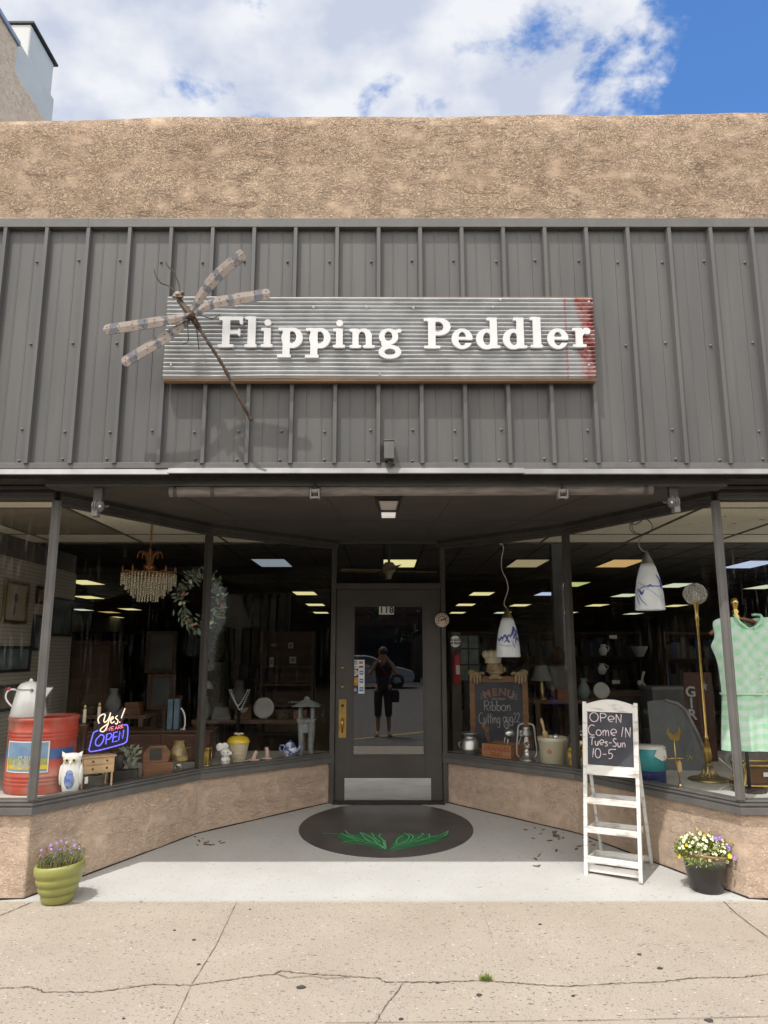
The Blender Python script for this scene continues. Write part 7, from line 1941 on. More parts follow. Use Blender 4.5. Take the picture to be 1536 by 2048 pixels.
for s, x9 in ((-1, -W2 + .06), (1, W2 - .065)):
    g = MB(); g.ell((x9, -.01, zt_ + .012), .058, .04, .034); g.ell((x9 + s * .03, .01, zt_ + .03), .045, .035, .035)
    for j in range(4):
        xx = x9 + (-.045 + .03 * j); L_ = (.062, .075, .078, .06)[j]
        g.tube(smooth_line([(xx, -.02, zt_ + .015), (xx - s * .003, -.045, zt_ - .005), (xx - s * .006, -.040, zt_ - L_)], 4), [.014, .0145, .014, .0145, .014, .0135, .013, .012, .009], 8)
    g.tube(smooth_line([(x9 - s * .04, -.01, zt_ + .02), (x9 - s * .075, -.025, zt_ + .03), (x9 - s * .085, -.03, zt_ + .012)], 4), [.014] * 8 + [.009], 8)
    g.build('chef_hand', M['skin_carved'], mb_)
# milk can
p = base(938, 1508); t = thing('milk_can', 'squat steel milk can at the left end of the right window', 'milk can', behind(939, .10))
g = MB(); g.lathe([(.075, 0), (.082, .006), (.085, .06), (.088, .065), (.085, .07), (.085, .13), (.07, .16), (.06, .17), (.062, .19), (.09, .205), (.092, .212), (.07, .222), (.0, .225)], n=30, cap1=False); g.build('can_body', M['tin'], t)
g = MB(); g.tube(smooth_line([(-.085, -.02, .13), (-.11, -.03, .12), (-.10, -.03, .085), (-.087, -.02, .08)], 4), .006, 6); g.build('can_handle', M['tin'], t)
# crate
cr_ = t = thing('wooden_crate', 'small wooden crate stamped ORANGES TRUST full of kitchen tools', 'crate', behind(991, .03), R(-40))
g = MB(); cw, cd_, chh = .155, .12, .14
g.box(-cw, cw, 0, .012, 0, chh); g.box(-cw, cw, cd_ * 2, cd_ * 2 + .012, 0, chh); g.box(-cw, -cw + .012, .0121, cd_ * 2 - .0001, 0, chh - .004); g.box(cw - .012, cw, .0121, cd_ * 2 - .0001, 0, chh - .004); g.box(-cw + .0121, cw - .0121, .0121, cd_ * 2 - .0001, 0, .01)
g.build('crate_box', pm('crate_wood', (.38, .17, .07), (.25, .11, .045), sc=5, rough=.7, stretch=(.6, 4, 5)), t, bevel=.002)
g = MB(); add_text(g, 'ORANGES', .060, .0005, Matrix.Translation((0, -.001, .100)) @ FACE, offset=.001); add_text(g, 'TRUST', .045, .0005, Matrix.Translation((0, -.001, .050)) @ FACE, offset=.001); g.build('crate_stamp', pm('stamp_red', (.26, .05, .02), rough=.8), t)
for i, (x_, y_, dx_, h_, kind) in enumerate(((-.10, .1, -.08, .28, 'spoon'), (.03, .12, .03, .24, 'ladle'), (-.04, .16, .05, .25, 'whisk'), (.10, .14, .08, .22, 'cup'), (-.13, .15, -.05, .24, 'fork'))):
    tt = thing('kitchen_utensil', {'spoon': 'wooden handled spoon leaning left in the crate', 'ladle': 'shiny round steel ladle in the middle of the crate', 'whisk': 'wire whisk leaning in the crate behind the ladle', 'cup': 'small tin measuring cup at the right of the crate', 'fork': 'brown handled fork at the left back of the crate'}[kind], 'utensil', Matrix.Rotation(R(-40), 3, 'Z') @ Vector((x_, y_, .012)) + cr_.location, 0, 'kitchen tools in the crate')
    g = MB(); e = Vector((dx_, -.02, h_)); g.tube([(0, 0, 0), e], .005, 6); g.build('utensil_handle', M['steel'] if kind in ('ladle', 'whisk', 'cup') else M['wood_mid'], tt)
    g = MB()
    if kind in ('ladle',): g.ell(e + Vector((.0, -.02, -.02)), .05, .04, .045)
    elif kind == 'cup': g.lathe([(.03, -.02), (.034, .03)], c=e, n=16)
    elif kind == 'whisk':
        for j in range(6): a = j * PI / 6; g.tube([e + Vector((.03 * math.sin(q) * math.cos(a), .03 * math.sin(q) * math.sin(a), .08 * q / PI)) for q in [i_ * PI / 6 for i_ in range(7)]], .0016, 4)
    else: g.ell(e, .02, .008, .03)
    g.build('utensil_head', M['steel'] if kind in ('ladle', 'whisk', 'cup') else M['wood_mid'], tt)
# barn lantern
p = base(1051, 1519); t = thing('barn_lantern', 'tin hurricane lantern standing between the crate and the crock', 'lantern', behind(1052, .09))
g = MB(); g.lathe([(.075, 0), (.078, .01), (.07, .035), (.05, .05), (.035, .07), (.03, .09)], n=28); g.build('fuel_tank', M['tin'], t)
g = MB(); g.lathe([(.03, .10), (.05, .14), (.048, .19), (.03, .235)], n=24, cap0=False, cap1=False); g.build('lantern_glass', M['clear'], t)
g = MB(); g.lathe([(.045, .236), (.05, .25), (.03, .29), (.04, .30), (.025, .315), (0, .318)], n=24, cap1=False); g.lathe([(.032, .09), (.036, .099), (.012, .13)], n=20)
for s in (-1, 1): g.tube(smooth_line([(s * .07, 0, .05), (s * .09, 0, .09), (s * .078, 0, .24), (s * .066, 0, .32), (s * .02, 0, .34)], 6), .009, 8)
g.build('lantern_frame', M['tin'], t)
# crock with tools
p = base(1104, 1524); t = thing('stoneware_crock', 'cream stoneware crock with a round orange mark', 'crock', behind(1104, .14))
g = MB(); g.lathe([(.105, 0), (.112, .008), (.124, .20), (.132, .205), (.134, .235), (.126, .24), (.118, .235), (.114, .1)], n=36, cap1=False); g.lathe([(.114, .1), (0, .1)], n=36, cap0=False, cap1=False); g.build('crock_body', M['crock'], t)
g = MB(); q = MB(); q.lathe([(.020, 0), (.018, .003), (0, .0035)], n=18); q.xf(Matrix.Translation((-.055, -.108, .125)) @ Matrix.Rotation(R(-24), 4, 'Z') @ Matrix.Rotation(PI / 2, 4, 'X')); q.build('crock_mark', pm('rust_mark', (.45, .16, .06), rough=.5), t)
p = behind(1104, .14) - Vector((0, .12, 0)); tt = thing('rolling_pin', 'wooden rolling pin standing up in the cream crock', 'rolling pin', (p.x - .03, p.y + .12, ZF + .105))
g = MB(); ax_ = Vector((-.22, 0, 1)).normalized(); g.tube([ax_ * z_ for z_ in (0, .16, .175, .19, .20, .27, .30)], [.024, .026, .024, .012, .010, .014, .008], 12); g.build('pin', M['wood_lt'], tt)
tt = thing('glass_knob', 'crumpled silver wrapper showing over the crock rim', 'wrapper', (p.x + .02, p.y + .08, ZF + .105))
g = MB(); g.ell((0, 0, .13), .03, .025, .035, nu=7, nv=5); g.tube([(0, 0, 0), (0, 0, .12)], .01, 6); g.build('wrapper_body', M['steel'], tt); tt.name = 'silver_wrapper'
# jar of lemons
p = base(1160, 1532); lj = thing('lemon_jar', 'big glass jar between the crock and the white stand', 'jar', behind(1160, .14))
p = lj.location - Vector((0, .13, 0)); g = MB(); g.lathe([(.10, 0), (.125, .01), (.13, .05), (.13, .2), (.115, .25), (.085, .275), (.085, .30)], n=36, cap1=False); g.build('jar_glass', M['clear'], lj)
g = MB(); g.lathe([(.09, .30), (.092, .315), (.03, .33), (.02, .35), (0, .355)], n=30, cap1=False); g.build('jar_lid', M['clear'], lj)
le = None
k9 = 0
for z_, n_, rr in ((.035, 6, .078), (.088, 6, .082), (.142, 6, .078), (.19, 5, .07), (.11, 2, .02)):
    for i in range(n_):
        a = 2 * PI * i / n_ + z_ * 20
        if rr < .05: a = i * PI
        if le is None:
            q = MB(); q.lathe([(0, -.043), (.008, -.038), (.022, -.024), (.028, 0), (.022, .024), (.008, .038), (0, .043)], n=14, cap0=False, cap1=False); q.xf(Matrix.Rotation(PI / 2, 4, 'Y')); o = le = q.build('lemon', M['lemon'])
            gr_ = pm('lime_peel', (.12, .17, .03), (.09, .13, .025), sc=12, rough=.4)
        else:
            o = le.copy(); C.objects.link(o)
        if k9 % 6 == 4: o.data = o.data.copy(); o.data.materials[0] = gr_
        o.location = (p.x + rr * math.cos(a), p.y + .13 + rr * math.sin(a), ZF + z_); o.rotation_euler = (rg.random() * .6, rg.random() * .8, rg.random() * 6)
        if k9 % 6 == 4: tag(o, 'green lime among the lemons in the big glass jar', 'lime', 'limes in the jar')
        else: tag(o, 'yellow lemon in the big glass jar', 'lemon', 'lemons in the jar')
        if k9 % 6 == 4: o.name = 'lime'
        k9 += 1
# fire extinguisher behind the glass
pe = P(914, 1368, 7.95); t = thing('fire_extinguisher', 'red fire extinguisher behind the glass right of the door', 'extinguisher', (pe.x, 7.95, pe.z))
hE = P(914, 1303, 7.95).z - pe.z
g = MB(); g.lathe([(.038, 0), (.042, .01), (.042, hE * .82), (.03, hE * .92), (.014, hE * .96)], n=20); g.build('cylinder_body', M['red'], t)
g = MB(); g.tube([(0, 0, hE * .96), (0, 0, hE)], .016, 8); g.box(-.02, .05, -.012, .012, hE, hE + .015); g.build('valve', M['black'], t)
g = MB(); g.box(-.012, .030, -.0445, -.042, hE * .3, hE * .58); g.build('label_card', M['paper'], t)
g = MB(); g.box(-.03, .03, .043, .06, .1, hE * .9); g.box(-.045, .05, .061, .10, .02 - pe.z + dz, hE + .2); g.build('wall_bracket', M['shop_wall'], t)

# ------------------------------------------------------------------ dim things standing deeper in the shop
rk = random.Random(5)
def back(name, lab, cat, px, py, Y, group=None, rz=0): 
    q = P(px, py, Y); t = thing(name, lab, cat, (q.x, Y, dz), rz, group); return t, q.z - dz
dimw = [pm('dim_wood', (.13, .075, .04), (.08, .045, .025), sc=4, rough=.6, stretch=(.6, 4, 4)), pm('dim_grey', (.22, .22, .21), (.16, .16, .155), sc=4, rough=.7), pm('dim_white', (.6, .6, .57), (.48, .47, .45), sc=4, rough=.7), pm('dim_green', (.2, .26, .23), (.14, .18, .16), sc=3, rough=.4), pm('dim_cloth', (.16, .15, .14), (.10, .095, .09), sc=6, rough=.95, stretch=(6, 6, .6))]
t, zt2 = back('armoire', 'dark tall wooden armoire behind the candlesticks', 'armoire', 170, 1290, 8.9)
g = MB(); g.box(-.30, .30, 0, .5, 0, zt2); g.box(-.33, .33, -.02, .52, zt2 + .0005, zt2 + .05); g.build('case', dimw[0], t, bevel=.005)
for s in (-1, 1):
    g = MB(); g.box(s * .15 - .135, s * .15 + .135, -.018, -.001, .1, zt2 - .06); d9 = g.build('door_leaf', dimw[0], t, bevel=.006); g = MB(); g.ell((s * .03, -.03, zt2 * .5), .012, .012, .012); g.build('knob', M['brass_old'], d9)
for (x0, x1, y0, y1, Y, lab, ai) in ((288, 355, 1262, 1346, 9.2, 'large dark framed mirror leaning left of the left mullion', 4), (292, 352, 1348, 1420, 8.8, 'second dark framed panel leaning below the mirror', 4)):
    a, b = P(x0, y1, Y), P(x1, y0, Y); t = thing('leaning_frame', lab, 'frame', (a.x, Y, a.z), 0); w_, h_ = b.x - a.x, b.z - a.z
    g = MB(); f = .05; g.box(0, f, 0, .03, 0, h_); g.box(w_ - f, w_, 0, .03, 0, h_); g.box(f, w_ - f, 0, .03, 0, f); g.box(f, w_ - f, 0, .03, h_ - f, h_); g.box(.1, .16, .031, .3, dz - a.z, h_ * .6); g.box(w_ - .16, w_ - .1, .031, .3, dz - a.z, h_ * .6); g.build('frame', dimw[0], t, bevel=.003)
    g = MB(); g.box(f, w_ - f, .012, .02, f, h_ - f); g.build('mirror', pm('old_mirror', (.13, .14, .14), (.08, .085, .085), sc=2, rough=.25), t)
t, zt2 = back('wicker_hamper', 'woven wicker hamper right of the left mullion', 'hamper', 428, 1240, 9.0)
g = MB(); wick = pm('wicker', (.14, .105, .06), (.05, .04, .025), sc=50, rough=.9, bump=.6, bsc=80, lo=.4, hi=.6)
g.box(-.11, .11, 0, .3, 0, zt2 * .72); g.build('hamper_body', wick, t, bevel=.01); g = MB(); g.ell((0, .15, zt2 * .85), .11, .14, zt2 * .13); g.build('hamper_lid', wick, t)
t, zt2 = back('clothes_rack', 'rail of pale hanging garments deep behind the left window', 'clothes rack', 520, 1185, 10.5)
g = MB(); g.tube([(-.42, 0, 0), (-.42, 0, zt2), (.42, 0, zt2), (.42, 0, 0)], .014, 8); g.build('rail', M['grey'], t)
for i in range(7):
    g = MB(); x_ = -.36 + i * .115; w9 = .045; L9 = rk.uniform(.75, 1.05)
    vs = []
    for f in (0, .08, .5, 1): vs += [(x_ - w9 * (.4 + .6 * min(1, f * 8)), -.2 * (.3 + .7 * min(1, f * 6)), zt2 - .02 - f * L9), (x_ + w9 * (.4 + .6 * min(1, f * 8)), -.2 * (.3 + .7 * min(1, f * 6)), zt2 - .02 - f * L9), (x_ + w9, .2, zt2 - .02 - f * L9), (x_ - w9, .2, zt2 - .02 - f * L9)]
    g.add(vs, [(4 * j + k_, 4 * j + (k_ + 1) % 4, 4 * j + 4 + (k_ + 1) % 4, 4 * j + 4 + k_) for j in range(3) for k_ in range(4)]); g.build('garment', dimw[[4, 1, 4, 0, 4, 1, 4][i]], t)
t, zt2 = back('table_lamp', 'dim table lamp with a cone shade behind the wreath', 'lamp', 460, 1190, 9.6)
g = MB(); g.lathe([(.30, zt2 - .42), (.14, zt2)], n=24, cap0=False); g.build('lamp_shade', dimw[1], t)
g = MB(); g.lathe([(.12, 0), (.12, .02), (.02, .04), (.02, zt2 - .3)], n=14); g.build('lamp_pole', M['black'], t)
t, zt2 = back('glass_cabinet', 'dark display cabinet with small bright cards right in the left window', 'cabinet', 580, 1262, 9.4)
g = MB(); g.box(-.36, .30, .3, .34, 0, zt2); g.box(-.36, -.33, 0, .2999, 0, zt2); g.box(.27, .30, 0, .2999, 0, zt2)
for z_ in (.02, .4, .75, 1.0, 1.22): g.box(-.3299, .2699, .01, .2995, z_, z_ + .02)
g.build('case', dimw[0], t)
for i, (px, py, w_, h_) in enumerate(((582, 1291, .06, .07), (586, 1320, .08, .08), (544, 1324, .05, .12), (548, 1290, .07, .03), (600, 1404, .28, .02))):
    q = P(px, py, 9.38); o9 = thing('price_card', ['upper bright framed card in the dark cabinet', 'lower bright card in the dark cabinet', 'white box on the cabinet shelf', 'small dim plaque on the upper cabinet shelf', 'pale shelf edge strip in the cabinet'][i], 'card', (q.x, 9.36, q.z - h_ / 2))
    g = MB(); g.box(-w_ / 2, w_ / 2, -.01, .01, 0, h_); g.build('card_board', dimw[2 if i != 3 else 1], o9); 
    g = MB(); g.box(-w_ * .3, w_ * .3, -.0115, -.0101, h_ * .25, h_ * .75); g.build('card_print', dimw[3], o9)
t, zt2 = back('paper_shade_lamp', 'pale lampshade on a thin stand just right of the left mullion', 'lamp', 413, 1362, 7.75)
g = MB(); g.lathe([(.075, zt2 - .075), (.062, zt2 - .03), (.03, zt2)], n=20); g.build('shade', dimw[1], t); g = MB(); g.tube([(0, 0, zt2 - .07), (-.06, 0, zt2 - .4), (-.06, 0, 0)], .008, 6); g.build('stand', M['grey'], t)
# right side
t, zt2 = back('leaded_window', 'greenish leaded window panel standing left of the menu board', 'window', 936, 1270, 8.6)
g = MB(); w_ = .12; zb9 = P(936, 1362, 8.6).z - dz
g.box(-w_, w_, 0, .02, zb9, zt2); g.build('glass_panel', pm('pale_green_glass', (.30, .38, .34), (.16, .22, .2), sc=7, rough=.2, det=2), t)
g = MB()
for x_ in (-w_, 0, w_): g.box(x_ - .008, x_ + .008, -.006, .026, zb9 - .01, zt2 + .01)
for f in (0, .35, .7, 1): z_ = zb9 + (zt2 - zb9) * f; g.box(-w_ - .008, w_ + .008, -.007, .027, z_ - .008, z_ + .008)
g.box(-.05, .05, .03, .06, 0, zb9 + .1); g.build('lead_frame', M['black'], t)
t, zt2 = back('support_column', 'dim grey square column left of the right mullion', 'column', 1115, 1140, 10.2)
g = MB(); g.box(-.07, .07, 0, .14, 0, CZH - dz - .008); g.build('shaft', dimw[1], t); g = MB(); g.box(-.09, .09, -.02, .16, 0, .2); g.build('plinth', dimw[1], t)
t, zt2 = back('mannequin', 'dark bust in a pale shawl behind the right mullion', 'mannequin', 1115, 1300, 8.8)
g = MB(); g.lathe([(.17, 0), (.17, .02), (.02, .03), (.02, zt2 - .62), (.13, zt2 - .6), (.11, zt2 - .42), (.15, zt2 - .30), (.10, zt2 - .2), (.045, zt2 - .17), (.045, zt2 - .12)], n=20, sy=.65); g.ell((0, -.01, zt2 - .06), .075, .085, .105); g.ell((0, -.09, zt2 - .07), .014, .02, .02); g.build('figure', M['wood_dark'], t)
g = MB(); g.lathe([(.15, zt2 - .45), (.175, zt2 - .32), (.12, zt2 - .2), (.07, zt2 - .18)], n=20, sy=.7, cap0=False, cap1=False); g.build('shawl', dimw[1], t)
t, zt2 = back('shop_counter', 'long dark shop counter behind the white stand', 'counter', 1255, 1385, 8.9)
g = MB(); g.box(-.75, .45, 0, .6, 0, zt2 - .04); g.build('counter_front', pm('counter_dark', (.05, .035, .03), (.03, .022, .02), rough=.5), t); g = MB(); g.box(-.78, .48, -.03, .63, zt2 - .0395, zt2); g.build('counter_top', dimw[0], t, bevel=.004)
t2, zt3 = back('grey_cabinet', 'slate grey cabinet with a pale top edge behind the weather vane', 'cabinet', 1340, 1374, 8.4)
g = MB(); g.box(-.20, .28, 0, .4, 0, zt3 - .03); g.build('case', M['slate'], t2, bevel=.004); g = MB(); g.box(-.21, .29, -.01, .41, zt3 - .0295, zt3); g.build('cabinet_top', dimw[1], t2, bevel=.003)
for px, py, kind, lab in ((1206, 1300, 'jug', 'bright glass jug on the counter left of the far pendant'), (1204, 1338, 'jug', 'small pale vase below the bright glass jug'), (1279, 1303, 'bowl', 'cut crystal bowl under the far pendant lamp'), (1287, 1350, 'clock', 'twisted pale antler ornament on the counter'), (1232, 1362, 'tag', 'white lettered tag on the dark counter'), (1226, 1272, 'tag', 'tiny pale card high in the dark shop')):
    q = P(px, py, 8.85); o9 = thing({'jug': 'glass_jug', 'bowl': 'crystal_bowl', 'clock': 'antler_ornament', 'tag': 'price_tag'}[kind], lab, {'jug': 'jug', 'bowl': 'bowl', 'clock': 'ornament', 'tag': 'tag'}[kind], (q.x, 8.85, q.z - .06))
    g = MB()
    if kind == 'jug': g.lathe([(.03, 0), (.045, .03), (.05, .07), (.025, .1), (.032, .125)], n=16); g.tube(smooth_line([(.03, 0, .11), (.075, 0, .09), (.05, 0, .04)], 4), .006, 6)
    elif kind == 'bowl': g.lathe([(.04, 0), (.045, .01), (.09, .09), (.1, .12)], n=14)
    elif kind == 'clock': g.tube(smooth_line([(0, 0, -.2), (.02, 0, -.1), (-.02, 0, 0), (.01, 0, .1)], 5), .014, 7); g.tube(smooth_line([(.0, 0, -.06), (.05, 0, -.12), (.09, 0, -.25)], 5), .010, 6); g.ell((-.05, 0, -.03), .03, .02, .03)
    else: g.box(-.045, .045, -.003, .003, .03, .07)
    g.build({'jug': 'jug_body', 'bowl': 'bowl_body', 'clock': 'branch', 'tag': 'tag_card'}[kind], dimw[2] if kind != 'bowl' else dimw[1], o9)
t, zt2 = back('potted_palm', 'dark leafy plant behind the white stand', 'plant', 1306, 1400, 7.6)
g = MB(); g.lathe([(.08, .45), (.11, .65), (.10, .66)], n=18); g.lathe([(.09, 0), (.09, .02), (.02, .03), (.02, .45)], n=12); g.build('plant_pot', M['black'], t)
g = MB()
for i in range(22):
    a = rk.random() * 6.28; L_ = rk.uniform(.18, .34); prev = None
    pts = [Vector((f * L_ * math.cos(a) * 1.0, f * L_ * math.sin(a), .66 + (zt2 - .62) * (f * 1.6 - f * f * 1.1))) for f in (0, .3, .6, 1)]
    for j in range(3):
        d = (pts[j + 1] - pts[j]).normalized(); s = d.cross(Vector((0, 0, 1))).normalized() * (.022, .026, .016)[j]; s2 = d.cross(Vector((0, 0, 1))).normalized() * (.026, .016, .001)[j]
        g.add([pts[j] - s, pts[j] + s, pts[j + 1] + s2, pts[j + 1] - s2], [(0, 1, 2, 3)])
g.build('fronds', M['leaf'], t)
# bookshelves far back
for i, (px, Y, lab) in enumerate(((240, 13, 'far dark bookshelf seen under the chandelier'), (480, 14, 'far dark bookshelf behind the clothes rack'), (1000, 13.5, 'far dark bookshelf behind the menu board'), (1180, 13, 'far dark bookshelf left of the far pendant'), (1440, 12, 'far dark bookshelf behind the floor lamp'))):
    t, zt2 = back('bookshelf', lab, 'bookshelf', px, 1262, Y, 'bookshelves far back in the shop')
    g = MB(); g.box(-.9, .9, .35, .38, 0, zt2); g.box(-.9, -.87, 0, .3499, 0, zt2); g.box(.87, .9, 0, .3499, 0, zt2)
    for j in range(5): g.box(-.8699, .8699, .01, .3495, .05 + j * (zt2 - .1) / 4, .08 + j * (zt2 - .1) / 4)
    g.build('shelf_case', dimw[0], t)
    for j in range(4):
        g = MB(); x_ = -.85
        while x_ < .8:
            w_ = rk.uniform(.03, .09); h_ = rk.uniform(.15, (zt2 - .1) / 4 * .8)
            if rk.random() < .75: g.box(x_, x_ + w_ * .92, .06, .3, .081 + j * (zt2 - .1) / 4, .081 + j * (zt2 - .1) / 4 + h_, rk.randrange(4))
            x_ += w_
        g.build('shelf_goods', [dimw[0], dimw[1], M['blue'], dimw[4]], t).name = 'row_of_goods'

def pile(px, py, Y, w_, name, lab):
    t, zt9 = back(name, lab, 'table', px, py, Y); g = MB(); g.box(-w_ / 2, w_ / 2, 0, .5, zt9 - .04, zt9); g.build('table_top', dimw[0], t, bevel=.004)
    for sx in (-1, 1):
        for y_ in (.03, .47): g = MB(); g.bar((sx * (w_ / 2 - .05), y_, 0), (sx * (w_ / 2 - .05), y_, zt9 - .041), .05, .05); g.build('leg', dimw[0], t)
    return t, zt9
def bric(t, zt9, x, kind, name, lab, mat, s=1.0, y=.15):
    o = thing(name, lab, name.replace('_', ' ') if len(name.split('_')) < 3 else kind, (t.location.x + x, t.location.y + y, dz + zt9)); g = MB()
    if kind == 'vase': g.lathe([(.04 * s, 0), (.07 * s, .07 * s), (.055 * s, .13 * s), (.028 * s, .18 * s), (.04 * s, .22 * s)], n=18)
    elif kind == 'box': g.box(-.09 * s, .09 * s, -.05, .06, 0, .10 * s); g.box(-.094 * s, .094 * s, -.054, .064, .1001 * s, .118 * s)
    elif kind == 'books':
        for j in range(4): g.box(-.10 + .008 * j, .09 - .005 * j, -.06, .06, j * .031 * s, j * .031 * s + .029 * s)
    elif kind == 'clock': g.plate([(-.09 * s, 0), (.09 * s, 0), (.08 * s, .13 * s), (.05 * s, .19 * s), (0, .21 * s), (-.05 * s, .19 * s), (-.08 * s, .13 * s)], -.04, .04); q = MB(); q.lathe([(.05 * s, 0), (.045 * s, .006)], n=18); q.xf(Matrix.Translation((0, -.04, .115 * s)) @ Matrix.Rotation(PI / 2, 4, 'X')); g.add(q.v, q.f, 1)
    elif kind == 'plate':
        q = MB(); q.lathe([(.03 * s, 0), (.08 * s, .008), (.11 * s, .02), (.112 * s, .016), (.03 * s, -.006)], n=26); q.xf(Matrix.Translation((0, 0, .112 * s)) @ Matrix.Rotation(R(78), 4, 'X')); g.add(q.v, q.f, 0, True); g.box(-.03, .03, -.01, .06, 0, .01)
    elif kind == 'lamp': g.lathe([(.06 * s, 0), (.06 * s, .015), (.02, .03), (.035 * s, .12 * s), (.015, .22 * s)], n=16); g.lathe([(.13 * s, .22 * s), (.07 * s, .40 * s)], n=20, mi=1)
    elif kind == 'basket': g.lathe([(.08 * s, 0), (.11 * s, .10 * s), (.115 * s, .11 * s), (.1 * s, .1 * s)], n=20); g.tube([(.11 * s * math.cos(a), 0, .10 * s + .14 * s * math.sin(a)) for a in [j * PI / 10 for j in range(11)]], .006, 6)
    g.build(kind + '_form' if kind != 'books' else 'volume_stack', mat if isinstance(mat, list) else [mat, dimw[2]], o)
t9, z9_ = pile(500, 1440, 8.15, 1.25, 'trestle_table', 'dark table of bric-a-brac behind the cookie jar')
for a in ((-.52, 'vase', 'glass_vase', 'pale vase at the left end of the left bric-a-brac table', dimw[3], 1.1), (-.33, 'books', 'book_stack', 'stack of four books on the left bric-a-brac table', dimw[1], 1.0), (-.10, 'clock', 'mantel_clock', 'wooden mantel clock with a pale face on the left table', M['wood_mid'], 1.0), (.12, 'plate', 'display_plate', 'pale plate propped upright on the left table', dimw[2], 1.0), (.33, 'basket', 'handled_basket', 'wicker handled basket on the left table', wick, .9), (.52, 'box', 'trinket_box', 'small brown trinket box at the right end of the left table', M['wood_mid'], .8)): bric(t9, z9_, *a)
t9, z9_ = pile(1150, 1400, 8.2, .9, 'trestle_table', 'dark table of bric-a-brac behind the crock')
for a in ((-.32, 'lamp', 'bedside_lamp', 'small bedside lamp on the table behind the crock', [M['brass_old'], dimw[1]], .9), (-.08, 'box', 'trinket_box', 'square trinket box on the table behind the crock', M['wood_mid'], .9), (.14, 'vase', 'glass_vase', 'dull green vase on the table behind the crock', dimw[3], 1.0), (.33, 'plate', 'display_plate', 'dim plate propped on the table behind the crock', dimw[2], .8)): bric(t9, z9_, *a)
t9, z9_ = pile(215, 1430, 8.0, .8, 'trestle_table', 'dark table of bric-a-brac behind the candlesticks')
for a in ((-.25, 'basket', 'handled_basket', 'wicker basket on the table behind the candlesticks', wick, .8), (.0, 'vase', 'glass_vase', 'tall dim vase on the table behind the candlesticks', dimw[1], 1.2), (.22, 'books', 'book_stack', 'books piled on the table behind the candlesticks', M['wood_mid'], 1.0)): bric(t9, z9_, *a)

# ------------------------------------------------------------------ behind the camera: what the glass reflects
def skin_body(name, joints, edges, mat, parent, sub=2, root=0):
    me = bpy.data.meshes.new(name); me.from_pydata([j[0] for j in joints], edges, [])
    o = bpy.data.objects.new(name, me); C.objects.link(o)
    sk = o.modifiers.new('skin', 'SKIN')
    for i, v in enumerate(me.skin_vertices[0].data):
        r_ = joints[i][1]; v.radius = r_ if isinstance(r_, tuple) else (r_, r_); v.use_root = (i == root)
    o.modifiers.new('sub', 'SUBSURF').render_levels = sub; o.modifiers['sub'].levels = sub
    me2 = bpy.data.meshes.new_from_object(o.evaluated_get(bpy.context.evaluated_depsgraph_get()))
    bpy.data.objects.remove(o); me2.materials.clear(); me2.materials.append(mat)
    for q in me2.polygons: q.use_smooth = True
    o = bpy.data.objects.new(name, me2); C.objects.link(o); o.parent = parent
    return o
GZ = -.085
pe_ = thing('person', 'person in dark top and cropped trousers photographing, mirrored in the door glass', 'person', (-.02, -.36, GZ))
J = [((0, 0, .92), (.13, .10)), ((0, .0, 1.10), (.125, .09)), ((0, -.01, 1.32), (.15, .095)), ((0, -.01, 1.44), (.07, .06)), ((0, .01, 1.50), .05), ((0, .025, 1.60), (.075, .09)), ((0, .02, 1.69), (.07, .085)),
     ((-.095, 0, .86), .085), ((-.10, .01, .50), .055), ((-.10, -.01, .30), .05), ((-.10, -.02, .09), .036), ((-.115, .07, .035), (.038, .026)), ((-.12, .15, .025), (.036, .02)),
     ((.095, 0, .86), .085), ((.11, .01, .50), .055), ((.115, -.01, .30), .05), ((.12, -.02, .09), .036), ((.14, .07, .035), (.038, .026)), ((.15, .15, .025), (.036, .02)),
     ((-.17, -.01, 1.40), .055), ((-.27, .08, 1.20), .042), ((-.13, .25, 1.43), .030), ((-.075, .285, 1.51), (.032, .018)),
     ((.17, -.01, 1.40), .055), ((.27, .08, 1.20), .042), ((.15, .25, 1.43), .030), ((.085, .285, 1.51), (.032, .018))]
E = [(0, 1), (1, 2), (2, 3), (3, 4), (4, 5), (5, 6), (0, 7), (7, 8), (8, 9), (9, 10), (10, 11), (11, 12), (0, 13), (13, 14), (14, 15), (15, 16), (16, 17), (17, 18), (2, 19), (19, 20), (20, 21), (21, 22), (2, 23), (23, 24), (24, 25), (25, 26)]
for s, wrist in ((-1, 22), (1, 26)):
    for j, (dy_, dz_) in enumerate(((.012, .035), (.018, .016), (.016, -.004), (.008, -.024))):
        b0 = len(J); bx_ = J[wrist][0]
        J += [((bx_[0] + s * .0 - s * .005, bx_[1] + .02, bx_[2] + dz_ + .01), .0095), ((bx_[0] - s * .028, bx_[1] + .028 + dy_ * .3, bx_[2] + dz_ + .014), .009), ((bx_[0] - s * .052, bx_[1] + .018, bx_[2] + dz_ + .012), .008)]
        E += [(wrist, b0), (b0, b0 + 1), (b0 + 1, b0 + 2)]
    b0 = len(J); J += [((bx_[0] - s * .012, bx_[1] - .012, bx_[2] + .006), .011), ((bx_[0] - s * .034, bx_[1] - .016, bx_[2] + .028), .0095)]; E += [(wrist, b0), (b0, b0 + 1)]
skin_body('body', J, E, M['skin'], pe_)
g = MB(); g.ell((0, .115, 1.60), .013, .02, .022); g.ell((0, .105, 1.558), .025, .01, .008)
for s in (-1, 1): g.ell((s * .032, .108, 1.635), .013, .008, .008); g.ell((s * .078, .02, 1.61), .012, .022, .032)
g.build('face_features', M['skin'], pe_)
g = MB(); g.ell((0, -.005, 1.655), .092, .105, .095); g.ell((0, -.05, 1.58), .085, .06, .11); g.build('hair', M['hair'], pe_)
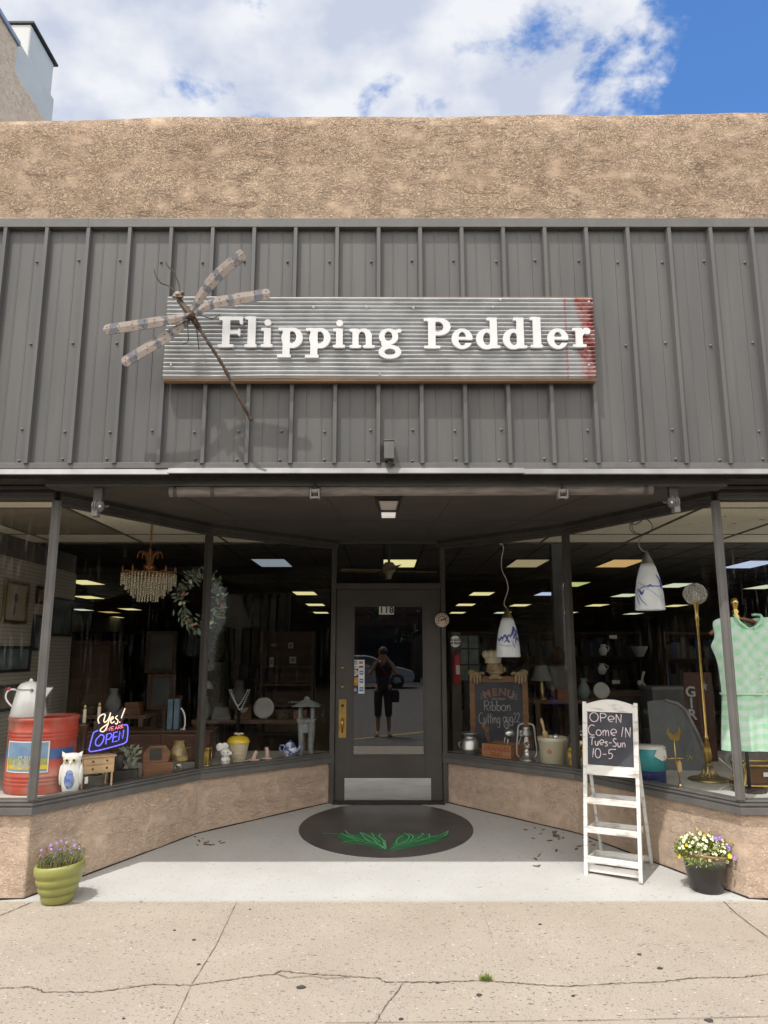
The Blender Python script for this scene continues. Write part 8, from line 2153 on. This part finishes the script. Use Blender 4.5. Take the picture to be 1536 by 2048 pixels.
skin_body('shirt', [((0, 0, .80), (.16, .125)), ((0, 0, 1.10), (.148, .112)), ((0, -.01, 1.33), (.168, .112)), ((0, -.01, 1.43), (.085, .075)), ((-.175, -.01, 1.395), .068), ((-.245, .05, 1.26), .058), ((.175, -.01, 1.395), .068), ((.245, .05, 1.26), .058)], [(0, 1), (1, 2), (2, 3), (2, 4), (4, 5), (2, 6), (6, 7)], M['cloth_dark'], pe_)
g = MB(); g.tube(smooth_line([(-.07, .08, 1.42), (-.02, .115, 1.30), (.04, .12, 1.22), (.10, .10, 1.12)], 5), .022, 8); g.build('scarf', M['cloth_red'], pe_)
skin_body('trousers', [((0, 0, .94), (.15, .115)), ((-.095, 0, .84), .105), ((-.10, .01, .52), .082), ((-.10, 0, .36), .075), ((.095, 0, .84), .105), ((.11, .01, .52), .082), ((.113, 0, .36), .075)], [(0, 1), (1, 2), (2, 3), (0, 4), (4, 5), (5, 6)], M['cloth_dark'], pe_)
for s in (-1, 1):
    g = MB(); x_ = s * .13; g.box(x_ - .045, x_ + .045, -.05, .19, .0, .016); g.tube([(x_ - .04, .07, .03), (x_, .07, .07), (x_ + .04, .07, .03)], .008, 6); g.build('sandal', M['black'], pe_, bevel=.006)
ph = thing('phone', 'black phone held up by the person, mirrored in the door glass', 'phone', (0, -.052, CZ - .01))
g = MB(); g.box(-.075, .075, -.008, .004, -.037, .037); g.build('phone_body', M['black'], ph, bevel=.003)
bg_ = thing('shoulder_bag', 'dark shoulder bag hanging at the hip of the person', 'bag', (.21, -.34, .70))
g = MB(); g.plate([(-.09, -.13), (.09, -.13), (.10, .05), (.07, .11), (-.07, .11), (-.10, .05)], -.04, .04); g.build('bag_body', M['cloth_dark'], bg_, bevel=.01)
g = MB(); g.tube(smooth_line([(-.07, 0, .10), (-.13, .02, .40), (-.17, .02, .66), (-.05, .0, .42), (.05, 0, .10)], 5), .009, 6); g.build('bag_strap', M['black'], bg_)
# silver hatchback parked across the street
def make_car(lab, x, y, paint, flip=1, group=None):
    t = thing('parked_car', lab, 'car', (x, y, GZ), 0 if flip > 0 else PI, group)
    side = [(-2.15, .35), (-2.2, .62), (-2.12, .92), (-1.95, 1.0), (-1.35, 1.42), (-.9, 1.5), (-.1, 1.49), (.25, 1.42), (1.0, 1.02), (1.55, .93), (2.0, .80), (2.15, .62), (2.12, .34), (1.85, .26), (-1.9, .26)]
    g = MB(); vs = []
    for s, w_ in ((-1, 1), (1, 1)):
        for px, pz in side:
            tw = .88 if pz < .95 else .88 - (pz - .95) * .38
            vs.append((px, s * tw, pz))
    n_ = len(side); g.add(vs, [tuple(range(n_)), tuple(range(2 * n_ - 1, n_ - 1, -1))] + [(i, (i + 1) % n_, n_ + (i + 1) % n_, n_ + i) for i in range(n_)]); g.build('body', paint, t, bevel=.05, seg=3)
    for s in (-1, 1):
        for wn_, q in (('side_window', [(-1.72, 1.02), (-1.28, 1.36), (-.5, 1.42), (-.48, 1.01)]), ('side_window', [(-.42, 1.01), (-.44, 1.42), (-.05, 1.42), (.25, 1.36), (.82, 1.01)])):
            g = MB(); a9 = [(x_, s * (.885 - max(0, z_ - .95) * .38), z_) for x_, z_ in q]; b9 = [(x_, s * (.87 - max(0, z_ - .95) * .38), z_) for x_, z_ in q]
            g.add(a9 + b9, [(0, 1, 2, 3), (4, 7, 6, 5)] + [(i, 4 + i, 4 + (i + 1) % 4, (i + 1) % 4) for i in range(4)] if len(q) == 4 else [tuple(range(5)), tuple(range(9, 4, -1))] + [(i, 5 + i, 5 + (i + 1) % 5, (i + 1) % 5) for i in range(5)]); g.build(wn_, M['tint'], t)
        for xw in (-1.32, 1.35):
            wh = thing('wheel', None, None); del_ = wh
            bpy.data.objects.remove(wh)
            g = MB(); g.lathe([(.20, -.1), (.31, -.1), (.33, -.07), (.33, .07), (.31, .1), (.20, .1)], n=28, cap0=False, cap1=False); g.xf(Matrix.Translation((xw, s * .80, .33)) @ Matrix.Rotation(PI / 2, 4, 'X')); w9 = g.build('wheel', M['rubber'], t)
            g = MB(); g.lathe([(.205, -.08), (.19, .05), (.05, .06), (0, .06)], n=20, cap1=False); g.xf(Matrix.Translation((xw, s * .80, .33)) @ Matrix.Rotation(-s * PI / 2 if s > 0 else PI / 2, 4, 'X')); g.build('rim', M['steel'], w9)
        g = MB(); g.ell((2.02, s * .66, .72), .10, .16, .07); g.build('headlight', M['clear'], t)
        g = MB(); g.ell((.78, s * .98, 1.05), .08, .09, .06); g.build('mirror', paint, t)
        g = MB(); g.box(-2.2, -2.13, s * .68 - .12, s * .68 + .12, .7, .88); g.build('tail_light', M['red'], t, bevel=.01)
    return t
make_car('silver hatchback parked across the street, mirrored in the door glass', -.75, -20.6, M['car_paint'])
# brick block opposite
ob = thing('brick_building', 'long dark brick block opposite, mirrored in the shop glass', 'building', (0, -36, GZ))
g = MB(); g.box(-45, 45, -8, 0, 0, 12); g.box(-45, 45, .002, .25, 11.2, 12.1); g.box(-45, 45, .002, .2, 4.2, 4.7); g.build('brick_wall', M['brick'], ob)
for i in range(-14, 15, 1):
    g = MB(); g.box(i * 3 - .7, i * 3 + .7, .004, .07, 6, 8.6); w9 = g.build('window', M['tint'], ob)
    g = MB(); g.box(i * 3 - .85, i * 3 + .85, .004, .18, 5.8, 5.995); g.build('sill', M['kerb'], w9)
for i in range(-9, 10):
    g = MB(); g.box(i * 4.6 - 1.8, i * 4.6 + 1.8, .004, .06, .6, 3.4); g.build('shop_window', M['tint'], ob)
for i, (x, y, lab) in enumerate(((-5.5, -26, 'leafy street tree left of the mirrored car'), (1.8, -27, 'leafy street tree behind the mirrored car'), (8.5, -26, 'leafy street tree right of the mirrored car'))):
    t = thing('street_tree', lab, 'tree', (x, y, GZ), 0, 'trees across the street')
    g = MB(); g.tube([(0, 0, 0), (.05, 0, 1.6), (0, .05, 3.2)], [.22, .16, .11], 10)
    for a in range(5): g.tube([(0, 0, 2.4), (1.0 * math.cos(a * 1.3), 1.0 * math.sin(a * 1.3), 4.0), (1.7 * math.cos(a * 1.3 + .2), 1.7 * math.sin(a * 1.3 + .2), 5.2)], [.09, .05, .02], 6)
    g.build('trunk', M['bark'], t)
    g = MB()
    for _ in range(34):
        c = Vector((rk.gauss(0, 1.25), rk.gauss(0, 1.25), rk.gauss(4.6, 1.15))); leafy(g, c, 70, .8, .8, .7, .22, .07, 0, .1, rk)
    g.build('crown', M['foliage'], t)
